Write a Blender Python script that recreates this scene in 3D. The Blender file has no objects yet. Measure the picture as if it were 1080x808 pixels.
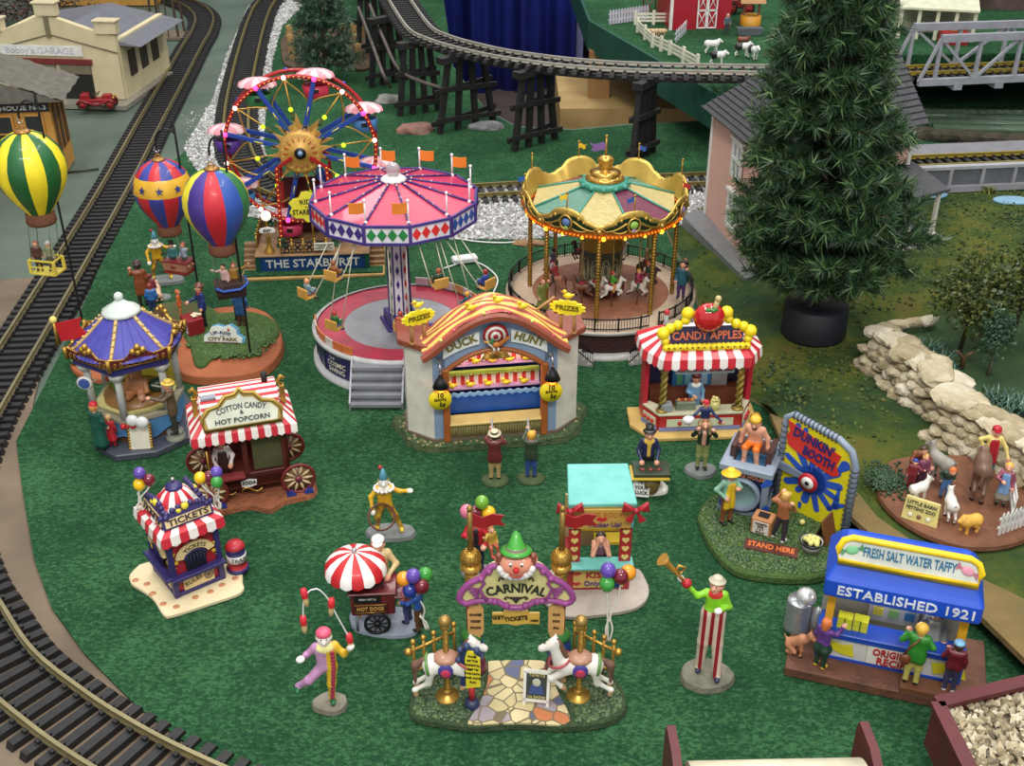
import bpy,math,random
import numpy as np
from mathutils import Vector,Matrix,Euler
random.seed(7);rng=np.random.default_rng(7)
S=bpy.context.scene;COL=S.collection
PI=math.pi;V=Vector
def R(d):return math.radians(d)
CH,FL,PITCH=6.6,1207.0,R(29.9)
SP,CP=math.sin(PITCH),math.cos(PITCH)
def G(px,py,z=0.0):
 u,v=(px-540)/FL,(py-404)/FL
 k=(CH-z)/(SP+v*CP)
 return V((u*k,(CP-v*SP)*k,z))
 # materials
MATS={}
def lin(c):
 return tuple(((x/255)/12.92 if x/255<=.04045 else((x/255+.055)/1.055)**2.4)for x in c)
def M(rgb,rough=.5,metal=0,var=.12,scale=6,bump=0,emit=0,coat=0,name=None,alpha=1,bscale=None,rgb2=None):
 key=(rgb,rough,metal,var,scale,bump,emit,coat,name,alpha,bscale,rgb2)
 if key in MATS:return MATS[key]
 m=bpy.data.materials.new(name or 'paint');m.use_nodes=True
 nt=m.node_tree;bs=nt.nodes['Principled BSDF'];L=nt.links
 c=lin(rgb)
 bs.inputs['Roughness'].default_value=rough;bs.inputs['Metallic'].default_value=metal
 if coat:bs.inputs['Coat Weight'].default_value=coat
 tc=nt.nodes.new('ShaderNodeTexCoord')
 if var or rgb2:
  n=nt.nodes.new('ShaderNodeTexNoise');n.inputs['Scale'].default_value=scale;n.inputs['Detail'].default_value=4
  L.new(tc.outputs['Object'],n.inputs['Vector'])
  r=nt.nodes.new('ShaderNodeValToRGB')
  r.color_ramp.elements[0].position=.3;r.color_ramp.elements[1].position=.7
  if rgb2:a,b=c,lin(rgb2)
  else:a=tuple(x*(1-var)for x in c);b=tuple(min(1,x*(1+var))for x in c)
  r.color_ramp.elements[0].color=(*a,1);r.color_ramp.elements[1].color=(*b,1)
  L.new(n.outputs['Fac'],r.inputs['Fac']);L.new(r.outputs['Color'],bs.inputs['Base Color'])
 else:bs.inputs['Base Color'].default_value=(*c,1)
 if bump:
  n2=nt.nodes.new('ShaderNodeTexNoise');n2.inputs['Scale'].default_value=bscale or scale*4;n2.inputs['Detail'].default_value=5
  L.new(tc.outputs['Object'],n2.inputs['Vector'])
  bp=nt.nodes.new('ShaderNodeBump');bp.inputs['Strength'].default_value=bump;bp.inputs['Distance'].default_value=.03
  L.new(n2.outputs['Fac'],bp.inputs['Height']);L.new(bp.outputs['Normal'],bs.inputs['Normal'])
 if emit:
  bs.inputs['Emission Color'].default_value=(*c,1);bs.inputs['Emission Strength'].default_value=emit
 if alpha<1:
  bs.inputs['Alpha'].default_value=alpha
 MATS[key]=m;return m
def P(r,g,b,rough=.45):return M((r,g,b),rough,coat=.15)
GOLD=M((190,150,70),.35,.75,name='gold paint');BRASS=M((165,145,85),.35,.8,name='brass')
WHITE=P(232,230,225);RED=P(190,35,40);BLACK=P(22,22,24);NAVY=P(38,34,80);SKIN=P(222,160,130);BLUE=P(30,70,165)
YEL=P(240,205,30);CREAM=P(226,214,178);GREY=P(135,138,142);GRN=P(40,110,55);PURP=P(88,50,140);ORG=P(225,125,40);BRN=P(95,60,40);SILV=M((190,192,195),.25,.8)
DRED=P(110,28,30);TEAL=P(60,140,130);IRON=M((28,28,30),.5,.3);TAN=P(205,180,125);PINK=P(228,160,160)
# mesh builder
class MB:
 def __init__(s):s.v=[];s.f=[];s.m=[];s.sm=[];s.T=Matrix.Identity(4);s.st=[]
 def push(s,T):s.st.append(s.T.copy());s.T=s.T@T;return s
 def pop(s):s.T=s.st.pop();return s
 def add(s,vs,fs,mi=0,sm=False):
  b=len(s.v);T=s.T
  s.v.extend(tuple(T@V(p))for p in vs)
  for k,f in enumerate(fs):
   s.f.append(tuple(b+i for i in f));s.m.append(mi[k]if isinstance(mi,(list,tuple))else mi);s.sm.append(sm)
  return s
 def box(s,c,d,mi=0,rz=0,tap=1.0):
  x,y,z=(q/2 for q in d);ca,sa=math.cos(rz),math.sin(rz);vs=[]
  for k in(-1,1):
   t=tap if k==1 else 1
   for(i,j)in((-1,-1),(1,-1),(1,1),(-1,1)):
    a,b=i*x*t,j*y*t;vs.append((c[0]+a*ca-b*sa,c[1]+a*sa+b*ca,c[2]+k*z))
  return s.add(vs,[(3,2,1,0),(4,5,6,7),(0,1,5,4),(1,2,6,5),(2,3,7,6),(3,0,4,7)],mi)
 def tube(s,pts,r,n=8,mi=0,closed=False,sm=True,caps=True):
  pts=[V(p)for p in pts];N=len(pts);rr=r if isinstance(r,(list,tuple))else[r]*N
  vs=[];up=None
  for i,p in enumerate(pts):
   a=pts[i-1]if(i or closed)else p;b=pts[(i+1)%N]if(i<N-1 or closed)else p
   t=(b-a).normalized()if(b-a).length>1e-9 else V((0,0,1))
   if up is None:up=V((0,0,1))if abs(t.z)<.9 else V((1,0,0))
   x=t.cross(up)
   if x.length<1e-6:x=t.cross(V((0,1,0.1)))
   x.normalize();y=x.cross(t).normalized();up=y
   for k in range(n):
    A=2*PI*(k+.5)/n;vs.append(p+x*rr[i]*math.cos(A)+y*rr[i]*math.sin(A))
  fs=[]
  for i in range(N if closed else N-1):
   j=(i+1)%N
   for k in range(n):
    l=(k+1)%n;fs.append((i*n+k,j*n+k,j*n+l,i*n+l))
  s.add(vs,fs,mi,sm)
  if caps and not closed:
   b=len(s.v)-N*n
   s.f.append(tuple(b+k for k in range(n)));s.m.append(mi);s.sm.append(False)
   s.f.append(tuple(b+(N-1)*n+k for k in reversed(range(n))));s.m.append(mi);s.sm.append(False)
  return s
 def cyl(s,a,b,r0,r1=None,n=12,mi=0,sm=True):return s.tube([a,b],[r0,r0 if r1 is None else r1],n,mi,False,sm)
 def lathe(s,prof,n=24,mi=0,sm=True,a0=0,a1=2*PI,sx=1,sy=1,mf=None,rot=0):
  full=abs(a1-a0-2*PI)<1e-6;m=n if full else n+1;vs=[]
  for(r,z)in prof:
   for k in range(m):
    A=rot+a0+(a1-a0)*k/n;vs.append((r*math.cos(A)*sx,r*math.sin(A)*sy,z))
  fs,mis=[],[]
  for i in range(len(prof)-1):
   for k in range(n):
    l=(k+1)%m if full else k+1
    fs.append((i*m+k,i*m+l,(i+1)*m+l,(i+1)*m+k));mis.append(mf(i,k)if mf else mi)
  return s.add(vs,fs,mis,sm)
 def ball(s,c,r,n=12,mi=0,sc=(1,1,1)):
  k=max(4,n//2);vs=[(c[0],c[1],c[2]-r*sc[2])]
  for i in range(1,k):
   a=-PI/2+PI*i/k
   for j in range(n):
    t=2*PI*j/n;vs.append((c[0]+r*math.cos(a)*math.cos(t)*sc[0],c[1]+r*math.cos(a)*math.sin(t)*sc[1],c[2]+r*math.sin(a)*sc[2]))
  vs.append((c[0],c[1],c[2]+r*sc[2]));fs=[]
  for j in range(n):
   l=(j+1)%n;fs.append((0,1+l,1+j))
   for i in range(k-2):fs.append((1+i*n+j,1+i*n+l,1+(i+1)*n+l,1+(i+1)*n+j))
   fs.append((1+(k-2)*n+j,1+(k-2)*n+l,len(vs)-1))
  return s.add(vs,fs,mi,True)
 def prism(s,poly,z0,z1,mi=0,mt=None,tap=1.0,sm=False):
  n=len(poly);cx=sum(p[0]for p in poly)/n;cy=sum(p[1]for p in poly)/n
  vs=[(p[0],p[1],z0)for p in poly]+[(cx+(p[0]-cx)*tap,cy+(p[1]-cy)*tap,z1)for p in poly]
  s.add(vs,[(i,(i+1)%n,n+(i+1)%n,n+i)for i in range(n)],mi,sm)
  b=len(s.v)-2*n;t=mi if mt is None else mt
  s.f.append(tuple(b+i for i in reversed(range(n))));s.m.append(mi);s.sm.append(False)
  s.f.append(tuple(b+n+i for i in range(n)));s.m.append(t);s.sm.append(False);return s
 def wall(s,poly,y0,y1,mi=0,mt=None):
  n=len(poly);vs=[(p[0],y0,p[1])for p in poly]+[(p[0],y1,p[1])for p in poly]
  s.add(vs,[(i,(i+1)%n,n+(i+1)%n,n+i)for i in range(n)],mi if mt is None else mt)
  b=len(s.v)-2*n
  s.f.append(tuple(b+i for i in range(n)));s.m.append(mi);s.sm.append(False)
  s.f.append(tuple(b+n+i for i in reversed(range(n))));s.m.append(mi);s.sm.append(False);return s
 def build(s,name,mats,parent=None,loc=None,rz=0,bevel=0,seg=1):
  me=bpy.data.meshes.new(name)
  me.from_pydata(s.v,[],s.f);mats=mats if isinstance(mats,(list,tuple))else[mats]
  for m in mats:me.materials.append(m)
  me.polygons.foreach_set('material_index',[min(i,len(mats)-1)for i in s.m]);me.polygons.foreach_set('use_smooth',s.sm)
  me.update()
  o=bpy.data.objects.new(name,me);COL.objects.link(o)
  if parent:o.parent=parent
  if loc is not None:o.location=loc
  o.rotation_euler.z=rz
  if bevel:
   b=o.modifiers.new('b','BEVEL');b.width=bevel;b.segments=seg;b.limit_method='ANGLE';b.angle_limit=R(40)
  return o
def T3(x=0,y=0,z=0):return Matrix.Translation((x,y,z))
def RZ(d):return Matrix.Rotation(R(d),4,'Z')
def RX(d):return Matrix.Rotation(R(d),4,'X')
def RY(d):return Matrix.Rotation(R(d),4,'Y')
def tag(o,label,cat,group=None,kind=None):
 o['label']=label;o['category']=cat
 if group:o['group']=group
 if kind:o['kind']=kind
 return o
def thing(name,label,cat,loc=(0,0,0),rz=0,group=None):
 o=bpy.data.objects.new(name,None);COL.objects.link(o);o.empty_display_size=.05
 o.location=loc;o.rotation_euler.z=R(rz);return tag(o,label,cat,group)
def struct(o,label=None):
 o['kind']='structure'
 if label:o['label']=label
 return o
def inst(src,parent,loc=(0,0,0),rot=(0,0,0),sc=None):
 o=src.copy();COL.objects.link(o);o.parent=parent;o.location=loc;o.rotation_euler=rot
 if sc:o.scale=sc
 return o
def kids(o):return[c for c in bpy.data.objects if c.parent==o]
def copy_tree(o,parent=None):
 c=o.copy();COL.objects.link(c);c.parent=parent
 for ch in kids(o):
  if ch!=c:copy_tree(ch,c)
 return c
def one(name,mb,mats,parent=None,**k):return mb.build(name,mats,parent,**k)
def bx(name,c,d,mat,parent=None,rz=0,bevel=0):return MB().box(c,d,0,rz).build(name,mat,parent,bevel=bevel)
def front(p0,p1,z=0):
 a,b=G(*p0,z),G(*p1,z);d=b-a
 return(a+b)/2,math.degrees(math.atan2(d.y,d.x)),d.length
 # lettering
FLAT=RX(90)
def text(s,size,mat,parent,T,warp=None,name='lettering',off=.0,ext=.004,align='CENTER',width=None,sx=1):
 c=bpy.data.curves.new('t','FONT');c.body=s;c.size=size;c.align_x=align;c.align_y='CENTER'
 c.offset=off*size;c.extrude=0 if warp else ext;c.resolution_u=2
 o=bpy.data.objects.new('t',c);COL.objects.link(o)
 bpy.context.view_layer.update()
 me=bpy.data.meshes.new_from_object(o.evaluated_get(bpy.context.evaluated_depsgraph_get()))
 bpy.data.objects.remove(o);bpy.data.curves.remove(c)
 xs=[v.co.x for v in me.vertices];w=max(xs)-min(xs);k=(width/w)if width else sx
 for v in me.vertices:
  v.co.x*=k
  if warp:v.co=V(warp(v.co.x,v.co.y))
  v.co=T@v.co
 me.materials.clear();me.materials.append(mat)
 ob=bpy.data.objects.new(name,me);COL.objects.link(ob);ob.parent=parent;return ob
def arc_warp(r,z=0):
 return lambda x,y:((r+y)*math.sin(x/r),(r+y)*math.cos(x/r)-r,z)
def cyl_warp(r):
 return lambda x,y:(r*math.sin(x/r),y,r*math.cos(x/r)-r)
 # implicit bodies
def sdf_mesh(prims,cell,k,name,mats,parent=None,loc=None,rz=0):
 A=np.array([p[0]for p in prims],float);Bp=np.array([p[1]for p in prims],float)
 ra=np.array([p[2]for p in prims],float);rb=np.array([p[3]for p in prims],float);mi=np.array([p[4]for p in prims])
 rm=np.maximum(ra,rb)[:,None]
 lo=np.minimum(A-rm,Bp-rm).min(0)-3*cell;hi=np.maximum(A+rm,Bp+rm).max(0)+3*cell
 n=np.ceil((hi-lo)/cell).astype(int)+1
 ax=[lo[i]+cell*np.arange(n[i])for i in range(3)]
 acc=np.full(n,1e-30)
 for a,b,r0,r1 in zip(A,Bp,ra,rb):
  m=max(r0,r1)+8*k+2*cell;l=np.minimum(a,b)-m;h=np.maximum(a,b)+m
  i0=np.clip(((l-lo)/cell).astype(int),0,n-1);i1=np.clip(((h-lo)/cell).astype(int)+2,1,n)
  sl=tuple(slice(i0[q],i1[q])for q in range(3))
  X=ax[0][sl[0]][:,None,None];Y=ax[1][sl[1]][None,:,None];Z=ax[2][sl[2]][None,None,:]
  ba=b-a;bb=ba@ba+1e-12
  t=np.clip(((X-a[0])*ba[0]+(Y-a[1])*ba[1]+(Z-a[2])*ba[2])/bb,0,1)
  d=np.sqrt((X-a[0]-t*ba[0])**2+(Y-a[1]-t*ba[1])**2+(Z-a[2]-t*ba[2])**2)-(r0+(r1-r0)*t)
  acc[sl]+=np.exp(np.clip(-d/k,-60,60))
 F=-k*np.log(acc)
 ins=F<0
 c=ins[:-1,:-1,:-1];cells=np.zeros(c.shape,int)
 cor=[(i,j,l)for i in(0,1)for j in(0,1)for l in(0,1)]
 def sub(arr,o):return arr[o[0]:arr.shape[0]-1+o[0],o[1]:arr.shape[1]-1+o[1],o[2]:arr.shape[2]-1+o[2]]
 for o in cor:cells+=sub(ins,o)
 act=(cells>0)&(cells<8);idx=np.argwhere(act)
 vid=np.full(c.shape,-1,int);vid[act]=np.arange(len(idx))
 ps=np.zeros((len(idx),3));cnt=np.zeros(len(idx))
 for o in cor:
  for axs in range(3):
   if o[axs]:continue
   p=list(o);p[axs]=1
   f0=F[idx[:,0]+o[0],idx[:,1]+o[1],idx[:,2]+o[2]];f1=F[idx[:,0]+p[0],idx[:,1]+p[1],idx[:,2]+p[2]]
   s=(f0<0)!=(f1<0);t=np.where(s,f0/(np.where(s,f0-f1,1)),0)
   pt=np.array(o,float)[None,:]+t[:,None]*(np.array(p)-np.array(o))[None,:]
   ps[s]+=pt[s];cnt[s]+=1
 pos=(idx+ps/cnt[:,None])*cell+lo
 faces=[]
 for axs in range(3):
  o=[0,0,0];o[axs]=1
  s0=ins;s1=np.roll(ins,-1,axs)
  E=np.argwhere(s0!=s1)
  b,cc=[q for q in range(3)if q!=axs]
  ok=(E[:,b]>0)&(E[:,cc]>0)&(E[:,axs]<n[axs]-1)&(E[:,b]<n[b]-1)&(E[:,cc]<n[cc]-1);E=E[ok]
  def at(db,dc):
   q=E.copy();q[:,b]+=db;q[:,cc]+=dc;return vid[q[:,0],q[:,1],q[:,2]]
  q=np.stack([at(-1,-1),at(0,-1),at(0,0),at(-1,0)],1)
  inner=s0[E[:,0],E[:,1],E[:,2]]
  if axs==1:inner=~inner
  q=np.where(inner[:,None],q,q[:,::-1]);faces.append(q)
 fc=np.concatenate(faces);fc=fc[(fc>=0).all(1)]
 cen=pos[fc].mean(1);best=np.full(len(cen),1e9);fm=np.zeros(len(cen),int)
 for a,b,r0,r1,m in zip(A,Bp,ra,rb,mi):
  ba=b-a;bb=ba@ba+1e-12;t=np.clip(((cen-a)@ba)/bb,0,1)
  d=np.linalg.norm(cen-a-t[:,None]*ba,axis=1)-(r0+(r1-r0)*t);u=d<best;best[u]=d[u];fm[u]=m
 me=bpy.data.meshes.new(name);me.from_pydata(pos.tolist(),[],fc.tolist())
 for m in mats:me.materials.append(m)
 me.polygons.foreach_set('material_index',fm.tolist());me.polygons.foreach_set('use_smooth',[True]*len(fc));me.update()
 ob=bpy.data.objects.new(name,me);COL.objects.link(ob)
 if parent:ob.parent=parent
 if loc is not None:ob.location=loc
 ob.rotation_euler.z=rz
 return ob
EYE=M((20,18,20),.3,var=0);LIP=M((165,50,50),.5,var=0)
def person(label,loc,face=0,h=.6,top=RED,pants=NAVY,shoe=BLACK,skin=SKIN,sleeve=None,hair=BRN,hat=None,hatc=BLACK,ra=None,la=None,rl=None,ll=None,pel=None,che=None,head=None,coat=0,skirt=0,look=0,hairlen=0,glove=None,res=85,group=None,parent=None,cat='person',band=None,apron=None,wide=1.0,beard=None,scarf=None,nod=0,vest=None,limbs=None,lw=1.0):
 pel=V(pel or(0,0,.50));che=V(che or(pel+V((0,0,.215))))
 up=(che-pel).normalized();hd=V(head or(che+up*.185+V((0,-.012,0))));nk=che+up*.09
 sh={1:che+V((.1*wide,0,.06)),-1:che+V((-.1*wide,0,.06))}
 arm={1:la or((.145*wide,.01,.63),(.15*wide,-.05,.50)),-1:ra or((-.145*wide,.01,.63),(-.15*wide,-.05,.50))}
 leg={1:ll or((.06,-.01,.27),(.065,.005,.045)),-1:rl or((-.06,-.01,.27),(-.065,.005,.045))}
 ms=[skin,top,sleeve or top,pants,shoe,glove or skin,apron or top,band or top,scarf or top,vest or top]
 ix={}
 for q_,m_ in(limbs or{}).items():ix[q_]=len(ms);ms.append(m_)
 p=[]
 a=lambda A,B_,r0,r1,m:p.append((tuple(V(A)*h),tuple(V(B_)*h),r0*h,r1*h,m))
 for s in(1,-1):
  w=V((s*.045*wide,0,0));a(che+w+V((0,0,.02)),pel+w*.9+V((0,0,.03)),.068*wide,.064*wide,ix.get('lt',1)if s>0 else 1)
  a(sh[s]*.94+che*.06,che+V((0,0,.03)),.042,.06,2 if sleeve else 1)
  el,wr=V(arm[s][0]),V(arm[s][1]);sm_=ix.get('la' if s>0 else 'ra',2);lm_=ix.get('ll' if s>0 else 'rl',3);a(sh[s],el,.042,.033,sm_);a(el,wr,.033,.026,sm_)
  d=(wr-el).normalized();hn=wr+d*.035;a(wr,hn,.022,.024,5)
  if res>=80:
   side=d.cross(V((0,0,1)));side=side.normalized()if side.length>.1 else V((0,1,0))
   for q in range(4):
    o=side*(q-1.5)*.0135;L_=(.030,.036,.034,.026)[q];k1=hn+o+d*L_*.6
    a(hn+o*.8,k1,.0085,.0078,5);a(k1,k1+d*L_*.4+V((0,0,-.010)),.0078,.007,5)
   a(wr+d*.012,wr+d*.035+side*-.034,.010,.008,5)
  hp=pel+V((s*.052,0,-.01));kn,an=V(leg[s][0]),V(leg[s][1]);a(hp,kn,.062*lw,.046*lw,lm_);a(kn,an,.045*lw,.033*lw,ix.get('shin',lm_))
  f=(kn-an);fd=V((0,-1,0))if abs(f.z)>abs(f.y)*.5 else V((0,0,1)).lerp(V((0,-1,0)),.3)
  a(an+V((0,.012,-.012)),an+fd*.075+V((s*.008,0,-.018)),.03,.027,4)
 a(nk-up*.02,hd,.034,.034,0)
 RH=Matrix.Rotation(R(look),3,'Z')@Matrix.Rotation(R(nod),3,'X')
 H=lambda x,y,z:hd+RH@V((x,y,z))
 a(H(0,.008,.022),H(0,-.004,.0),.07,.066,0);a(H(0,-.012,-.02),H(0,-.022,-.048),.055,.036,0)
 a(H(0,-.072,.004),H(0,-.085,-.012),.009,.014,0)
 a(H(.07,.005,.0),H(.072,.01,.01),.016,.014,0);a(H(-.07,.005,.0),H(-.072,.01,.01),.016,.014,0)
 if coat:
  for s in(1,-1):a(pel+V((s*.04,0,.05)),pel+V((s*.05,0,.05-coat)),.07*wide,.078*wide,1)
 if skirt:
  for s in(1,-1):
   for y in(-.03,.03):a(pel+V((s*.02,0,.02)),pel+V((s*.06,y,-skirt)),.06,.085,3)
 if apron:
  for s in(1,-1):a(che+V((s*.035,-.05,.02)),pel+V((s*.045,-.055,-.16)),.035,.05,6)
 if scarf:a(nk+V((-.03,-.03,-.02)),nk+V((.03,-.03,-.02)),.045,.045,8)
 if vest:a(che+V((0,-.05,.03)),pel+V((0,-.045,.04)),.035,.035,9)
 t=parent or thing('person',label,cat,loc,face,group)
 body=sdf_mesh(p,h/res,.011*h,'body',ms,t)
 def hp2(x,y,z):return tuple(H(x,y,z)*h)
 if hair is not None:
  q=[(hp2(0,.02,.035),hp2(0,.022,.03),.073*h,.073*h,0),(hp2(0,.03,.0),hp2(0,.035,-.02-hairlen*.3),.066*h,.058*h,0)]
  for s in(1,-1):q.append((hp2(s*.052,.01,.03),hp2(s*.06,.015,-.01-hairlen*.4),.03*h,.022*h,0))
  if hairlen:q.append((hp2(0,.04,-.02),hp2(0,.05,-.04-hairlen),.06*h,.05*h,0))
  sdf_mesh(q,h/60,.008*h,'hair',[hair],t)
 if beard:MB().ball(hp2(0,-.045,-.05),.04*h,10,0,(1,.8,1.1)).build('beard',beard,t)
 if res>=80:
  for s in(1,-1):MB().ball(hp2(s*.026,-.060,.022),.0105*h,6).build('eye',EYE,t)
  MB().ball(hp2(0,-.056,-.034),.014*h,8,0,(1.5,.7,.6)).build('mouth',LIP,t)
 if hat:
  b=MB();Tm=Matrix.Translation(V(hp2(0,.01,.06)))@RH.to_4x4()@Matrix.Scale(h,4)@RX(-6 if hat!='cap' else 0)
  b.push(Tm)
  if hat=='fedora':b.lathe([(0,.06),(.045,.06),(.066,.045),(.07,.012),(.115,.0),(.118,-.008),(.06,-.01)],18,mf=lambda i,k:1 if i==2 else 0)
  if hat=='top':b.lathe([(0,.11),(.07,.112),(.066,.03),(.067,.01),(.11,.006),(.112,-.004),(.06,-.008)],18,mf=lambda i,k:1 if i==2 else 0)
  if hat=='bowler':b.lathe([(0,.075),(.04,.07),(.066,.045),(.072,.01),(.1,.008),(.1,0),(.06,-.008)],18)
  if hat=='cone':b.lathe([(0,.17),(.02,.155),(.075,.0),(.06,-.01)],16)
  if hat=='bun':b.lathe([(0,.05),(.05,.045),(.08,.015),(.078,-.02),(.07,-.03)],16)
  if hat=='cap':
   b.lathe([(0,.055),(.045,.048),(.075,.02),(.079,-.012),(.07,-.02)],16);b.prism([(.06*math.cos(u),-.05-.075*math.sin(u))for u in[R(x)for x in range(0,181,20)]],-.02,-.008)
  if hat=='wide':b.lathe([(0,.055),(.05,.05),(.072,.02),(.078,.0),(.15,-.03),(.152,-.036),(.07,-.01)],20,mf=lambda i,k:1 if i==2 else 0)
  b.pop();b.build('hat',[hatc,band or hatc],t)
 return t
def beast(kind,label,loc,face=0,s=1.0,coat=WHITE,mane=None,spots=None,hoof=BLACK,cat=None,group=None,parent=None,name=None,pose='stand',res=None,nod=0,collar=None):
 D={'horse':dict(L=.62,bz=.78,br=.17,nk=.46,hl=.24,hr=.085,nf=.22,lr=.05,tail=.45,ear=.06),'cow':dict(L=.75,bz=.72,br=.23,nk=.18,hl=.26,hr=.095,lr=.05,tail=.45,ear=.07),'pig':dict(L=.75,bz=.62,br=.30,nk=.06,hl=.22,hr=.15,lr=.08,tail=.12,ear=.12),'dog':dict(L=.55,bz=.66,br=.16,nk=.22,hl=.22,hr=.09,lr=.05,tail=.3,ear=.1),'goat':dict(L=.6,bz=.66,br=.19,nk=.3,hl=.2,hr=.085,lr=.05,tail=.15,ear=.14)}[kind]
 g=lambda*q:V(q)*s
 p=[];a=lambda A,B_,r0,r1,m=0:p.append((tuple(A),tuple(B_),r0*s,r1*s,m))
 L,bz,br=D['L'],D['bz'],D['br']
 sit=pose=='sit'
 rz=bz-.32 if sit else bz
 F,B2=g(0,-L/2+.1,bz),g(0,L/2-.08,rz)
 a(F,g(0,0,(bz+rz)/2-.02),br*1.05,br*.93);a(g(0,0,(bz+rz)/2-.02),B2,br*.93,br,1 if spots else 0)
 nb=g(0,-L/2-.02,bz+br*.3);hd=g(0,-L/2-.02-D['nk']*D.get('nf',.45),bz+br*.3+D['nk']*(.85-nod));mz=hd+g(0,-D['hl']*.85,-D['hl']*.45)
 a(nb,hd,br*.72,D['hr']*1.0);a(hd,mz,D['hr']*1.05,D['hr']*.72)
 if kind=='pig':a(mz,mz+g(0,-.05,0),.085,.075)
 for sg in(1,-1):
  a(hd+g(sg*D['hr']*.7,.02,D['hr']*.7),hd+g(sg*(D['hr']*.7+D['ear']*.5),.03,D['hr']*.7+D['ear']),.03,.012)
  if pose=='leap':
   a(F+g(sg*.09,-.02,-.08),g(sg*.09,-L/2-.16,bz-.24),.07,.05);a(g(sg*.09,-L/2-.16,bz-.24),g(sg*.09,-L/2+.02,bz-.42),.045,.035);a(g(sg*.09,-L/2+.02,bz-.42),g(sg*.09,-L/2+.06,bz-.46),.04,.045,2)
   a(B2+g(sg*.09,.02,-.06),g(sg*.09,L/2-.02,bz-.34),.09,.055);a(g(sg*.09,L/2-.02,bz-.34),g(sg*.09,L/2+.22,bz-.50),.045,.035);a(g(sg*.09,L/2+.22,bz-.50),g(sg*.09,L/2+.2,bz-.60),.035,.045,2)
   continue
  x=sg*br*.55;o=.04*sg
  f0,f1,f2=g(x,-L/2+.12,bz-.08),g(x,-L/2+.09+o,bz*.45),g(x,-L/2+.11+o,.05)
  a(f0,f1,D['lr']*1.7,D['lr']);a(f1,f2,D['lr'],D['lr']*.8);a(f2,f2+g(0,-.02,-.02),D['lr']*.95,D['lr'],2)
  if sit:a(B2+g(x,0,-.05),g(x*1.4,L/2-.3,.14),.12,.07);a(g(x*1.4,L/2-.3,.14),g(x*1.4,L/2-.06,.06),.06,.05);a(g(x*1.4,L/2-.06,.05),g(x*1.4,L/2-.22,.04),.045,.04)
  else:
   h0,h1,h2,h3=g(x,L/2-.1,bz-.06),g(x,L/2-.14-o,bz*.6),g(x,L/2+.02-o,bz*.36),g(x,L/2-.03-o,.05)
   a(h0,h1,D['lr']*2.1,D['lr']*1.3,1 if spots else 0);a(h1,h2,D['lr']*1.2,D['lr']*.85);a(h2,h3,D['lr']*.85,D['lr']*.75);a(h3,h3+g(0,-.02,-.02),D['lr']*.95,D['lr'],2)
 tl=B2+g(0,br*.8,br*.5);te=tl+g(0,.12,-D['tail'])
 if kind in('dog','goat'):te=tl+g(0,.1,.12)
 if not(mane and kind=='horse'):a(tl,te,.03,.02)
 t=parent or thing(name or{'goat':'goat'}.get(kind,kind),label,cat or kind,loc,face,group)
 r_=res or 34
 sdf_mesh(p,s/r_,.02*s,'body',[coat,spots or coat,hoof],t)
 if mane and kind=='horse':
  q=[]
  for k in range(7):
   c=nb.lerp(hd,k/6)+g(0,.11-.06*k/6,.06);q.append((tuple(c),tuple(c+g(.03,.04,-.08)),.05*s,.03*s,0))
  sdf_mesh(q,s/30,.02*s,'mane',[mane],t)
  q=[(tuple(tl),tuple(tl+g(0,.14,-.12)),.05*s,.07*s,0),(tuple(tl+g(0,.14,-.12)),tuple(tl+g(0,.16,-.5)),.07*s,.03*s,0)]
  sdf_mesh(q,s/30,.02*s,'tail',[mane],t)
 if collar:MB().push(Matrix.Translation(nb.lerp(hd,.45))@RX(55)).lathe([(br*.72*s,-.02*s),(br*.80*s,0),(br*.72*s,.03*s)],14).pop().build('collar',collar,t)
 return t
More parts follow.
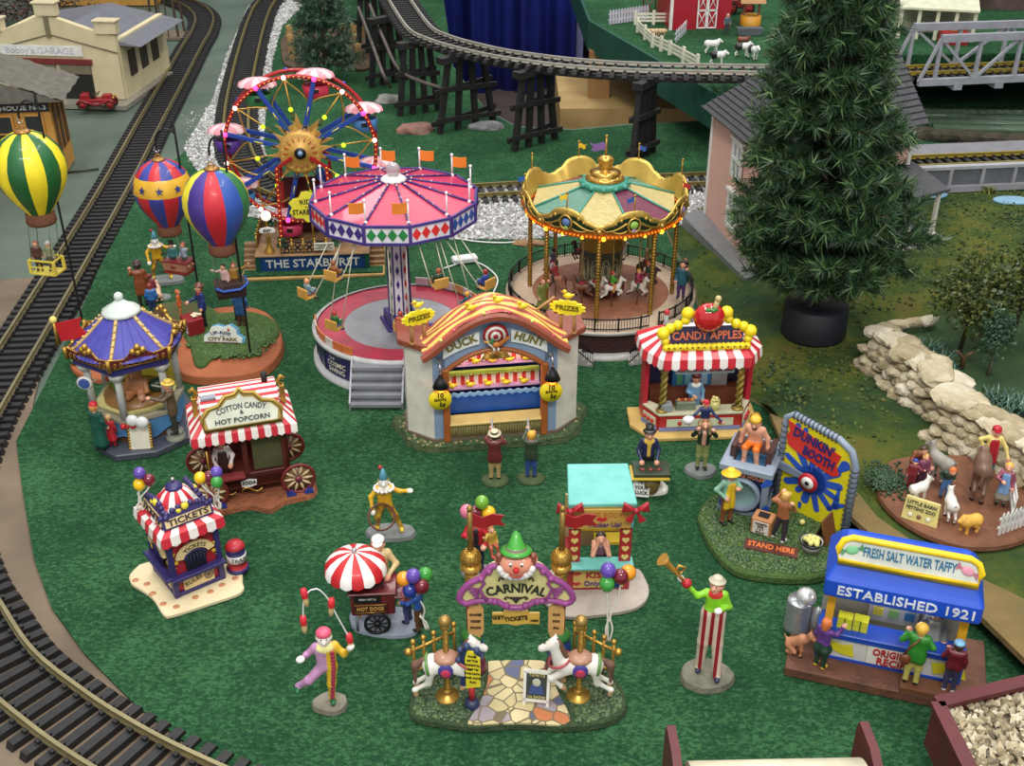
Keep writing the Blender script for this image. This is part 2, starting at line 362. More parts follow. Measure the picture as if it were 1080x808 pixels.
 # setting: room, table, ground
def polyG(px,z):return[tuple(G(x,y,z))[:2]for x,y in px]
FELT=M((17,76,43),.95,var=0,rgb2=(36,103,66),scale=5,bump=.5,bscale=60,name='green felt')
def felt():
 m=bpy.data.materials.new('green turf felt');m.use_nodes=True;nt=m.node_tree;L=nt.links;bs=nt.nodes['Principled BSDF']
 bs.inputs['Roughness'].default_value=.95;bs.inputs['Specular IOR Level'].default_value=.15
 tc=nt.nodes.new('ShaderNodeTexCoord');mp=nt.nodes.new('ShaderNodeMapping');mp.inputs['Scale'].default_value=(1,1.5,1)
 L.new(tc.outputs['Object'],mp.inputs['Vector'])
 def noise(s,d,v):n=nt.nodes.new('ShaderNodeTexNoise');n.inputs['Scale'].default_value=s;n.inputs['Detail'].default_value=d;n.inputs['Roughness'].default_value=.7;L.new(v,n.inputs['Vector']);return n
 n1=noise(24,10,mp.outputs['Vector']);n2=noise(.9,3,tc.outputs['Object']);n3=noise(110,3,mp.outputs['Vector'])
 mx=nt.nodes.new('ShaderNodeMath');mx.operation='ADD';L.new(n1.outputs['Fac'],mx.inputs[0])
 m2=nt.nodes.new('ShaderNodeMath');m2.operation='MULTIPLY';m2.inputs[1].default_value=.35;L.new(n2.outputs['Fac'],m2.inputs[0]);L.new(m2.outputs[0],mx.inputs[1])
 m3=nt.nodes.new('ShaderNodeMath');m3.operation='MULTIPLY_ADD';m3.inputs[1].default_value=.45;L.new(n3.outputs['Fac'],m3.inputs[0]);L.new(mx.outputs[0],m3.inputs[2])
 r=nt.nodes.new('ShaderNodeValToRGB');e=r.color_ramp.elements
 e[0].position=.62;e[0].color=(*lin((17,47,30)),1);e[1].position=1.22;e[1].color=(*lin((62,106,68)),1)
 mid=r.color_ramp.elements.new(.90);mid.color=(*lin((33,74,46)),1)
 L.new(m3.outputs[0],r.inputs['Fac']);L.new(r.outputs['Color'],bs.inputs['Base Color'])
 bp=nt.nodes.new('ShaderNodeBump');bp.inputs['Strength'].default_value=.6;bp.inputs['Distance'].default_value=.03
 L.new(m3.outputs[0],bp.inputs['Height']);L.new(bp.outputs['Normal'],bs.inputs['Normal']);return m
TURF=felt()
struct(MB().prism([(-60,-20),(60,-20),(60,75),(-60,75)],-7.5,-7.3).build('floor',M((92,80,76),.9,scale=2)))
struct(MB().prism([(-60,72),(60,72),(60,73),(-60,73)],-7.3,25).build('wall_back',M((46,42,44),.9)))
struct(MB().prism([(-60,-20),(-59,-20),(-59,72),(-60,72)],-7.3,25).build('wall_left',M((120,116,110),.9)))
struct(MB().prism([(59,-20),(60,-20),(60,72),(59,72)],-7.3,25).build('wall_right',M((120,116,110),.9)))
back=[(1400,10),(900,10),(745,127),(660,131),(605,136),(545,133),(512,115),(478,70),(468,0),(460,-90)]
deck=[(-500,1000),(1400,1000)]+back+[(-500,-90)]
tb=thing('display_table','large display table with a painted grey green top under the whole fair','table')
MB().prism(polyG(deck,-.03),-.5,-.03).build('table_top',M((70,86,74),.7,rgb2=(92,106,94),scale=.8,bump=.1,name='grey green paint'),tb)
for x,y in((-520,700),(-400,0),(440,-60),(1300,200),(1300,900)):
 g=G(x,y,-.5);MB().box((g.x*.9,g.y*.97+.5,-3.9),(.5,.5,6.8)).build('leg',P(120,90,60),tb)
brown=[(-500,1000),(-500,300),(-60,300),(40,292),(60,330),(50,370),(36,420),(30,462),(38,520),(50,592),(68,640),(104,690),(158,745),(218,790),(260,840),(620,1000)]
o=MB().prism(polyG(brown,0),-.03,.0).build('ground_board',M((122,106,86),.7,rgb2=(92,78,62),scale=1.2,bump=.15,name='brown board'));struct(o,'bare brown fibreboard under the curved track at the left')
turf=[(197,158),(150,197),(120,245),(85,330),(50,400),(17,465),(24,520),(36,590),(54,640),(90,690),(145,745),(205,790),(245,840),(600,1000),(1400,1000)]+[(1400,15),(930,15),(760,90)]+[(x,y+1)for x,y in back[2:-1]]+[(460,-70),(330,-70),(300,8),(290,25),(281,75),(272,130),(240,190)]
struct(MB().prism(polyG(turf,.025),-.03,.025).build('ground_turf',TURF),'dark green felt turf covering the fairground')
seam=MB()
for p,q in(((70,182),(104,178)),((165,70),(180,71))):a,b=G(*p,0),G(*q,0);seam.tube([a,b],.02,4)
struct(seam.build('ground_seam',P(40,45,40)))
# splines and tracks
def catmull(pts,step=.08):
 pts=[V(p)for p in pts];out=[]
 for i in range(len(pts)-1):
  p0=pts[max(i-1,0)];p1=pts[i];p2=pts[i+1];p3=pts[min(i+2,len(pts)-1)]
  n=max(2,int((p2-p1).length/step))
  for k in range(n):
   t=k/n;out.append(.5*((2*p1)+(p2-p0)*t+(2*p0-5*p1+4*p2-p3)*t*t+(3*p1-p0-3*p2+p3)*t**3))
 out.append(pts[-1]);return out
def resample(pts,d):
 out=[pts[0]];acc=0;last=pts[0]
 for p in pts[1:]:
  seg=(p-last).length
  while acc+seg>=d and seg>1e-9:
   last=last.lerp(p,(d-acc)/seg);out.append(last.copy());seg=(p-last).length;acc=0
  acc+=seg;last=p
 return out
def offset(pts,d):
 o=[]
 for i,p in enumerate(pts):
  t=(pts[min(i+1,len(pts)-1)]-pts[max(i-1,0)]);t.z=0;t.normalize();o.append(p+V((-t.y,t.x,0))*d)
 return o
GAUGE=.45
TIE=M((30,29,30),.55,var=.25,scale=14,name='black plastic tie');RAIL=M((158,148,112),.35,.75,name='dull brass rail')
def track(name,label,pts,zb,rail=RAIL,tie=TIE,tl=.84,sp=.16,tw=.085,side=0,th=.06,bed=None):
 t=thing(name,label,'railway track',(0,0,0))
 c=resample(catmull(pts),.1);c=offset(c,side)if side else c
 if bed:bed=[p for p in c if p.y>bed]
 for s in(1,-1):
  rp=[V((p.x,p.y,zb+th))for p in offset(c,s*GAUGE/2)]
  b=MB()
  for hw,z0,z1 in((.028,0,.012),(.008,.012,.045),(.016,.045,.065)):
   vs,fs=[],[]
   for i,p in enumerate(rp):
    tt=(rp[min(i+1,len(rp)-1)]-rp[max(i-1,0)]).normalized();nn=V((-tt.y,tt.x,0))*hw
    vs+=[p-nn+V((0,0,z0)),p+nn+V((0,0,z0)),p+nn+V((0,0,z1)),p-nn+V((0,0,z1))]
    if i:
     j=4*i
     for k in range(4):l=(k+1)%4;fs.append((j-4+k,j-4+l,j+l,j+k))
   b.add(vs,fs)
  b.build('rail',rail,t)
 if bed:
  b=MB();L0,L1=offset(bed,.40),offset(bed,-.40);vs=[]
  for p_,q_ in zip(L0,L1):vs+=[(p_.x,p_.y,zb+.006),(q_.x,q_.y,zb+.006)]
  b.add(vs,[(2*k,2*k+1,2*k+3,2*k+2)for k in range(len(bed)-1)]);b.build('roadbed',P(38,38,40,.9),t)
 tp=resample(c,sp);info=[]
 for i in range(len(tp)-1):
  d=tp[i+1]-tp[i];p=tp[i];info.append((math.hypot(p.x,p.y-2),p.x,p.y,math.atan2(d.y,d.x)))
 vis=[q for q in info if q[2]>3.2 and abs(q[1])<q[2]*.62+1.4];vis.sort()
 proto=None
 def tieshape(b,T):
  b.push(T);b.box((0,0,th/2),(tw,tl,th),0,0,.94)
  for s in(1,-1):
   for q in(-1,1):b.box((0,s*GAUGE/2+q*.045,th+.012),(tw*.5,.03,.03))
  b.pop()
 for q in vis[:98]:
  if proto is None:
   b=MB();tieshape(b,Matrix.Identity(4));proto=b.build('tie',tie,t);o=proto
  else:o=inst(proto,t)
  o.location=(q[1],q[2],zb);o.rotation_euler=(0,0,q[3])
 rest=vis[98:]
 if rest:
  b=MB()
  for q in rest:tieshape(b,T3(q[1],q[2],zb)@Matrix.Rotation(q[3],4,'Z'))
  b.build('tie',tie,t)['kind']='stuff'
 return t,c
railA=[(150,-30),(185,-8),(210,2),(224,14),(222,30),(212,48),(197,77),(172,124),(133,200),(57,332),(17,400),(-8,446),(-28,500),(-33,550),(-18,604),(0,634),(34,684),(87,727),(137,759),(198,791),(290,830),(420,870)]
track('railway_track','long black-tied track down the left side, curving round the lower left corner',[G(x,y,.12)for x,y in railA],.0,side=-GAUGE/2,bed=15.5)
cB=[(330,-40),(300,-14),(281,3),(272,20),(263,50),(253,95),(249,130),(252,160),(268,185),(300,203),(350,209),(450,206),(530,201),(640,195),(745,190),(850,188)]
track('railway_track','track on white gravel running behind the observation wheel and the carousel',[G(x,y,.1)for x,y in cB],.04,rail=M((150,138,88),.4,.6),bed=19.5)
def inside(x,y,P_):
 c=False;n=len(P_)
 for i in range(n):
  x1,y1=P_[i];x2,y2=P_[i-1]
  if(y1>y)!=(y2>y)and x<(x2-x1)*(y-y1)/(y2-y1)+x1:c=not c
 return c
def stones(name,polys,dens,r0,r1,mats,z,label,cat,jit=.02,maxn=20000,zf=None):
 b=MB();cnt=0
 for Pg in polys:
  xs=[p[0]for p in Pg];ys=[p[1]for p in Pg];A=(max(xs)-min(xs))*(max(ys)-min(ys))
  for _ in range(int(A*dens)):
   x,y=random.uniform(min(xs),max(xs)),random.uniform(min(ys),max(ys))
   if not inside(x,y,Pg)or cnt>maxn:continue
   r=random.uniform(r0,r1);cnt+=1;zz=zf(x,y)if zf else z
   T=T3(x,y,zz+random.uniform(0,jit))@Euler((random.random()*6,random.random()*6,random.random()*6)).to_matrix().to_4x4()
   b.push(T);q=[random.uniform(.6,1.25)*r for _ in range(6)]
   b.add([(q[0],0,0),(0,q[1],0),(-q[2],0,0),(0,-q[3],0),(0,0,q[4]*.7),(0,0,-q[5]*.7)],[(0,1,4),(1,2,4),(2,3,4),(3,0,4),(1,0,5),(2,1,5),(3,2,5),(0,3,5)],random.randrange(len(mats)));b.pop()
 return tag(b.build(name,mats),label,cat,kind='stuff')
gp1=[(262,6),(238,60),(224,105),(194,156),(206,178),(236,206),(262,228),(330,240),(480,252),(560,252),(700,240),(745,232),(748,188),(560,190),(470,196),(340,200),(290,188),(283,150),(284,110),(293,50),(304,22),(330,0),(300,-4),(262,90),(262,50),(275,10)]
gA=[(262,6),(238,60),(224,105),(194,156),(206,178),(236,206),(262,228),(330,240),(480,252),(560,252),(700,240),(748,233),(800,228),(800,184),(748,184),(560,192),(470,198),(340,203),(285,190),(278,150),(281,110),(288,60),(297,28),(325,0),(308,-14)]
WG=[M(c,.85,var=.1,name='white gravel')for c in((188,188,186),(226,226,224),(158,158,158),(205,204,200))]
struct(MB().prism(polyG(gA,.03),.0,.032).build('ground_gravel_bed',M((120,120,118),.9,rgb2=(170,170,168),scale=30)))
stones('gravel',[polyG(gA,.05)],330,.022,.042,WG,.035,'loose white gravel ballast beside and below the rear track','gravel')
stones('gravel',[polyG([(190,120),(215,110),(250,190),(215,200),(198,172)],.03)],30,.015,.03,WG,.03,'sparse white pebbles scattered at the corner of the turf by the balloons','gravel')
# mossy terrain on the right
def tufts(parent,pg,c,n,z,cols,r0=.012,r1=.026,name='grass_tufts',avoid=None):
 xs=[p[0]for p in pg];ys=[p[1]for p in pg];b=MB();k=0
 while k<n:
  x,y=random.uniform(min(xs),max(xs)),random.uniform(min(ys),max(ys));k+=1
  if inside(x,y,pg)and not(avoid and inside(x,y,avoid)):b.ball((x*.96,y*.96,z),random.uniform(r0,r1),5,k%len(cols),(1,1,.6))
 o=b.build(name,cols,parent);o['kind']='stuff';return o
def noise2(x,y):
 return(math.sin(x*1.7+y*2.3)+math.sin(x*4.1-y*3.3+1.3)*.5+math.sin(x*9.3+y*8.1+.7)*.25+math.sin(x*17-y*13)*.12)/1.9
def moss_mat():
 m=bpy.data.materials.new('painted moss ground');m.use_nodes=True;nt=m.node_tree;L=nt.links;bs=nt.nodes['Principled BSDF']
 bs.inputs['Roughness'].default_value=.95;bs.inputs['Specular IOR Level'].default_value=.2;tc=nt.nodes.new('ShaderNodeTexCoord')
 n=nt.nodes.new('ShaderNodeTexNoise');n.inputs['Scale'].default_value=1.1;n.inputs['Detail'].default_value=6;n.inputs['Roughness'].default_value=.65
 L.new(tc.outputs['Object'],n.inputs['Vector']);r=nt.nodes.new('ShaderNodeValToRGB');e=r.color_ramp.elements
 e[0].position=.3;e[0].color=(*lin((34,58,40)),1);e[1].position=.72;e[1].color=(*lin((96,84,46)),1)
 for p,c in((.42,(48,68,36)),(.52,(66,82,34)),(.6,(88,92,38))):q=r.color_ramp.elements.new(p);q.color=(*lin(c),1)
 L.new(n.outputs['Fac'],r.inputs['Fac']);L.new(r.outputs['Color'],bs.inputs['Base Color'])
 n2=nt.nodes.new('ShaderNodeTexNoise');n2.inputs['Scale'].default_value=14;n2.inputs['Detail'].default_value=8
 L.new(tc.outputs['Object'],n2.inputs['Vector']);bp=nt.nodes.new('ShaderNodeBump');bp.inputs['Strength'].default_value=.9;bp.inputs['Distance'].default_value=.06
 L.new(n2.outputs['Fac'],bp.inputs['Height']);L.new(bp.outputs['Normal'],bs.inputs['Normal']);return m
Ledge=[(760,196),(745,212),(705,232),(712,262),(733,300),(738,345),(744,380),(775,412),(812,434),(830,480),(858,515),(897,545),(928,572),(985,612),(1030,645),(1085,700),(1110,760)]
Lc=catmull([V((x,y,0))for x,y in Ledge],5)
ZT=.22
def tz(px,py,u):
 w=min(1,u/(90 if py<425 else 6));w=w*w*(3-2*w)
 return .028+(ZT-.028)*w
vs,fs,NU=[],[],90
for i,p in enumerate(Lc):
 for j in range(NU+1):
  f=(j/NU)**1.3;x=p.x+(1300-p.x)*f;z=tz(x,p.y,x-p.x);g=G(x,p.y,z)
  if 0<j:g.z+=.018*noise2(g.x*1.5,g.y*1.5)*min(1,(x-p.x)/30)
  vs.append(g)
for i in range(len(Lc)-1):
 for j in range(NU):a=i*(NU+1)+j;fs.append((a,a+NU+1,a+NU+2,a+1))
b=MB().add(vs,fs,0,True);n0=len(b.v)
edge=[i*(NU+1)for i in range(len(Lc))]
K=6
ring=[[(b.v[k][0]-.03*q-.07*abs(noise2(i*.35,q*1.3))*(q>0),b.v[k][1]-.03*q-.05*abs(noise2(i*.31+5,q*.9))*(q>0),b.v[k][2]-(b.v[k][2]+.02)*q/(K-1))for q in range(K)]for i,k in enumerate(edge)]
b.add([p for rw in ring for p in rw],[(i*K+q,i*K+q+1,(i+1)*K+q+1,(i+1)*K+q)for i in range(len(edge)-1)for q in range(K-1)],1,True)
struct(b.build('ground_moss',[moss_mat(),M((112,92,60),.9,rgb2=(80,70,42),scale=5,bump=.8,name='cut brown edge')]),'raised mossy ground on the right with a cut brown edge')
lawn=[(930,356),(972,378),(992,408),(1040,432),(1085,455),(1300,560),(1300,330),(1080,330),(990,335)]
struct(MB().prism(polyG(lawn,.25),.2,.25).build('ground_lawn',M((58,84,42),.95,rgb2=(38,62,34),scale=2.2,bump=.6,bscale=30,name='smooth lawn')))
dirt=[(812,436),(836,446),(870,492),(905,520),(925,545),(985,586),(1085,634),(1120,760),(1082,696),(1029,644),(984,611),(928,571),(898,545),(859,514),(831,480)]
struct(MB().prism(polyG(dirt,.255),.2,.256).build('ground_dirt',M((128,104,64),.95,rgb2=(96,88,50),scale=3,bump=.6,bscale=25,name='bare dirt')))
MOSS=[M(c,.95,var=.25,scale=20,name='moss')for c in((64,84,40),(84,98,44),(48,68,44),(98,104,52),(72,84,42))]
mp=[polyG([(905,225),(1080,205),(1200,200),(1200,330),(1080,335),(960,330),(800,330),(860,290)],.22),polyG([(800,385),(905,330),(945,440),(960,470),(905,470),(830,440),(770,405)],.22),polyG([(1050,150),(1000,215),(1200,300),(1200,200)],.22)]
stones('moss',mp,150,.018,.04,MOSS,.2,'clumpy olive moss over the raised ground around the stone wall','moss',jit=.04)
stones('moss',[polyG([(705,240),(760,240),(830,330),(800,385),(750,370),(738,300)],.1)],25,.012,.028,MOSS,.1,'thin moss tufts between the carousel and the pink house','moss',zf=lambda x,y:.05+.15*min(1,max(0,(x-G(735,300,0).x)/1.3)))
# camera, light
cam=bpy.data.cameras.new('camera');cam.lens=FL/1080*36;cam.sensor_width=36;cam.clip_end=300
co=bpy.data.objects.new('camera',cam);COL.objects.link(co);co.location=(0,0,CH);co.rotation_euler=(PI/2-PITCH,0,0);S.camera=co
w=bpy.data.worlds.new('hall');S.world=w;w.use_nodes=True
w.node_tree.nodes['Background'].inputs[0].default_value=(.95,.97,1,1);w.node_tree.nodes['Background'].inputs[1].default_value=.62
def area(x,y,z,sx,sy,e,c=(1,.97,.92),rx=0,ry=0):
 l=bpy.data.lights.new('hall_light','AREA');l.shape='RECTANGLE';l.size=sx;l.size_y=sy;l.energy=e;l.color=c
 o=bpy.data.objects.new('hall_light',l);COL.objects.link(o);o.location=(x,y,z);o.rotation_euler=(R(rx),R(ry),0)
area(-6,10,22,1.6,14,1900);area(7,12,22,1.6,14,1900);area(0,-6,18,12,1.6,2600,rx=35);area(0,34,22,20,2,2600,rx=-10)
S.view_settings.view_transform='Standard';S.view_settings.look='None';S.view_settings.gamma=1;S.view_settings.use_curve_mapping=False
S.view_settings.exposure=.15
def HZ(Y,py):
 v=(py-404)/FL;return CH-Y*(SP+v*CP)/(CP-v*SP)
BULB={c:M(v,.4,var=0,emit=e,name='lit bulb')for c,v,e in(('pink',(255,60,130),2.6),('white',(255,225,215),2),('green',(170,225,30),1.6),('amber',(255,150,30),6),('yellow',(255,190,80),.6),('orange',(255,120,20),1.6))}
# observation wheel on its platform
a=G(331,293,0);FX,FY,FR=a.x,a.y,5
plat=thing('ride_platform','wooden stepped platform with a blue name board, below the big lit wheel','platform',(FX,FY,.025),FR)
WOOD=M((150,118,80),.7,rgb2=(118,90,62),scale=9,name='planked tan wood')
b=MB();b.box((0,.62,.165),(1.5,1.05,.25));b.box((0,.6,.29),(1.56,1.12,.025));b.build('deck',WOOD,plat,bevel=.008)
bx('base_board',(0,.55,.02),(1.95,1.32,.045),M((176,142,84),.7,var=.2),plat,bevel=.01)
bx('grass_strip',(0,.035,.05),(1.9,.2,.03),TURF,plat)
bx('name_board',(0,.085,.165),(1.46,.03,.2),P(24,62,120),plat)
for s in(-1,1):bx('board_end',(s*.745,.08,.165),(.06,.05,.21),P(20,80,60),plat)
text('THE STARBURST',.165,P(215,215,205),plat,T3(0,.066,.165)@FLAT,off=.015,width=1.28)
for s in(-1,1):
 b=MB()
 for k in range(5):b.box((s*(.86+.0*k),.30+.04*k+.12,.06+.05*k),(.22,.42-.08*k,.05))
 b.build('steps',WOOD,plat,bevel=.005)
def scroll_fence(parent,p0,p1,h,n,mat=IRON,name='railing',z=0):
 b=MB();p0,p1=V(p0),V(p1);d=p1-p0
 b.tube([p0+V((0,0,h)),p1+V((0,0,h))],.01,6);b.tube([p0+V((0,0,.02)),p1+V((0,0,.02))],.008,6)
 for k in range(n):
  c=p0+d*((k+.5)/n)+V((0,0,h*.52));u=d.normalized();r=min(d.length/n*.22,h*.2)
  for sx,sz in((-1,0),(1,0),(0,1),(0,-1)):
   q=c+u*sx*r*1.1+V((0,0,sz*r*1.1));b.tube([q+u*r*math.cos(t)+V((0,0,r*math.sin(t)))for t in[2*PI*i/10 for i in range(10)]],.008,5,closed=True)
 o=b.build(name,mat,parent)
 for k in range(n+1):q=p0+d*(k/n);MB().cyl(q,q+V((0,0,h+.02)),.013,n=8).ball(q+V((0,0,h+.035)),.02,8).build('railing_post',GOLD,parent)
 return o
scroll_fence(plat,(-.42,.1,.3),(.2,.1,.3),.17,4);scroll_fence(plat,(-.74,1.1,.3),(-.42,1.1,.3),.17,2)
scroll_fence(plat,(-.77,.35,.3),(-.77,1.12,.3),.17,5)
b=bx('notice',(.17,.085,.40),(.27,.02,.1),P(225,222,205),plat)
for k,s in enumerate(('PLEASE REMAIN SEATED','UNTIL THE RIDE','COMES TO A FULL STOP')):text(s,.022,BLACK,plat,T3(.17,.073,.43-.026*k)@FLAT)
t=thing('lamp_post','gold lamp post with lit white globe and EXIT plate on the wheel platform','lamp',tuple(V((FX,FY,.33))+Matrix.Rotation(R(FR),3,'Z')@V((-.58,.17,0))),FR)
MB().lathe([(.075,0),(.07,.03),(.035,.08),(.026,.2),(.036,.22),(.018,.25),(.014,.46)],14).build('post',GOLD,t)
MB().ball((0,0,.53),.072,14).build('globe',M((255,240,225),.4,var=0,emit=.7),t)
o=MB().wall([(-.11,.33),(-.09,.36),(0,.38),(.09,.36),(.11,.33),(.09,.30),(-.09,.30)],-.04,-.02).build('plate',WHITE,t);text('EXIT',.05,BLACK,o,T3(0,-.045,.33)@FLAT,off=.02)
WZ=HZ(FY+.62,155);WX=-.06;WR=1.0
M_HUB=M((205,160,80),.45,.25)
wh=thing('observation_wheel','big lit observation wheel with red rims, blue spokes and a gold sunburst hub','ferris wheel',(FX,FY,.33),FR)
hz=WZ-.33;RW=P(165,25,28);BSP=P(35,70,160)
def ringpts(r,y,n=64):return[(WX+r*math.cos(2*PI*k/n),y,hz+r*math.sin(2*PI*k/n))for k in range(n)]
for y,nm in((.46,'front_rim'),(.78,'back_rim')):MB().tube(ringpts(WR,y),.026,8,0,True).build(nm,RW,wh)
b=MB()
for k in range(96):A=2*PI*k/96;b.ball((WX+WR*math.cos(A),.43,hz+WR*math.sin(A)),.0085,6)
b.build('rim_beads',BULB['yellow'],wh)
for k in range(8):
 A=R(30+45*k);ca,sa=math.cos(A),math.sin(A)
 for y,nm in((.46,'spoke'),(.78,'spoke')):
  b=MB().push(T3(WX,y,hz)@Matrix.Rotation(-A,4,'Y'));b.box((.64,0,0),(.7,.03,.06));b.pop();o=b.build(nm,BSP,wh,bevel=.006)
  if y<.5:MB().push(T3(WX,y-.02,hz)@Matrix.Rotation(-A,4,'Y')).prism([(.5,0),(.56,-.025),(.62,0),(.56,.025)],-.0,.01).pop().build('diamond',M((225,215,60),.4,var=0),o)
 MB().ball((WX+WR*ca,.42,hz+WR*sa),.036,10).build('bulb',BULB['pink'],wh)
 B=R(52.5+45*k);cb,sb=math.cos(B),math.sin(B)
 MB().ball((WX+WR*cb,.42,hz+WR*sb),.032,10).build('bulb',BULB['white'],wh)
 MB().ball((WX+.58*cb,.42,hz+.58*sb),.032,10).build('bulb',BULB['green'],wh)
 for q in(A,B):MB().ball((WX+WR*math.cos(q),.80,hz+WR*math.sin(q)),.042,8).build('rim_knob',P(30,60,150),wh)
 b=MB()
 b.tube([(WX+.3*cb,.46,hz+.3*sb),(WX+.98*cb,.46,hz+.98*sb)],.012,6)
 for s in(-1,1):
  pts=[]
  for i in range(8):
   u=i/7;r=.55+.43*u;q=B+s*R(26)*(1-u)**.6*(u>-1)*math.sin(PI*min(1,.35+u*.65));pts.append((WX+r*math.cos(q),.46,hz+r*math.sin(q)))
  b.tube(pts,.011,6)
 b.build('gold_wire',GOLD,wh)
 for q,r in((A,.36),(B,.43)):
  for y in(.44,.78):
   b=MB().push(T3(WX,y,hz)@Matrix.Rotation(-q,4,'Y'));b.add([(.2,-.03,-.055),(.2,-.03,.055),(r,-.0,0),(.2,.02,-.055),(.2,.02,.055),(r,.02,0)],[(0,1,2),(5,4,3),(0,2,5,3),(1,4,5,2)]);b.pop().build('sunburst_ray',M_HUB,wh)
 for q,r in((B,.47),(A,.36)):MB().ball((WX+r*math.cos(q),.41,hz+r*math.sin(q)),.025,8).build('stud',P(25,60,35),wh)
b=MB().push(T3(WX,.40,hz)@RX(90));b.lathe([(0,.05),(.09,.05),(.1,.03),(.25,.03),(.285,.015),(.29,-.1),(.0,-.1)],40);b.pop();hb=b.build('hub_disc',M_HUB,wh)
b=MB()
for k in range(16):A=2*PI*k/16;b.push(T3(WX,.365,hz)@Matrix.Rotation(-A,4,'Y'));b.prism([(.16,0),(.19,-.014),(.225,0),(.19,.014)],0,.01);b.pop()
for k in range(16):
 A=2*PI*(k+.5)/16;b.ball((WX+.235*math.cos(A),.365,hz+.235*math.sin(A)),.008,6,1)
b.build('hub_gems',[P(170,50,30),P(240,220,130)],hb)
b=MB().push(T3(WX,.35,hz)@RX(90));b.lathe([(0,.04),(.03,.035),(.035,.0),(.08,.01),(.08,-.03),(0,-.03)],20,mf=lambda i,k:0 if i<2 else 1);b.pop();b.build('hub_cap',[P(110,150,190),BLACK],hb)
for s in(-1,1):
 for y in(.36,.88):
  pts=[(WX+s*.12,y,hz-.06),(WX+s*.33,y,hz-.2),(WX+s*.37,y,.02)]
  b=MB().tube(pts,.032,4,sm=False)
  lg=b.build('support_leg',RW,wh)
  b=MB()
  for k in range(16):
   u=k/15;p=V(pts[1]).lerp(V(pts[2]),u);b.ball((p.x,y-.03,p.z),.009,6)
  if y<.5:b.build('beads',BULB['yellow'],lg)
 MB().lathe([(.075,0),(.07,.03),(.045,.06),(.06,.1),(.04,.14)],12).build('foot',P(30,75,45),wh).location=(WX+s*.37,.36,0)
MB().wall([(WX-.33,.0),(WX+.33,.0),(WX+.33,hz*.62),(WX-.33,hz*.62)],.86,.9).build('back_panel',P(80,18,22),wh)
MB().cyl((WX,.35,hz),(WX,.92,hz),.05,n=12).build('axle',GOLD,wh)
GC=[(30,(70,130,190)),(75,(205,50,80)),(120,(40,120,70)),(165,(90,50,150)),(210,(70,140,200)),(255,(205,60,100)),(300,(60,120,190)),(345,(95,60,150))]
for ang,c in GC:
 A=R(ang);gx,gz=WX+WR*math.cos(A),hz+WR*math.sin(A)
 g=MB();g.lathe([(.06,-.32),(.16,-.30),(.18,-.14),(.165,-.14),(.15,-.28),(0,-.29)],14,sy=.75);gd=g.build('gondola',P(*c),wh);gd.location=(gx,.62,gz+.02)
 b=MB()
 def cz(i,k,n=28):return 0
 n=28;vs=[(0,0,.07)];fs=[]
 for i,(r,z)in enumerate(((.12,.055),(.2,.01),(.215,-.03))):
  for k in range(n):vs.append((r*1.2*math.cos(2*PI*k/n),r*.75*math.sin(2*PI*k/n),z-(.018*(k%2)if i==2 else 0)))
 for k in range(n):fs.append((0,1+k,1+(k+1)%n))
 for i in range(2):
  for k in range(n):fs.append((1+i*n+k,1+(i+1)*n+k,1+(i+1)*n+(k+1)%n,1+i*n+(k+1)%n))
 b.add(vs,fs,[(0 if(j//2)%2 else 1)for j in range(len(fs))],True)
 b.build('canopy',[P(230,150,160),P(238,205,208)],gd)
 b=MB();b.cyl((-.15,0,-.2),(-.15,0,.02),.008,n=6);b.cyl((.15,0,-.2),(.15,0,.02),.008,n=6);b.box((0,.04,-.23),(.24,.1,.02));b.build('gondola_frame',GOLD,gd)
 b=MB();b.box((0,-.13,-.2),(.08,.02,.05));b.build('gondola_crest',BLACK,gd)
cs=[(.0,.19),(.07,.17),(.12,.12),(.17,.09),(.24,.08),(.26,.03),(.22,-.02),(.25,-.08),(.18,-.13),(.09,-.14),(.05,-.19),(-.03,-.19),(-.07,-.14),(-.16,-.14),(-.24,-.07),(-.2,.0),(-.24,.05),(-.18,.1),(-.11,.11),(-.07,.18)]
sg=thing('ride_sign','yellow cloud-shaped ride sign at the foot of the lit wheel','sign',tuple(V((FX,FY,.33))+Matrix.Rotation(R(FR),3,'Z')@V((.02,.28,0))),FR)
MB().wall([(x*1.05-.04,z*1.15+.60)for x,z in cs],-.01,.012).build('board',P(240,228,70),sg)
MB().wall([(x*1.12-.04,z*1.23+.60)for x,z in cs],.012,.02).build('board_rim',P(60,60,30),sg)
MB().cyl((0,.01,0),(0,.01,.55),.014,n=8).build('post',GOLD,sg)
text('RIDE',.10,BLACK,sg,T3(-.04,-.012,.67)@FLAT,arc_warp(.4),off=.02);text('THE',.045,BLACK,sg,T3(-.04,-.012,.595)@FLAT);text('STARBURST',.10,BLACK,sg,T3(-.04,-.012,.525)@FLAT,off=.02,width=.42)
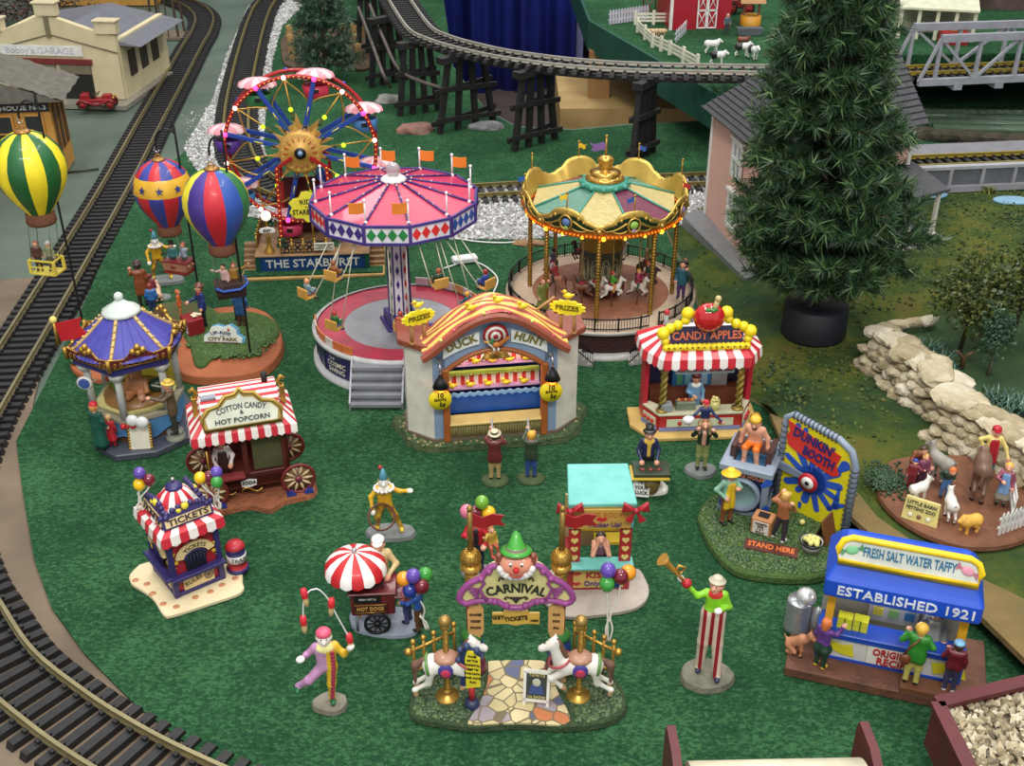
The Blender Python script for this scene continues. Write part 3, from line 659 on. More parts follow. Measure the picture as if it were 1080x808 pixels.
# swing ride
c=G(423,338,.45);SX,SY=c.x,c.y;zr=HZ(SY,209)
sw=thing('swing_ride','flying swing ride with a pink twelve-sided canopy on a diamond-patterned column','swing ride',(SX,SY,.025),0)
PK=P(190,50,85,.35);VIO=P(62,44,120);STEEL=M((150,152,158),.45,.3)
b=MB();b.lathe([(1.06,0),(1.06,.06),(1.0,.07),(1.0,.36),(1.05,.38),(1.05,.42),(1.0,.43)],64,mf=lambda i,k:1 if i==3-1 else 0);b.build('drum',[P(190,190,190),P(48,44,95)],sw)
MB().lathe([(0,.40),(.68,.40)],48).build('deck_centre',STEEL,sw)
MB().lathe([(.68,.402),(1.0,.41)],64).build('deck_ring',P(178,48,72),sw)
b=MB()
for(x0,dx)in((-.18,.56),):
 for k in range(5):b.box((x0,-1.02-.07*k,.37-.078*k-.0),(dx,.14,.035));b.box((x0,-.99-.07*k,.18-.039*k),(dx-.02,.12,.36-.078*k))
 for s in(-1,1):b.add([(x0+s*.29-.01,-.96,.02),(x0+s*.29-.01,-.96,.44),(x0+s*.29-.01,-1.36,.09),(x0+s*.29-.01,-1.36,.0),(x0+s*.29+.01,-.96,.02),(x0+s*.29+.01,-.96,.44),(x0+s*.29+.01,-1.36,.09),(x0+s*.29+.01,-1.36,.0)],[(0,1,2,3),(7,6,5,4),(1,5,6,2),(2,6,7,3)])
b.build('steps',STEEL,sw)
def panel(parent,r,a0,a1,z0,z1,mats,n,name):
 for k in range(n):
  b=MB();t0=a0+(a1-a0)*k/n;t1=a0+(a1-a0)*(k+.92)/n;vs=[]
  for rr in(r,r+.015):
   for t,z in((t0,z0),(t1,z0),(t1,z1),(t0,z1)):vs.append((rr*math.sin(R(t)),-rr*math.cos(R(t)),z))
  b.add(vs,[(4,5,6,7),(3,2,1,0),(0,1,5,4),(1,2,6,5),(2,3,7,6),(3,0,4,7)]);b.build(name,mats[k%len(mats)],parent)
  if k%2==0:
   b=MB()
   for q in range(5):
    tt=t0+(t1-t0)*(q+.7)/5.4;b.cyl(((r+.02)*math.sin(R(tt)),-(r+.02)*math.cos(R(tt)),z0),((r+.02)*math.sin(R(tt)),-(r+.02)*math.cos(R(tt)),z1),.006,n=4)
panel(sw,1.0,-88,-27,.43,.53,[P(215,120,60),P(225,215,205),P(210,110,60)],7,'fence_panel')
panel(sw,1.0,95,175,.43,.53,[P(200,160,100),P(215,215,215)],8,'fence_panel')
panel(sw,1.0,30,60,.43,.53,[P(222,222,228)],4,'fence_panel')
panel(sw,1.004,-80,-28,.09,.34,[P(40,46,78),P(52,42,100)],2,'drum_panel')
cw=cyl_warp(1.03)
text('THE',.05,WHITE,sw,RZ(-42)@T3(-.06,-1.03,.31)@FLAT,cw);text('COSMIC',.085,P(235,225,200),sw,RZ(-42)@T3(0,-1.03,.24)@FLAT,cw,off=.02);text('SWING',.085,P(235,225,200),sw,RZ(-42)@T3(0,-1.03,.16)@FLAT,cw,off=.02)
b=MB();b.box((0,0,.47),(.34,.34,.16),0,R(20));b.box((0,0,.4),(.42,.42,.05),0,R(20));b.build('column_base',VIO,sw,bevel=.01)
b=MB();zc=zr-.12;n=8
b.lathe([(.135,.5),(.115,zc)],n,sm=False,rot=R(22.5));co_=b.build('column',P(225,222,228),sw)
dc=[P(215,100,40),P(40,120,70),VIO,P(215,100,40),P(40,120,70),VIO,P(190,40,50),P(40,120,70)]
b=MB()
for f in range(8):
 A=R(45*f+45);
 for k in range(8):
  z=.6+(zc-.65)*k/7;r0=(.135-.02*(z-.5)/(zc-.5))*math.cos(R(22.5))+.002
  b.push(Matrix.Rotation(A,4,'Z')@T3(r0,0,z)@RY(90));b.prism([(-.06,0),(0,-.022),(.06,0),(0,.022)],0,.003,f);b.pop()
b.build('diamonds',dc,co_)
b=MB()
for f in range(8):A=R(45*f+22.5);b.cyl((.137*math.cos(A),.137*math.sin(A),.5),(.117*math.cos(A),.117*math.sin(A),zc),.009,n=6)
b.build('column_edges',VIO,co_)
b=MB();b.lathe([(.12,zc-.02),(.24,zc+.0),(.26,zc+.1),(.3,zc+.12)],12);b.build('collar',VIO,sw)
cn=thing('x','x','x');bpy.data.objects.remove(cn)
rimr=.94;n=12;off=R(-90-15)
can=MB();can.lathe([(.02,zr+.20),(.12,zr+.19),(rimr,zr)],n,sm=False,rot=off);can.lathe([(rimr*.97,zr-.2),(.2,zr-.16)],n,sm=False,rot=off);cano=can.build('canopy',PK,sw)
b=MB();b.lathe([(rimr,zr-.0),(rimr,zr-.2)],n,sm=False,rot=off);val=b.build('valance',P(228,226,230),sw)
b=MB()
for zz in(zr,zr-.2):b.tube([((rimr+.005)*math.cos(off+2*PI*k/n),(rimr+.005)*math.sin(off+2*PI*k/n),zz)for k in range(n)],.02,4,0,True,sm=False)
for k in range(n):
 A=off+2*PI*k/n;b.box(((rimr+.005)*math.cos(A),(rimr+.005)*math.sin(A),zr-.1),(.035,.035,.2),0,A);b.tube([(.12*math.cos(A),.12*math.sin(A),zr+.2),(rimr*math.cos(A),rimr*math.sin(A),zr+.01)],.014,4)
b.build('canopy_ribs',VIO,sw)
b=MB()
for k in range(n):
 A=off+2*PI*k/n
 for q in range(7):u=.2+.74*q/6.5;b.ball((u*math.cos(A),u*math.sin(A),zr+.217-.21*(u-.12)/.82),.011,6,q%2)
b.build('canopy_beads',[P(230,220,190),P(220,140,50)],cano)
dcol=[VIO,P(30,130,65),P(215,40,35),P(30,80,160)]
for k in range(n):
 A=off+2*PI*(k+.5)/n;rr=rimr*math.cos(PI/n)+.003;b=MB()
 for q in range(4):b.push(Matrix.Rotation(A,4,'Z')@T3(rr,(-.168+.112*q),zr-.1)@RY(90));b.prism([(-.07,0),(0,-.052),(.07,0),(0,.052)],0,.006);b.pop()
 b.build('diamond_row',dcol[(1,2,3,0,1,2,3,0,1,3,2,0)[k]],val)
 b=MB();A2=off+2*PI*k/n;x,y=.88*math.cos(A2),.88*math.sin(A2);b.cyl((x,y,zr),(x,y,zr+.26),.009,n=6);b.ball((x,y,zr+.27),.019,8);b.ball((x,y,zr+.02),.024,8);fo=b.build('flagpole',P(235,232,235),sw)
 if k in(0,1,5,6,7,8):s_=-1 if k<3 else 1;MB().wall([(x+s_*.01,zr+.25),(x+s_*.09,zr+.235),(x+s_*.17,zr+.24),(x+s_*.17,zr+.12),(x+s_*.09,zr+.115),(x+s_*.01,zr+.13)],y-.004,y+.004).build('flag',P(225,130,40),fo)
MB().lathe([(0,zr+.24),(.12,zr+.225),(.15,zr+.2),(.12,zr+.17)],24,sy=1).build('cap',WHITE,sw)
MB().ball((0,0,zr+.31),.085,16,0,(1,.5,1)).build('finial',M((190,175,180),.15,.3),sw)
def solve(px,py,Rs):
 best=None
 for i in range(120):
  z=.5+i*.012;g=G(px,py,z);d=abs(math.hypot(g.x-SX,g.y-SY)-Rs)
  if best is None or d<best[0]:best=(d,g)
 return best[1]
SEAT=P(200,150,70)
for i,(px,py,lab,kw,Rs)in enumerate([(325,312,'girl in a pale blue top on the leftmost flying seat',dict(top=P(120,150,160),pants=P(130,90,110),hair=P(215,150,100)),1.3),(353,293,'rider in a brown coat on the flying seat before the blue name board',dict(top=P(150,90,50),pants=P(40,60,90),hair=P(140,80,50)),1.15),(354,345,'red-haired rider in green on the flying seat at the left of the round deck',dict(top=P(50,110,60),pants=P(90,130,190),hair=P(180,60,50)),1.12),(423,346,'rider with curly auburn hair on the flying seat before the column',dict(top=P(190,90,60),pants=P(220,220,225),hair=P(170,60,40)),1.05),(463,301,'waving rider in dark green on the flying seat right of the column',dict(top=P(40,70,50),pants=P(50,50,45),hair=P(150,80,50)),1.1),(512,302,'rider in a red cap and blue coat on the rightmost flying seat',dict(top=P(40,70,150),pants=P(50,50,80),hair=P(140,30,40)),1.35),(493,325,'blond rider in teal on the low flying seat above the duck gallery roof',dict(top=P(40,90,100),pants=P(90,90,90),hair=P(225,170,70)),1.15)]):
 g=solve(px,py,Rs);A=math.atan2(g.y-SY,g.x-SX);face=math.degrees(A)+0
 t=thing('flying_chair','orange chair carrying the '+lab.split(' on the')[0],'chair',g,face,'flying seats of the pink ride')
 b=MB();b.box((0,0,0),(.13,.15,.02));b.build('seat',SEAT,t,bevel=.006)
 b=MB().push(RZ(0)@T3(.07,0,.0));b.box((0,0,.05),(.02,.17,.12));b.pop();b.build('backrest',SEAT,t,bevel=.006)
 top=V((SX+.82*math.cos(A),SY+.82*math.sin(A),zr-.19));loc=top-g;loc=Matrix.Rotation(-R(face),3,'Z')@loc
 b=MB()
 for s in(-1,1):b.cyl((.0,s*.085,.0),(loc.x,loc.y+s*.1,loc.z),.0065,n=5)
 b.build('hanger_wire',M((205,200,175),.5,.2),t);MB().tube([(-.06,-.08,.06),(-.085,-.06,.06),(-.085,.06,.06),(-.06,.08,.06)],.008,6).build('lap_bar',SILV,t)
 person(lab,(g.x,g.y,g.z-.155),face=face-90,h=.36,res=60,pel=(0,0,.5),rl=((-.06,-.2,.49),(-.06,-.22,.3)),ll=((.06,-.2,.49),(.06,-.22,.3)),la=((.16,-.05,.62),(.14,-.15,.66)),ra=((-.16,-.05,.62),(-.14,-.15,.66)),group=None,**kw)
 # carousel
c=G(633,308,.35);KX,KY=c.x,c.y;KR=-7
ca=thing('carousel','gold-crested carousel with teal, cream and burgundy roof panels and amber lights','carousel',(KX,KY,.025),KR)
def brick(c1,c2,sc):
 m=bpy.data.materials.new('brick');m.use_nodes=True;nt=m.node_tree;bs=nt.nodes['Principled BSDF'];tc=nt.nodes.new('ShaderNodeTexCoord')
 sp=nt.nodes.new('ShaderNodeSeparateXYZ');nt.links.new(tc.outputs['Object'],sp.inputs[0]);at=nt.nodes.new('ShaderNodeMath');at.operation='ARCTAN2';nt.links.new(sp.outputs['Y'],at.inputs[0]);nt.links.new(sp.outputs['X'],at.inputs[1])
 cb=nt.nodes.new('ShaderNodeCombineXYZ');nt.links.new(at.outputs[0],cb.inputs[0]);nt.links.new(sp.outputs['Z'],cb.inputs[1])
 br=nt.nodes.new('ShaderNodeTexBrick');br.inputs['Scale'].default_value=sc;br.inputs['Color1'].default_value=(*lin(c1),1);br.inputs['Color2'].default_value=(*lin(c2),1);br.inputs['Mortar'].default_value=(*lin((25,15,15)),1);br.inputs['Mortar Size'].default_value=.03
 nt.links.new(cb.outputs[0],br.inputs['Vector']);nt.links.new(br.outputs['Color'],bs.inputs['Base Color']);bs.inputs['Roughness'].default_value=.8;return m
MB().lathe([(1.15,.0),(1.15,.32)],72).build('brick_drum',brick((74,36,34),(58,28,28),6.5),ca)
MB().lathe([(1.24,0),(1.24,.04),(1.15,.06)],72).build('base_ring',P(165,165,160),ca)
MB().lathe([(1.14,.30),(1.2,.31),(1.2,.355),(.86,.36)],72,mf=lambda i,k:0 if i<2 else 1).build('deck',[P(175,172,165),M((188,165,140),.6)],ca)
MB().lathe([(0,.37),(.85,.37),(.86,.355)],48).build('turntable',M((150,98,72),.5,var=.15),ca)
def iron_fence(parent,pts,h,z,name='fence',gap=.035,mat=IRON,curve=False):
 b=MB();pts=[V((*p,z))if len(p)==2 else V(p)for p in pts]
 b.tube([p+V((0,0,h))for p in pts],.011,6);b.tube([p+V((0,0,.025))for p in pts],.007,5)
 rs=resample([p for p in catmull(pts,.01)]if curve else sum([[a_.lerp(b_,k/40)for k in range(40)]for a_,b_ in zip(pts,pts[1:])],[])+[pts[-1]],gap)
 for k,p in enumerate(rs):b.cyl(p,p+V((0,0,h)),.0045,n=4)
 for k in range(0,len(rs),8):b.box(rs[k]+V((0,0,h*.55)),(.022,.022,h*1.15))
 return b.build(name,mat,parent)
arc=lambda a0,a1,r=1.16,n=40:[(r*math.sin(R(a0+(a1-a0)*k/n)),-r*math.cos(R(a0+(a1-a0)*k/n)))for k in range(n+1)]
iron_fence(ca,arc(40,180),.15,.36);iron_fence(ca,arc(180,334),.15,.36);iron_fence(ca,arc(-14,33),.15,.36)
for s,x0,x1 in((1,-.42,.0),(-1,.78,.42)):
 b=MB();N=6
 for k in range(N):
  u=(k+.5)/N;x=x0+(x1-x0)*u;r=1.24;y=-math.sqrt(max(.1,1.27**2-x*x));b.box((x,y-.03,.32*(1-u)/2),(abs(x1-x0)/N,.16,.32*(1-u)))
 b.build('stairs',P(172,168,160),ca)
 rail_=[(x0,-math.sqrt(1.27**2-x0*x0)-.11,.34),(x1,-math.sqrt(1.27**2-x1*x1)-.11,.02)];iron_fence(ca,rail_,.15,0,'stair_railing')
zcb=HZ(KY-.955,256);zk=zcb
b=MB()
for k in range(8):
 A=R(-90+45*k);x,y=.9*math.cos(A),.9*math.sin(A);bb=MB();pts=[]
 bb.cyl((x,y,.36),(x,y,zk+.03),.02,n=8)
 N=26
 for q in range(N):z=.38+(zk-.38)*q/N;bb.push(T3(x,y,z)@RX(22)@RY(12));bb.lathe([(.014,-.017),(.034,0),(.014,.017)],8);bb.pop()
 bb.build('twisted_column',GOLD,ca)
nt_=160;vs=[];prof=[]
def crest(th):
 p=((math.degrees(th)+90)%45)/45;d=abs(p-.5)*2
 return .09+.17*math.sqrt(max(0,1-(d/.62)**2))*(d<.62)+.05*max(0,1-abs(d-.72)/.14)
for k in range(nt_):
 th=2*PI*k/nt_;c_=crest(th);lean=1.0
 for r,z in((.94,zk),(.97,zk+.02),(.94,zk+.05),(.97,zk+.10),(1.01,zk+.07+c_*.85),(1.02,zk+.10+c_),(1.0,zk+.11+c_),(.98,zk+.09+c_*.9),(.9,zk+.1)):
  vs.append((r*math.cos(th),r*math.sin(th),z))
m_=9;fs=[(k*m_+q,((k+1)%nt_)*m_+q,((k+1)%nt_)*m_+q+1,k*m_+q+1)for k in range(nt_)for q in range(m_-1)]
mi=[([2,2,2,1,0,0,0,0][q])for k in range(nt_)for q in range(m_-1)]
MB().add(vs,fs,mi,True).build('crest',[M((205,172,84),.35,.6),P(22,52,34),M((200,120,40),.4,.4)],ca)
b=MB();g2=MB();lt=MB()
for k in range(8):
 A=R(-90+45*k+22.5)
 for q,(dz,r)in enumerate(((0,.04),)):
  g2.push(RZ(math.degrees(A)+90)@T3(0,-1.02,zk+.2));g2.ball((0,0,0),.05,10,k%4,(1.1,.5,1.0));g2.ball((0,-.005,-.065),.025,8,(k+1)%4,(1.2,.5,1));g2.pop()
 b.push(RZ(math.degrees(A)+90)@T3(0,-1.005,zk+.2))
 b.tube([(.075*math.cos(t),-.02,.085*math.sin(t))for t in[2*PI*i/16 for i in range(16)]],.013,6,closed=True)
 for s in(-1,1):
  b.tube([(s*(.07+.27*u),.015+.06*u*u,.02-.1*math.sin(u*PI*.55))for u in[i/8 for i in range(9)]],[.018-.012*i/8 for i in range(9)],6)
  b.tube([(s*(.06+.2*u),.01+.04*u*u,-.07-.03*math.sin(u*PI))for u in[i/8 for i in range(9)]],.01,6)
  b.ball((s*.15,0.01,.06),.025,8);b.ball((s*.21,0.02,.02),.02,8)
 b.pop()
 b.push(RZ(45*k)@T3(0,-1.0,zk+.12));b.ball((0,0,0),.035,10);b.ball((0,0,.05),.022,8);b.tube([(0,-.01,.05),(-.06,0,.02),(-.05,0,-.04)],.012,6);b.tube([(0,-.01,.05),(.06,0,.02),(.05,0,-.04)],.012,6);b.pop()
b.build('gold_scrollwork',M((200,165,80),.35,.65),ca);g2.build('crest_medallions',[P(150,190,80),P(150,120,180),P(190,90,50),P(90,120,170)],ca)
for k in range(24):
 A=R(15*k+3);MB().ball((.955*math.cos(A),.955*math.sin(A),zk+.015),.02 if k%3 else .028,8).build('bulb',BULB['amber'],ca)
b=MB()
for k in range(120):A=2*PI*k/120;b.ball((.955*math.cos(A),.955*math.sin(A),zk+.035),.012,5)
b.build('light_fringe',BULB['orange'],ca)
MB().lathe([(.94,zk+.02),(.3,zk+.05)],48).build('ceiling_panel',M((150,115,70),.6),ca)
def tiles(c1,c2,nm):
 m=bpy.data.materials.new(nm);m.use_nodes=True;nt=m.node_tree;bs=nt.nodes['Principled BSDF'];tc=nt.nodes.new('ShaderNodeTexCoord')
 wv=nt.nodes.new('ShaderNodeTexBrick');wv.inputs['Scale'].default_value=9;wv.inputs['Color1'].default_value=(*lin(c1),1);wv.inputs['Color2'].default_value=(*lin(c2),1);wv.inputs['Mortar'].default_value=(*[x*.45 for x in lin(c1)],1);wv.inputs['Mortar Size'].default_value=.02
 nt.links.new(tc.outputs['Object'],wv.inputs['Vector']);nt.links.new(wv.outputs['Color'],bs.inputs['Base Color']);bs.inputs['Roughness'].default_value=.45;return m
tc_=[tiles((205,190,130),(190,172,110),'cream tiles'),tiles((120,45,72),(100,35,62),'burgundy tiles'),tiles((205,190,130),(190,172,110),'cream tiles'),tiles((90,140,120),(75,125,105),'sage tiles')]
zp=zk+.34;zt=zk+.12
for k in range(8):
 a0,a1=R(-90+45*k-22.5),R(-90+45*k+22.5)
 q=[(.92*math.cos(a0),.92*math.sin(a0),zt),(.92*math.cos(a1),.92*math.sin(a1),zt),(.25*math.cos(a1),.25*math.sin(a1),zp),(.25*math.cos(a0),.25*math.sin(a0),zp)]
 MB().add(q,[(0,1,2,3)]).build('roof_panel',tc_[k%4],ca)
b=MB()
for k in range(8):A=R(-112.5+45*k);b.tube([(.25*math.cos(A),.25*math.sin(A),zp+.01),(.92*math.cos(A),.92*math.sin(A),zt+.01)],.014,6)
rb=b.build('roof_ribs',P(70,150,135),ca)
b=MB();b.lathe([(.2,zp+.07),(.27,zp+.06),(.3,zp+.03),(.28,zp-.02),(.22,zp-.03)],32)
for k in range(12):A=R(30*k);b.ball((.285*math.cos(A),.285*math.sin(A),zp+.02),.04,8,0,(1,1,.8))
b.build('crown_ring',P(55,140,120),ca)
b=MB().lathe([(.2,zp+.05),(.24,zp+.08),(.2,zp+.11),(.17,zp+.12),(.19,zp+.15),(.12,zp+.17),(.07,zp+.18),(.065,zp+.2),(.09,zp+.22),(.075,zp+.24),(.1,zp+.30),(.095,zp+.33),(.05,zp+.35),(.0,zp+.36)],24)
for k in range(10):A=R(36*k);b.ball((.19*math.cos(A),.19*math.sin(A),zp+.1),.025,6)
fn=b.build('finial',M((210,165,80),.25,.8),ca)
b=MB().cyl((0,0,zp+.35),(0,0,zp+.58),.012,n=8);b.ball((0,0,zp+.59),.02,8);mp_=b.build('mast',GOLD,ca)
def pennant(parent,x,y,z,s,mat,w=.16,h=.07):
 MB().wall([(x+s*w*u,z+.015*math.sin(u*7))for u in(0,.25,.5,.75,1)]+[(x+s*w*.8,z-h*.5)]+[(x+s*w*u,z-h+.015*math.sin(u*7))for u in(.9,.6,.3,0)],y-.003,y+.003).build('flag',mat,parent)
pennant(mp_,0,0,zp+.5,-1,P(120,90,150),.2,.09)
fl=[P(35,90,160),P(190,40,45),P(30,110,70),P(50,90,170),P(235,190,30),P(40,110,60),P(40,100,170),P(240,200,40)]
for k in range(8):
 A=R(-67.5+45*k);x,y=1.0*math.cos(A),1.0*math.sin(A);z0=zk+.32
 b=MB().cyl((x,y,z0),(x,y,z0+.22),.009,n=6);b.ball((x,y,z0+.23),.017,6);b.ball((x,y,z0+.01),.022,6);o=b.build('flagpole',GOLD,ca);pennant(o,x,y,z0+.2,(-1 if k<4 else 1)*(1 if k in(0,4,5)else-1),fl[k],.1,.055)
b=MB().lathe([(.3,.37),(.3,.48),(.27,.5),(.25,.95),(.28,.97),(.3,zk)],12,sm=False,mf=lambda i,k:1 if i<1 else(0 if i<3 else 2));b.build('centre_drum',[M((92,98,86),.3,.4),P(100,30,35),GOLD],ca)
b=MB()
for k in range(12):
 A=R(30*k+15);b.push(RZ(30*k+15)@T3(.255,0,.72)@RY(90));b.tube([(.15*math.cos(t),.05*math.sin(t),0)for t in[2*PI*i/14 for i in range(14)]],.007,5,closed=True);b.tube([(.08*math.cos(t),.03*math.sin(t),0)for t in[2*PI*i/14 for i in range(14)]],.005,5,closed=True);b.pop()
b.build('centre_tracery',P(170,160,120),ca)
HC=[(230,226,215),(60,50,45),(175,120,90),(225,200,190),(120,80,60),(215,205,190),(90,60,45),(200,190,180)]
MC=[(150,110,90),(30,28,28),(90,50,40),(190,130,140),(60,40,30),(150,140,120),(50,35,30),(130,90,60)]
riders={1:('carousel rider in dark green on a brown horse',dict(top=P(60,75,55),pants=P(60,50,40),hair=P(190,90,50))),0:('carousel rider in bright green with auburn hair at the front',dict(top=P(80,165,50),pants=P(200,140,60),hair=P(170,50,30))),3:('carousel rider in a grey blue coat at the far left of the turntable',dict(top=P(70,80,110),pants=P(60,60,90),hair=P(40,35,40))),2:('carousel rider in red at the back left of the turntable',dict(top=P(160,50,50),pants=P(40,40,40),hair=P(40,30,30))),6:('pale-coated carousel rider at the right of the turntable',dict(top=P(190,175,120),pants=P(90,90,70),hair=P(230,210,150))),5:('carousel rider in a magenta blouse at the back right',dict(top=P(170,50,90),pants=P(60,90,70),hair=P(220,150,50)))}
hp_=[(20,.55,95),(62,.62,90),(-28,.5,80),(-62,.62,-80),(-110,.6,200),(95,.6,120),(140,.55,150),(180,.6,180)]
for k,(ang,r,fc)in enumerate([(18,.52,100),(75,.6,100),(-62,.62,-100),(-100,.62,180),(-22,.55,-80),(50,.62,60),(115,.62,120),(-5,.45,60),(160,.6,140),(-150,.6,230)]):
 x,y=r*math.sin(R(ang)),-r*math.cos(R(ang));o=thing('h','h','h',(x,y,.37),fc);del o['category'];del o['label'];o.name='carousel_horse';o.parent=ca
 o.location=(x,y,.44);bst=beast('horse','',(0,0,0),0,.25,P(*HC[k%8]),P(*MC[k%8]),parent=o,pose='leap')
 MB().cyl((0,0,-.08),(0,0,zk-.42),.009,n=6).build('pole',BRASS,o);MB().ball((0,0,.235),.05,8,0,(1,1.1,.5)).build('saddle',P(150,40,50),o)
 if k in riders:
  lab,kw=riders[k];wpt=Matrix.Rotation(R(KR),3,'Z')@V((x,y,0))+V((KX,KY,0))
  person(lab,(wpt.x,wpt.y,.025+.44+.235-.155),face=fc+KR,h=.33,res=50,rl=((-.12,-.09,.42),(-.15,-.04,.2)),ll=((.12,-.09,.42),(.15,-.04,.2)),la=((.13,-.08,.64),(.04,-.18,.62)),ra=((-.13,-.08,.64),(-.04,-.18,.62)),**kw)
wp=lambda a_,r,z=.4:(KX+r*math.sin(R(a_)),KY-r*math.cos(R(a_)),z)
person('woman in olive green with long auburn hair waving by the carousel at the left',wp(-48,1.02),40,.46,top=P(120,125,60),pants=P(120,125,60),skirt=.32,hair=P(150,80,40),hairlen=.08,la=((.17,-.03,.66),(.16,-.06,.85)))
person('man in a teal coat holding a child up by the carousel fence at the right',wp(74,1.02),-20,.5,top=P(40,95,110),pants=P(70,50,100),hair=P(50,35,30),coat=.12,la=((.15,-.05,.68),(.13,-.12,.82)))
person('small child with dark hair lifted by the man in teal',wp(80,1.04,.67),-20,.24,top=P(60,45,40),pants=P(50,40,40),hair=P(50,35,30),res=50)
# duck shooting gallery
def building(name,label,cat,p0,p1,z=.03,group=None):
 c,a_,w=front(p0,p1,z);return thing(name,label,cat,c,a_,group),w
c,ang,W=front((459,468),(586,458),.07)
dk=thing('duck_gallery','white and blue duck shooting gallery with striped arched roof and yellow prize signs','game booth',(c.x,c.y,.03),ang)
W2=W/2;Hs=1.15
b=MB();pts=[(-W2-.30,.06),(-W2-.06,-.11),(-.2,-.12),(.2,-.13),(W2+.08,-.12),(W2+.26,.04),(W2+.32,.2),(W2+.3,.62),(-W2-.3,.62),(-W2-.32,.2)]
pt2=[tuple(p)[:2]for p in catmull([V((*p,0))for p in pts+[pts[0]]],.08)][:-1]
b.prism(pt2,0,.07,tap=.97,sm=False);b.build('base',[M((44,76,44),.9,rgb2=(88,100,62),scale=14,bump=.9,name='moulded grass and stones')],dk)
b=MB();pl=[(-W2-.02,-.02),(W2+.02,-.02),(W2+.28,.22),(W2+.28,.62),(-W2-.28,.62),(-W2-.28,.22)];b.prism(pl,.05,.1);b.build('plinth',P(110,98,84),dk)
WALLW=P(222,218,205)
for s in(-1,1):
 b=MB();q=[(s*W2,.0),(s*(W2+.26),.22),(s*(W2+.26),.6),(s*(W2+.2),.6),(s*(W2+.2),.24),(s*W2,.05)]
 if s<0:q=q[::-1]
 b.prism(q,.08,Hs);b.build('side_wall',WALLW,dk)
MB().wall([(-W2-.24,.08),(W2+.24,.08),(W2+.24,Hs),(-W2-.24,Hs)],.55,.6).build('back_wall',P(40,60,140),dk)
def roofz(x):u=x/(W2+.1);return Hs+.42*(math.cos(u*PI)*.5+.5)**.6-.0
N=24;xs=[(-W2-.02)+(2*W2+.04)*k/N for k in range(N+1)]
def opz(x):u=abs(x)/(W2-.14);return .86+.17*max(0,1-u*u)if u<1 else .08
fa=MB();iw=W2-.13
top=[(x,roofz(x)-.05)for x in xs]
ins_=[(-iw+2*iw*k/N,.90+.22*(1-(abs(-iw+2*iw*k/N)/iw)**2))for k in range(N+1)]
poly=[(-W2,.08)]+[(-iw,.08)];
vs=[];
for k in range(N+1):vs+=[(top[k][0],0,top[k][1]),(ins_[k][0],0,ins_[k][1]),(top[k][0],.05,top[k][1]),(ins_[k][0],.05,ins_[k][1])]
fs=[]
for k in range(N):j=4*k;fs+=[(j+1,j+5,j+4,j),(j+2,j+6,j+7,j+3),(j+1,j+3,j+7,j+5)]
fa.add(vs,fs)
for s in(-1,1):fa.box((s*(W2-.065),.025,.08+.5),(.13,.05,1.0))
fa.build('facade',M((122,146,178),.6,rgb2=(140,160,186),scale=6,name='grey blue paint'),dk)
b=MB()
for s in(-1,1):b.box((s*(iw-.0),.0,.08+.42),(.07,.09,.86))
pts=[(x,-.01,z)for x,z in ins_];b.tube(pts,.03,6);b.build('opening_frame',P(165,92,42),dk,bevel=.01)
vs=[]
for k in range(N+1):
 x=(-W2-.1)+(2*W2+.2)*k/N;z=roofz(x)+.0;vs+=[(x,-.09,z),(x,-.09,z-.09),(x*1.02,.3,z+.10),(x*1.0,.66,z-.05)]
fs,mi=[],[]
SM=[]
for k in range(N):j=4*k;fs+=[(j+1,j+5,j+4,j)];mi+=[0]
NB=9;bs_=len(vs)
for k in range(N+1):
 x=(-W2-.1)+(2*W2+.2)*k/N;z=roofz(x)
 for q in range(NB+1):u=q/NB;vs.append((x,-.09+.4*u,z+.05*math.sin(u*PI*.8)+.012*math.sin(x*14+q)))
for k in range(N):
 for q in range(NB):j=bs_+k*(NB+1)+q;fs.append((j,j+NB+1,j+NB+2,j+1));mi.append(1+q%2)
b=MB().add(vs,fs,mi);b.build('roof',[P(135,68,50),P(182,84,72),P(238,205,105)],dk)
b=MB()
for s in(-1,1):MB().prism([(s*(W2-.02),-.08),(s*(W2+.33),.2),(s*(W2+.33),.62),(s*(W2-.02),.62)][::s],Hs-.02,Hs+.05).build('eave_block',P(140,72,52),dk,bevel=.008)
b=MB();pts=[(-W2-.1+(2*W2+.2)*k/N,-.105,roofz(-W2-.1+(2*W2+.2)*k/N)-.045)for k in range(N+1)];b.tube(pts,.045,6,sm=False);b.build('fascia',P(140,70,50),dk)
YD=P(240,205,40)
def duck(parent,x,y,z,s=1.0,mat=None,name='duck'):
 b=MB();b.ball((x,y,z),.035*s,10,0,(1.3,.8,.8));b.ball((x-.03*s,y,z+.035*s),.022*s,8);b.cyl((x+.03*s,y,z),(x+.06*s,y,z+.02*s),.018*s,.006*s,6)
 b.ball((x-.056*s,y,z+.033*s),.011*s,6,1,(1.5,.8,.6));b.ball((x-.035*s,y-.02*s,z+.042*s),.005*s,5,2);return b.build(name,[mat or YD,ORG,BLACK],parent)
for x in(-.24,.03,.28):duck(dk,x,.0,roofz(x)+.09,1.1)
b=MB()
for k,x in enumerate((-.55,-.42,-.12,.13,.36,.58)):b.ball((x,-.1,roofz(x)+.02),.018,8,k%2)
b.build('roof_bulbs',[P(220,225,120),P(225,100,110)],dk)
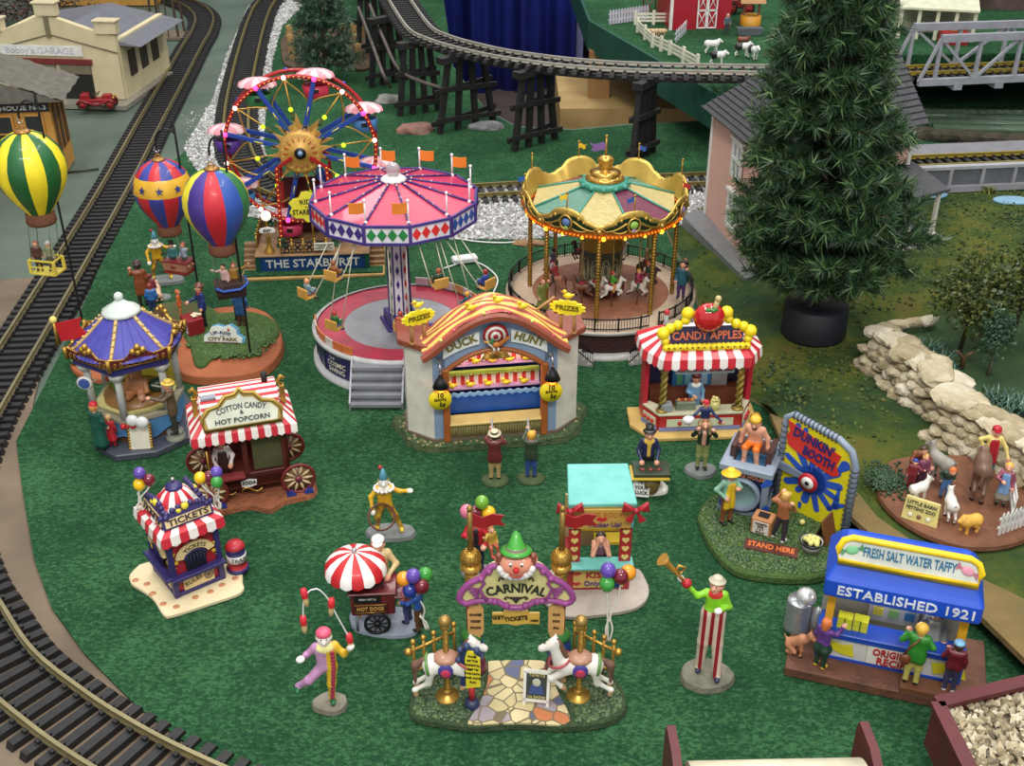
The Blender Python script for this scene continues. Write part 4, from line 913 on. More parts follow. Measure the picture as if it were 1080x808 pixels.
for s,w in((-1,'DUCK'),(1,'HUNT')):
 rr=.95;b=MB();vs=[]
 for k in range(13):
  x=s*(.16+.37*k/12);zz=Hs+.13-(x*x)/(2*rr)*1.1;vs+=[(x,-.03,zz+.065),(x,-.03,zz-.065),(x,.0,zz+.065),(x,.0,zz-.065)]
 fs=[f for k in range(12)for f in((4*k,4*k+4,4*k+5,4*k+1),(4*k,4*k+2,4*k+6,4*k+4),(4*k+1,4*k+5,4*k+7,4*k+3))]
 b.add(vs,fs);o=b.build('ribbon',P(228,230,225),dk);text(w,.115,P(120,110,40),o,T3(s*.345,-.036,Hs+.07)@RY(s*20)@FLAT,off=.03)
b=MB().push(T3(0,-.05,Hs+.14)@RX(90))
for k,r in enumerate((.13,.104,.078,.052,.026)):b.lathe([(0,.005*k),(r,.005*k),(r,-.01)],28,k%2)
b.pop();b.build('target',[P(160,30,30),P(230,225,215)],dk)
b=MB().push(T3(0,-.02,.20)@Matrix.Scale(.72,4)@T3(0,0,.14));b.ball((.0,-.09,Hs+.11),.06,10,0,(1.1,.5,.8));b.ball((-.06,-.095,Hs+.17),.035,10,1);b.cyl((-.08,-.1,Hs+.16),(-.17,-.1,Hs+.17),.014,.008,6,2)
b.add([(.02,-.1,Hs+.14),(.2,-.09,Hs+.24),(.18,-.09,Hs+.19),(.05,-.09,Hs+.08),(.02,-.085,Hs+.14),(.2,-.075,Hs+.24),(.18,-.075,Hs+.19),(.05,-.075,Hs+.08)],[(0,3,2,1),(4,5,6,7),(0,1,5,4),(1,2,6,5),(2,3,7,6),(3,0,4,7)],0)
b.add([(-.04,-.1,Hs+.1),(-.18,-.09,Hs+.2),(-.12,-.09,Hs+.13),(-.04,-.09,Hs+.05),(-.04,-.08,Hs+.1)],[(0,1,2,3),(0,4,1),(1,4,2),(2,4,3)],3);b.ball((.03,-.1,Hs+.04),.02,6,3,(1,.5,1.5));b.ball((-.03,-.1,Hs+.04),.02,6,3,(1,.5,1.5));b.build('flying_duck_emblem',[P(205,125,55),P(40,120,60),P(235,180,50),WHITE],dk)
b=MB()
for k in range(11):A=R(10+16*k);b.push(T3(0,-.045,1.03));b.tube([(0,0,0),(.15*math.cos(A),0,.10*math.sin(A))],[.006,.014],5);b.pop()
b.build('gold_fan',GOLD,dk)
tufts(dk,pt2,None,900,.068,[P(60,96,52),P(44,76,42),P(140,130,90)],avoid=[(-W2-.1,.0),(W2+.1,.0),(W2+.3,.24),(W2+.3,.7),(-W2-.3,.7),(-W2-.3,.24)])
bx('interior_floor',(0,.3,.09),(2*W2,.5,.02),P(90,80,60),dk)
MB().wall([(-iw,.1),(iw,.1),(iw,1.1),(0,1.25),(-iw,1.1)],.5,.52).build('sky_backdrop',P(32,44,120),dk)
for s in(-.26,.26):
 b=MB().push(T3(s,.48,1.0)@RX(90))
 for k,r in enumerate((.15,.115,.085,.05)):b.lathe([(0,.006*k),(r,.006*k),(r,-.01)],24,k%2)
 b.pop();b.build('bullseye',[P(150,35,60),P(238,215,225)],dk)
for k,(x,z)in enumerate(((-.02,1.04),(.0,.97),(.42,1.02),(-.42,.98),(-.12,.96),(.1,1.1))):duck(dk,x,.47,z,.8,name='painted_duck')
def stripe_shelf(z,y,nm):
 b=MB();N=22
 for k in range(N):b.box((-iw+2*iw*(k+.5)/N,y,z),(2*iw/N,.02,.15),k%2)
 b.build(nm,[P(205,60,45),P(232,215,195)],dk)
 b=MB();b.box((0,y-.01,z+.085),(2*iw,.05,.03))
 for k in range(26):b.ball((-iw+2*iw*(k+.5)/26,y-.03,z+.065),.014,6)
 b.build('green_trim',P(150,165,60),dk)
 bx('duck_rail',(0,y-.04,z-.08),(2*iw,.06,.02),P(205,160,190),dk)
stripe_shelf(.82,.44,'striped_panel');stripe_shelf(.60,.34,'striped_panel')
for k in range(5):duck(dk,-.36+.18*k+.02,.385,.78,.95);duck(dk,-.42+.19*k,.285,.56,.95)
b=MB();vs=[];N=60
for k in range(N+1):x=-iw+2*iw*k/N;vs+=[(x,.2,.45+.012*math.sin(k*1.3)),(x,.2,.27)]
b.add(vs,[(2*k,2*k+1,2*k+3,2*k+2)for k in range(N)]);b.add([(x,y+.03,z)for x,y,z in vs],[(2*k,2*k+2,2*k+3,2*k+1)for k in range(N)]);b.build('wave_board',P(28,84,165),dk)
MB().wall([(-iw+2*iw*k/40,.49+.012*math.sin(k*1.9))for k in range(41)]+[(iw,.33),(-iw,.33)],.232,.245).build('wave_board',P(150,190,220),dk)
bx('counter_top',(0,.06,.265),(2*iw,.2,.035),P(205,180,105),dk,bevel=.01)
b=MB();b.box((0,.03,.17),(2*iw,.06,.17))
for k in range(36):b.cyl((-iw+2*iw*(k+.5)/36,-.003,.09),(-iw+2*iw*(k+.5)/36,-.003,.25),.012,n=6)
b.build('bamboo_front',M((158,148,92),.7,rgb2=(128,118,70),scale=20),dk)
for s,x in((-1,-W2+.07),(1,W2-.07)):
 t=thing('hanging_lamp',('left' if s<0 else 'right')+' black-shaded lamp glowing orange on the duck gallery front','lamp',tuple(dk.location+Matrix.Rotation(R(ang),3,'Z')@V((x,0,0))),ang)
 b=MB();b.tube([(0,0,Hs-.13),(0,-.06,Hs-.1),(0,-.12,Hs-.14),(0,-.12,Hs-.2)],.012,6);b.ball((0,-.01,Hs-.13),.03,8);b.build('bracket',SILV,t)
 MB().push(T3(0,-.12,Hs-.36)).lathe([(.02,.13),(.025,.1),(.05,.08),(.085,.0),(.078,.0),(.04,.07)],16).pop().build('lamp_shade',IRON,t)
 MB().ball((0,-.12,Hs-.38),.042,10).build('bulb',M((255,130,40),.4,var=0,emit=5),t)
 sg=thing('price_sign','round yellow shots price sign below the '+('left' if s<0 else 'right')+' black lamp of the duck gallery','sign',tuple(dk.location+Matrix.Rotation(R(ang),3,'Z')@V((x-.01,-.10,0))),ang)
 MB().push(T3(0,-.02,.64)@RX(90)).lathe([(0,.01),(.115,.01),(.118,-.01),(0,-.01)],28).pop().build('disc',M((250,225,40),.4,var=0),sg)
 text('10',.075,BLACK,sg,T3(0,-.036,.695)@FLAT,off=.02);text('SHOTS',.04,BLACK,sg,T3(0,-.036,.645)@FLAT,off=.02);text('5¢',.065,BLACK,sg,T3(.02,-.036,.59)@FLAT,off=.02)
for s in(-1,1):
 wx=s*(W2+.12);t=thing('prize_sign','bright yellow PRIZES sign on two posts, '+('left' if s<0 else 'right')+' end of the duck gallery roof','sign',tuple(dk.location+Matrix.Rotation(R(ang),3,'Z')@V((wx,.12,Hs+.03))),ang+s*(-24))
 for q in(-.07,.07):MB().cyl((q,0,0),(q,0,.24),.02,n=8).cyl((q,0,0),(q,0,.03),.032,n=8).build('post',M((165,120,70),.6),t)
 st=[]
 for k in range(28):A=2*PI*k/28;r=1 if k%2 else .84;st.append((.19*r*math.cos(A),.30+.085*r*math.sin(A)))
 MB().wall(st,-.04,-.01).build('board',P(245,225,40),t);text('PRIZES',.075,P(110,95,20),t,T3(0,-.045,.30)@FLAT,off=.02,width=.24);duck(t,0,-.02,.43,1.1)
t=thing('pennant','small red pennant on a tan pole leaning off the duck gallery roof','flag',tuple(dk.location+Matrix.Rotation(R(ang),3,'Z')@V((.42,.2,1.42))),ang)
MB().cyl((-.02,0,-.03),(.22,0,.14),.014,n=8).build('pole',M((175,135,80),.5),t);MB().wall([(.2,.13),(.28,.06),(.27,-.03),(.22,-.05),(.2,-.0),(.17,.04)],-.01,.01).build('flag',P(180,30,40),t)
def gunner(px,py,lab,h=.57,**kw):
 g=G(px,py,.04);t=person(lab,(g.x,g.y,.05),180,h,la=((.15,-.12,.74),(.07,-.30,.83)),ra=((-.17,-.03,.74),(-.07,-.16,.83)),nod=-4,**kw)
 e=thing('figure_base','rough green base under the '+lab.split(' shooting')[0],'base',(g.x,g.y,.025))
 MB().lathe([(.125,0),(.13,.015),(.1,.035),(0,.04)],12,sx=1.1,mf=lambda i,k:0).build('base_disc',M((52,84,50),.9,rgb2=(90,100,60),scale=25,bump=.8),e)
 rf=thing('toy_rifle','grey rifle aimed by the '+lab.split(' shooting')[0],'rifle',(g.x,g.y+.1,.05+h*.84),0)
 b=MB();b.cyl((-.02,-.02,-.01),(-.035,.2,.045),.011,n=6);b.build('barrel',P(150,150,150),rf);b=MB();b.cyl((-.015,-.09,-.03),(-.02,.02,0),.016,n=6);b.build('stock',BRN,rf)
gunner(522,506,'man in a maroon coat and pale fedora shooting at the ducks',top=P(105,38,40),pants=P(175,150,100),coat=.12,hair=P(70,50,40),hat='fedora',hatc=P(205,195,165),band=BLACK)
gunner(560,504,'blond youth in a dark green coat and red scarf shooting at the ducks',h=.55,top=P(52,66,50),pants=P(50,75,140),coat=.1,hair=P(225,170,60),scarf=P(175,40,45),shoe=P(50,35,30),sleeve=P(60,75,55))
def lamp_in(root,v,e,c=(1,.9,.8),r=.05):
 l=bpy.data.lights.new('booth_light','POINT');l.energy=e;l.color=c;l.shadow_soft_size=r
 o=bpy.data.objects.new('booth_light',l);COL.objects.link(o);o.location=root.location+Matrix.Rotation(root.rotation_euler.z,3,'Z')@V(v);return o
lamp_in(dk,(-.25,.15,1.0),3.5,(1,.75,.85));lamp_in(dk,(.25,.15,1.0),3.5,(1,.75,.85))
def adopt(base,root,name):
 bpy.context.view_layer.update()
 Ri=root.matrix_world.inverted()
 for c_ in[q for q in kids(base)]:
  Mw=c_.matrix_world.copy();c_.parent=root;c_.matrix_basis=Ri@Mw
  c_.name='base_'+c_.name.split('.')[0]
 bpy.data.objects.remove(base)
STR_R,STR_W=P(200,40,55),P(238,232,224)
def striped_roof(parent,eave,top,n,z0,z1,val=.09,mats=(STR_R,STR_W),name='awning',bulge=0.0,rows=4,start=0):
 """striped tent roof: strips from each eave side up to the top, scalloped valance below the eave"""
 b=MB();N=len(eave)
 for i in range(N):
  e0,e1,t0,t1=V((*eave[i],z0)),V((*eave[(i+1)%N],z0)),V((*top[i],z1)),V((*top[(i+1)%N],z1))
  if(e1-e0).length<1e-6:continue
  k=n[i]if isinstance(n,(list,tuple))else n
  for j in range(k):
   m=(j+start+i*(k%2))%2;vs=[]
   for r in range(rows+1):
    u=r/rows
    for f in(j/k,(j+1)/k):
     q=e0.lerp(e1,f).lerp(t0.lerp(t1,f),u);q.z+=bulge*math.sin(u*PI);vs.append(q)
   b.add(vs,[(2*r,2*r+1,2*r+3,2*r+2)for r in range(rows)],m,True)
   if val:
    a_,c_=e0.lerp(e1,j/k),e0.lerp(e1,(j+1)/k);mid=(a_+c_)/2;o=(e1-e0).normalized().cross(V((0,0,1)))*.015
    b.add([a_,c_,c_+V((0,0,-val*.8))+o,mid+V((0,0,-val))+o,a_+V((0,0,-val*.8))+o],[(0,4,3,2,1)],m)
    b.add([a_,c_,c_+V((0,0,-val*.8))+o*.4,mid+V((0,0,-val))+o*.4,a_+V((0,0,-val*.8))+o*.4],[(0,1,2,3,4)],m)
 b.add([(*p,z1)for p in top],[tuple(range(len(top)))],1)
 return b.build(name,list(mats),parent)
def LW(root,v,rz=None):
 return root.location+Matrix.Rotation(root.rotation_euler.z,3,'Z')@V(v)
def deg(root):return math.degrees(root.rotation_euler.z)
def blob(pts,step=.06):return[tuple(p)[:2]for p in catmull([V((*p,0))for p in list(pts)+[pts[0]]],step)][:-1]
def blobG(px,z,c=None):
 q=[G(x,y,z)for x,y in px];return blob([(p.x-(c.x if c else 0),p.y-(c.y if c else 0))for p in q])
def twist_post(parent,x,y,z0,z1,r,mat=GOLD,turns=10,name='twisted_post'):
 b=MB().cyl((x,y,z0),(x,y,z1),r*.7,n=8);pts=[]
 for s in(0,PI):
  b.tube([(x+r*.55*math.cos(s+2*PI*turns*k/90),y+r*.55*math.sin(s+2*PI*turns*k/90),z0+(z1-z0)*k/90)for k in range(91)],r*.5,5)
 for z in(z0,z1):b.lathe([(0,0)],3)if 0 else b.push(T3(x,y,z)).lathe([(r*1.6,-.015),(r*1.6,.015),(r,.03)],10).pop()
 return b.build(name,mat,parent)
def balloons(px,py,Y,cols,gi,where,r=.066,string_to=None):
 """a bunch of separate toy balloons; offsets in balloon radii"""
 out=[]
 for(dx,dz,dy,c,nm)in cols:
  z=HZ(Y,py);k=(CH-z)/(SP+(py-404)/FL*CP);x=(px-540)/FL*k
  t=thing('balloon',nm+' '+where,'balloon',(x+dx*r,Y+dy*r,z+dz*r),0,gi)
  MB().ball((0,0,0),r,16,0,(1,1,1.08)).build('envelope',M(c,.18,var=.05,coat=.6),t);MB().cyl((0,0,-r*1.06),(0,0,-r*1.2),r*.08,r*.2,8).build('knot',M(c,.3,var=0),t);out.append(t)
 if string_to is not None:
  x,y,z=out[0].location;s=thing('balloon_strings','knotted white strings below the '+where.replace('in the ','').replace('in ',''),'string',(0,0,0))
  for q in range(3):
   e=out[q%len(out)].location;b=MB();d=V(string_to);pts=[V((e.x,e.y,e.z-r*1.1)),e.lerp(d,.35)+V((.012*(q-1),.0,0)),e.lerp(d,.6)+V((.02*(1-q),0,0)),e.lerp(d,.8)+V((.015*(q-1),0,0)),d+V((.012*(q-1),0,0))]
   b.tube(catmull(pts,.03),.008,5);b.build('string',P(225,222,210),s)
 return out
PB,YB,RB,GB,BB,OB=(95,70,165),(245,195,20),(110,20,40),(60,150,60),(35,55,140),(235,150,30)
# candy apple booth
c,ang,W=front((694,455),(779,452),.06);h=W/2
cb=thing('candy_apple_booth','red and white striped candy apple booth topped by a big red apple','food stand',(c.x,c.y,.025),ang)
MB().prism([(-h-.08,-.16),(h+.06,-.16),(h+.24,.16),(h+.26,.5),(-h-.26,.5),(-h-.28,.14)],0,.05).build('base',M((205,172,100),.7,var=.15),cb,bevel=.01)
def cpoly(o,back=.8):return[(-h-o*.4,-o),(h+o*.4,-o),(h+.12+o,.22-o*.2),(h+.12+o,back),(-h-.12-o,back),(-h-.12-o,.22-o*.2)]
b=MB();q=cpoly(0,.78)[:3];ql=[cpoly(0,.78)[5],*cpoly(0,.78)[:3]]
def band(pts,th,z0,z1,mats,name,parent):
 b=MB()
 for a_,c_ in zip(pts,pts[1:]):
  a_,c_=V((*a_,0)),V((*c_,0));m=(a_+c_)/2;d=c_-a_;b.box((m.x-d.normalized().y*-th*.0,m.y,(z0+z1)/2),(d.length,th,z1-z0),0,math.atan2(d.y,d.x))
 return b.build(name,mats,parent)
ct=band(ql,.05,.05,.24,P(176,44,40),'counter_front',cb)
b=MB()
for a_,c_ in zip(ql,ql[1:]):
 a_,c_=V((*a_,0)),V((*c_,0));d=(c_-a_).normalized();nrm=V((d.y,-d.x,0));L_=(c_-a_).length;mm=(a_+c_)/2+nrm*.03
 b.box((mm.x,mm.y,.075),(L_,.02,.04),1,math.atan2(d.y,d.x));b.box((mm.x,mm.y,.15),(L_*.82,.012,.09),0,math.atan2(d.y,d.x))
 for s in(.25,.5,.75):p_=a_.lerp(c_,s)+nrm*.04;b.ball((p_.x,p_.y,.15),.025,8,2)
b.build('painted_panels',[P(200,210,180),P(120,130,180),P(185,30,35)],ct)
b=MB();o1=[(-h-.15,.22),(-h-.01,-.04),(h+.01,-.04),(h+.15,.22),(h+.06,.26),(h-.06,.13),(-h+.06,.13),(-h-.06,.26)];b.prism(o1,.24,.27,0);b.build('counter_top',P(205,205,175),cb,bevel=.006)
for s in(-1,1):MB().box((s*(h+.12),.3,.54),(.05,.2,.9)).build('red_side_panel',P(185,35,55),cb)
b=MB();b.box((0,.5,.5),(W+.24,.04,.9));b.box((-h-.09,.42,.55),(.03,.16,.8));b.box((h+.09,.42,.55),(.03,.16,.8));b.build('back_wall',P(40,40,80),cb)
bx('back_counter',(0,.42,.19),(W+.1,.14,.32),M((110,62,40),.5,var=.2),cb)
o=bx('drinks_cabinet',(-.02,.45,.44),(.42,.08,.18),P(50,115,180),cb);
for k,cc in enumerate(((90,170,130),(120,190,200),(60,60,70),(150,190,220))):bx('drinks_pane',(-.155+.09*k,.405,.44),(.065,.01,.14),P(*cc),o)
bx('drinks_dispenser',(.28,.44,.45),(.17,.08,.2),P(150,155,160),cb)
o=bx('menu_board',(.0,-.03,.80),(.62,.02,.1),P(165,185,190),cb);text('POPCORN',.07,P(150,30,60),o,T3(-.15,-.045,.80)@FLAT,off=.02);text('DRINKS',.07,P(150,30,60),o,T3(.17,-.045,.80)@FLAT,off=.02)
for s in(-1,1):twist_post(cb,s*(h-.03),.03,.27,.92,.042,M((150,130,60),.4,.4),4)
E=[(-h-.02,-.12),(h+.02,-.12),(h+.19,.14),(h+.19,.56),(-h-.19,.56),(-h-.19,.14)];Tp=[(-h+.1,.16),(h-.1,.16),(h-.08,.2),(h-.08,.36),(-h+.08,.36),(-h+.08,.2)]
striped_roof(cb,E,Tp,[11,4,4,11,4,4],.96,1.14,.12,start=0)
o=MB();bp_=[(-.38,.0),(-.26,-.09),(.26,-.09),(.38,.0),(.30,.10),(-.30,.10)]
sgn=thing('booth_sign','yellow bulb-framed CANDY APPLES sign on the striped booth roof','sign',LW(cb,(0,.0,1.08)),ang)
MB().push(RX(-16)).wall([(x*.92,z+.08)for x,z in[(-.40,-.09),(.40,-.09),(.42,.1),(-.42,.1)]],0,.03).pop().build('board',P(38,36,70),sgn)
b=MB().push(RX(-16))
for k in range(18):b.ball((-.42+.84*k/17,-.01,-.03),.042,8)
for s in(-1,1):
 for x,z,r in((.43,.04,.045),(.45,.12,.07),(.38,.17,.055),(.30,.2,.055),(.22,.25,.05),(.2,.32,.07)):b.ball((s*x,.0,z),r,10)
for k in range(14):b.ball((-.4+.8*k/13,-.045,-.03),.012,6,1)
b.pop().build('frame_bulbs',[P(240,215,30),P(120,90,20)],sgn)
text('CANDY APPLES',.12,P(215,110,70),sgn,RX(-16)@T3(0,-.012,.085)@FLAT,off=.02,width=.72)
ap=thing('candy_apple','giant shiny red candy apple on a stick on top of the striped booth','apple',LW(cb,(0,.0,1.38)),ang)
MB().ball((0,0,0),.155,24,0,(1.05,.8,1)).build('apple',M((190,25,30),.15,var=.05,coat=.8),ap);MB().cyl((.02,-.03,.05),(.06,-.06,.23),.026,n=10).ball((.06,-.06,.235),.036,8).build('stick',TAN,ap)
b=MB();[b.ball((.0+.04*math.cos(a_),-.075+.02*math.sin(a_),.12),.032,6,0,(1,.6,.6))for a_ in(0,1.2,2.4,3.6,5)];b.build('leaves',P(50,130,50),ap)
t=thing('roof_finial','red-tipped grey pole at the left of the candy apple booth roof','pole',LW(cb,(-.37,.3,1.08)),0);MB().cyl((0,0,0),(0,0,.2),.02,n=8).build('pole',P(170,175,175),t);MB().ball((0,0,.22),.032,10).build('knob',P(190,35,50),t)
person('vendor in a pale blue dress and dark cap inside the candy apple booth',LW(cb,(-.02,.22,.04)),ang,.56,top=P(110,150,185),pants=P(110,150,185),skirt=.3,hair=P(200,140,80),hairlen=.05,hat='bun',hatc=P(90,30,40),ra=((-.15,-.02,.63),(-.06,-.14,.6)),la=((.16,.01,.63),(.15,-.06,.5)),scarf=P(235,235,225))
for x,y,nm,lab,cc in((-.36,.04,'tin_box','grey metal box on the left end of the candy booth counter',(150,155,160)),(-.15,.07,'glass_case','low glass case of treats on the candy booth counter',(120,130,110))):
 t=thing(nm,lab,'box',LW(cb,(x,y,.271)),ang);MB().box((0,0,.05),(.13 if x<-.3 else .22,.1,.09),0,0,.92).build('case',P(*cc),t,bevel=.008)
 if x>-.3:
  b=MB();[b.ball((-.07+.035*k,0,.105),.02,8,k%2)for k in range(5)];b.build('treats',[P(200,150,80),P(180,50,40)],t)
t=thing('corn_tub','yellow tub of popcorn on the candy booth counter','tub',LW(cb,(.16,.03,.271)),ang);MB().lathe([(0,0),(.045,0),(.052,.1),(0,.1)],14).build('tub',P(220,215,130),t);b=MB();[b.ball((.03*math.cos(k),.03*math.sin(k),.11+.01*(k%3)),.02,6)for k in range(8)];b.build('popcorn',P(235,225,150),t)
t=thing('honey_pot','small yellow pot on the base at the right of the candy booth','pot',LW(cb,(h+.2,.1,.05)),ang);MB().lathe([(0,0),(.05,0),(.06,.07),(.04,.1),(0,.11)],12).build('pot',P(215,165,60),t)
lamp_in(cb,(0,.1,.9),2.2)
# kissing booth
c,ang,W=front((597,623),(664,622),.07);W*=.98;h=W/2
base=thing('booth_base','round-cornered grey stone base under the turquoise kissing booth','base',(c.x,c.y,.025))
MB().prism(blobG([(570,612),(584,600),(664,598),(681,612),(684,628),(672,641),(645,647),(600,651),(580,641),(570,626)],.06,c),0,.045).build('slab',M((172,160,148),.8,rgb2=(190,180,168),scale=8,bump=.3),base,bevel=.008)
kb=thing('kissing_booth','turquoise-roofed kissing booth with red heart panels and a yellow lips sign','game booth',(c.x,c.y,.07),ang)
TQ=M((100,178,168),.6,rgb2=(118,195,186),scale=8,name='turquoise paint')
b=MB();b.box((0,.03,.14),(W,.05,.27));b.box((-h+.02,.22,.14),(.04,.42,.27));b.box((h-.02,.22,.14),(.04,.42,.27));b.build('lower_panel',P(150,30,38),kb)
o=bx('price_panel',(0,.0,.13),(W*.8,.012,.19),P(205,175,95),kb);text('KISSES',.085,P(165,35,45),o,T3(.03,-.01,.17)@FLAT,off=.02,width=.28);text('Only $1.00',.075,P(80,60,130),o,T3(.03,-.01,.08)@FLAT,off=.015,width=.31)
def lips(parent,x,y,z,s,name='lips'):
 b=MB().push(T3(x,y,z)@Matrix.Scale(s,4));b.wall([(-1,.1),(-.45,.42),(0,.25),(.45,.42),(1,.1),(.5,-.35),(0,-.48),(-.5,-.35)],0,.06/s*.1);b.pop();return b.build(name,P(185,40,50),parent)
lips(o,-.19,-.012,.19,.04);lips(o,-.19,-.012,.08,.04)
bx('counter',(0,-.01,.30),(W+.04,.16,.03),TQ,kb,bevel=.008)
for s in(-1,1):
 o=bx('heart_panel',(s*(h-.055),.02,.50),(.10,.04,.40),P(165,35,42),kb)
 for k in range(4):
  z=.365+.09*k;b=MB();b.wall([(s*(h-.055)+.032*16*math.sin(t)**3/16,z+.032*(13*math.cos(t)-5*math.cos(2*t)-2*math.cos(3*t)-math.cos(4*t))/16)for t in[2*PI*i/18 for i in range(18)]][::-1],-.008,.002);b.build('heart',P(225,200,120),o)
MB().box((0,.42,.45),(W,.03,.55)).build('back_wall',P(180,160,110),kb)
b=MB();b.box((0,.4,.36),(.4,.02,.03));b.box((0,.4,.6),(.4,.02,.03));b.box((-.19,.4,.48),(.03,.02,.25));b.box((.19,.4,.48),(.03,.02,.25));b.box((.1,.3,.33),(.24,.14,.03));b.build('yellow_frame',P(225,195,60),kb)
o=bx('header_board',(0,-.035,.80),(W*.9,.03,.19),P(190,150,75),kb);text('KISSING BOOTH',.07,P(190,100,40),o,T3(0,-.055,.845)@FLAT,arc_warp(.9),off=.01,width=.42);lips(o,.0,-.055,.80,.05);text('Pucker Up!',.06,P(90,60,110),o,T3(.03,-.055,.745)@FLAT,off=.015)
b=MB();b.box((-h+.02,.0,.8),(.04,.05,.21));b.box((h-.02,.0,.8),(.04,.05,.21));b.box((0,-.0,.70),(W,.05,.02));b.build('header_trim',TQ,kb)
b=MB();b.add([(-h-.01,-.03,.905),(h+.02,-.03,.905),(h-.01,.46,.98),(-h+.01,.46,.98),(-h-.01,-.03,.945),(h+.02,-.03,.945),(h-.01,.46,1.02),(-h+.01,.46,1.02)],[(3,2,1,0),(4,5,6,7),(0,1,5,4),(1,2,6,5),(2,3,7,6),(3,0,4,7)]);b.build('roof',TQ,kb,bevel=.008)
for s in(-1,1):
 t=thing('ribbon_bow','red ribbon bow on the '+('left' if s<0 else 'right')+' front roof corner of the kissing booth','bow',LW(kb,(s*(h-.0),-.1,.93)),ang)
 b=MB()
 for q in(-1,1):
  b.add([(0,0,0),(q*.10,-.02,.08),(q*.12,.0,-.03),(q*.03,-.05,.02),(0,.03,0),(q*.10,.03,.07),(q*.11,.03,-.02)],[(0,1,3),(0,3,2),(1,2,3),(4,6,5),(0,4,5,1),(1,5,6,2),(2,6,4,0)],0,True)
  b.add([(0,-.01,0),(q*.03,-.02,-.13),(q*.09,-.02,-.10),(0,.01,0),(q*.03,.0,-.13),(q*.09,.0,-.10)],[(0,1,2),(5,4,3),(0,3,4,1),(1,4,5,2),(2,5,3,0)])
 b.build('loops',P(165,28,40),t,bevel=.006);MB().ball((0,-.02,0),.028,10).build('knot',P(150,24,36),t)
person('dark-haired person leaning chin on hands at the kissing booth counter',LW(kb,(.02,.17,.01)),ang,.54,top=P(150,110,130),pants=P(90,70,80),hair=P(60,45,45),la=((.13,-.2,.6),(.05,-.13,.78)),ra=((-.13,-.2,.6),(-.05,-.13,.78)),sleeve=SKIN,che=(0,-.04,.68))
lamp_in(kb,(0,.1,.66),.8)
adopt(base,kb,'base')
# ticket booth
c,ang,W=front((186,633),(238,611),.06);h=W/2;D=.50
base=thing('booth_base','cream rounded base with brown footprints under the ticket booth','base',(c.x,c.y,.025))
bq=blobG([(137,606),(160,592),(245,596),(256,615),(254,625),(220,637),(182,649),(172,648),(160,630),(138,615)],.06,c)
MB().prism(bq,0,.045).build('slab',M((225,208,168),.7,var=.06),base,bevel=.01)
b=MB()
for k,(x,y)in enumerate(((143,612),(155,616),(161,626),(172,637),(186,640),(206,630),(222,624),(234,617),(248,610))):g=G(x,y,.07)-c;b.push(T3(g.x,g.y,.0465)).lathe([(0,.004),(.025,.003),(.035,-.004)],8,k%2 if k==4 else 0).pop()
b.build('painted_spots',[P(190,130,90),P(220,120,110)],base)
tk=thing('ticket_booth','small red and navy ticket booth with striped tent roof and balloon bunches','ticket booth',LW(thing('zz','z','z',(c.x,c.y,.07),ang),(0,0,0)),ang)
bpy.data.objects.remove(bpy.data.objects['zz'])
NV=P(50,42,100);RD=P(170,36,48)
MB().box((0,D/2,.33),(W-.06,D-.06,.66)).build('body',RD,tk)
b=MB()
for x in(-h+.02,h-.02):
 for y in(.02,D-.02):b.box((x,y,.33),(.05,.05,.66))
b.box((0,D/2,.02),(W,D,.04));b.box((0,-.02,.215),(W+.02,.08,.035));b.box((-h-.02,D/2,.215),(.08,D+.02,.035));b.build('navy_frame',NV,tk,bevel=.006)
def on_side(side):
 return Matrix.Identity(4)if side==0 else T3(-h,D/2,0)@RZ(-90)@T3(0,0,0)
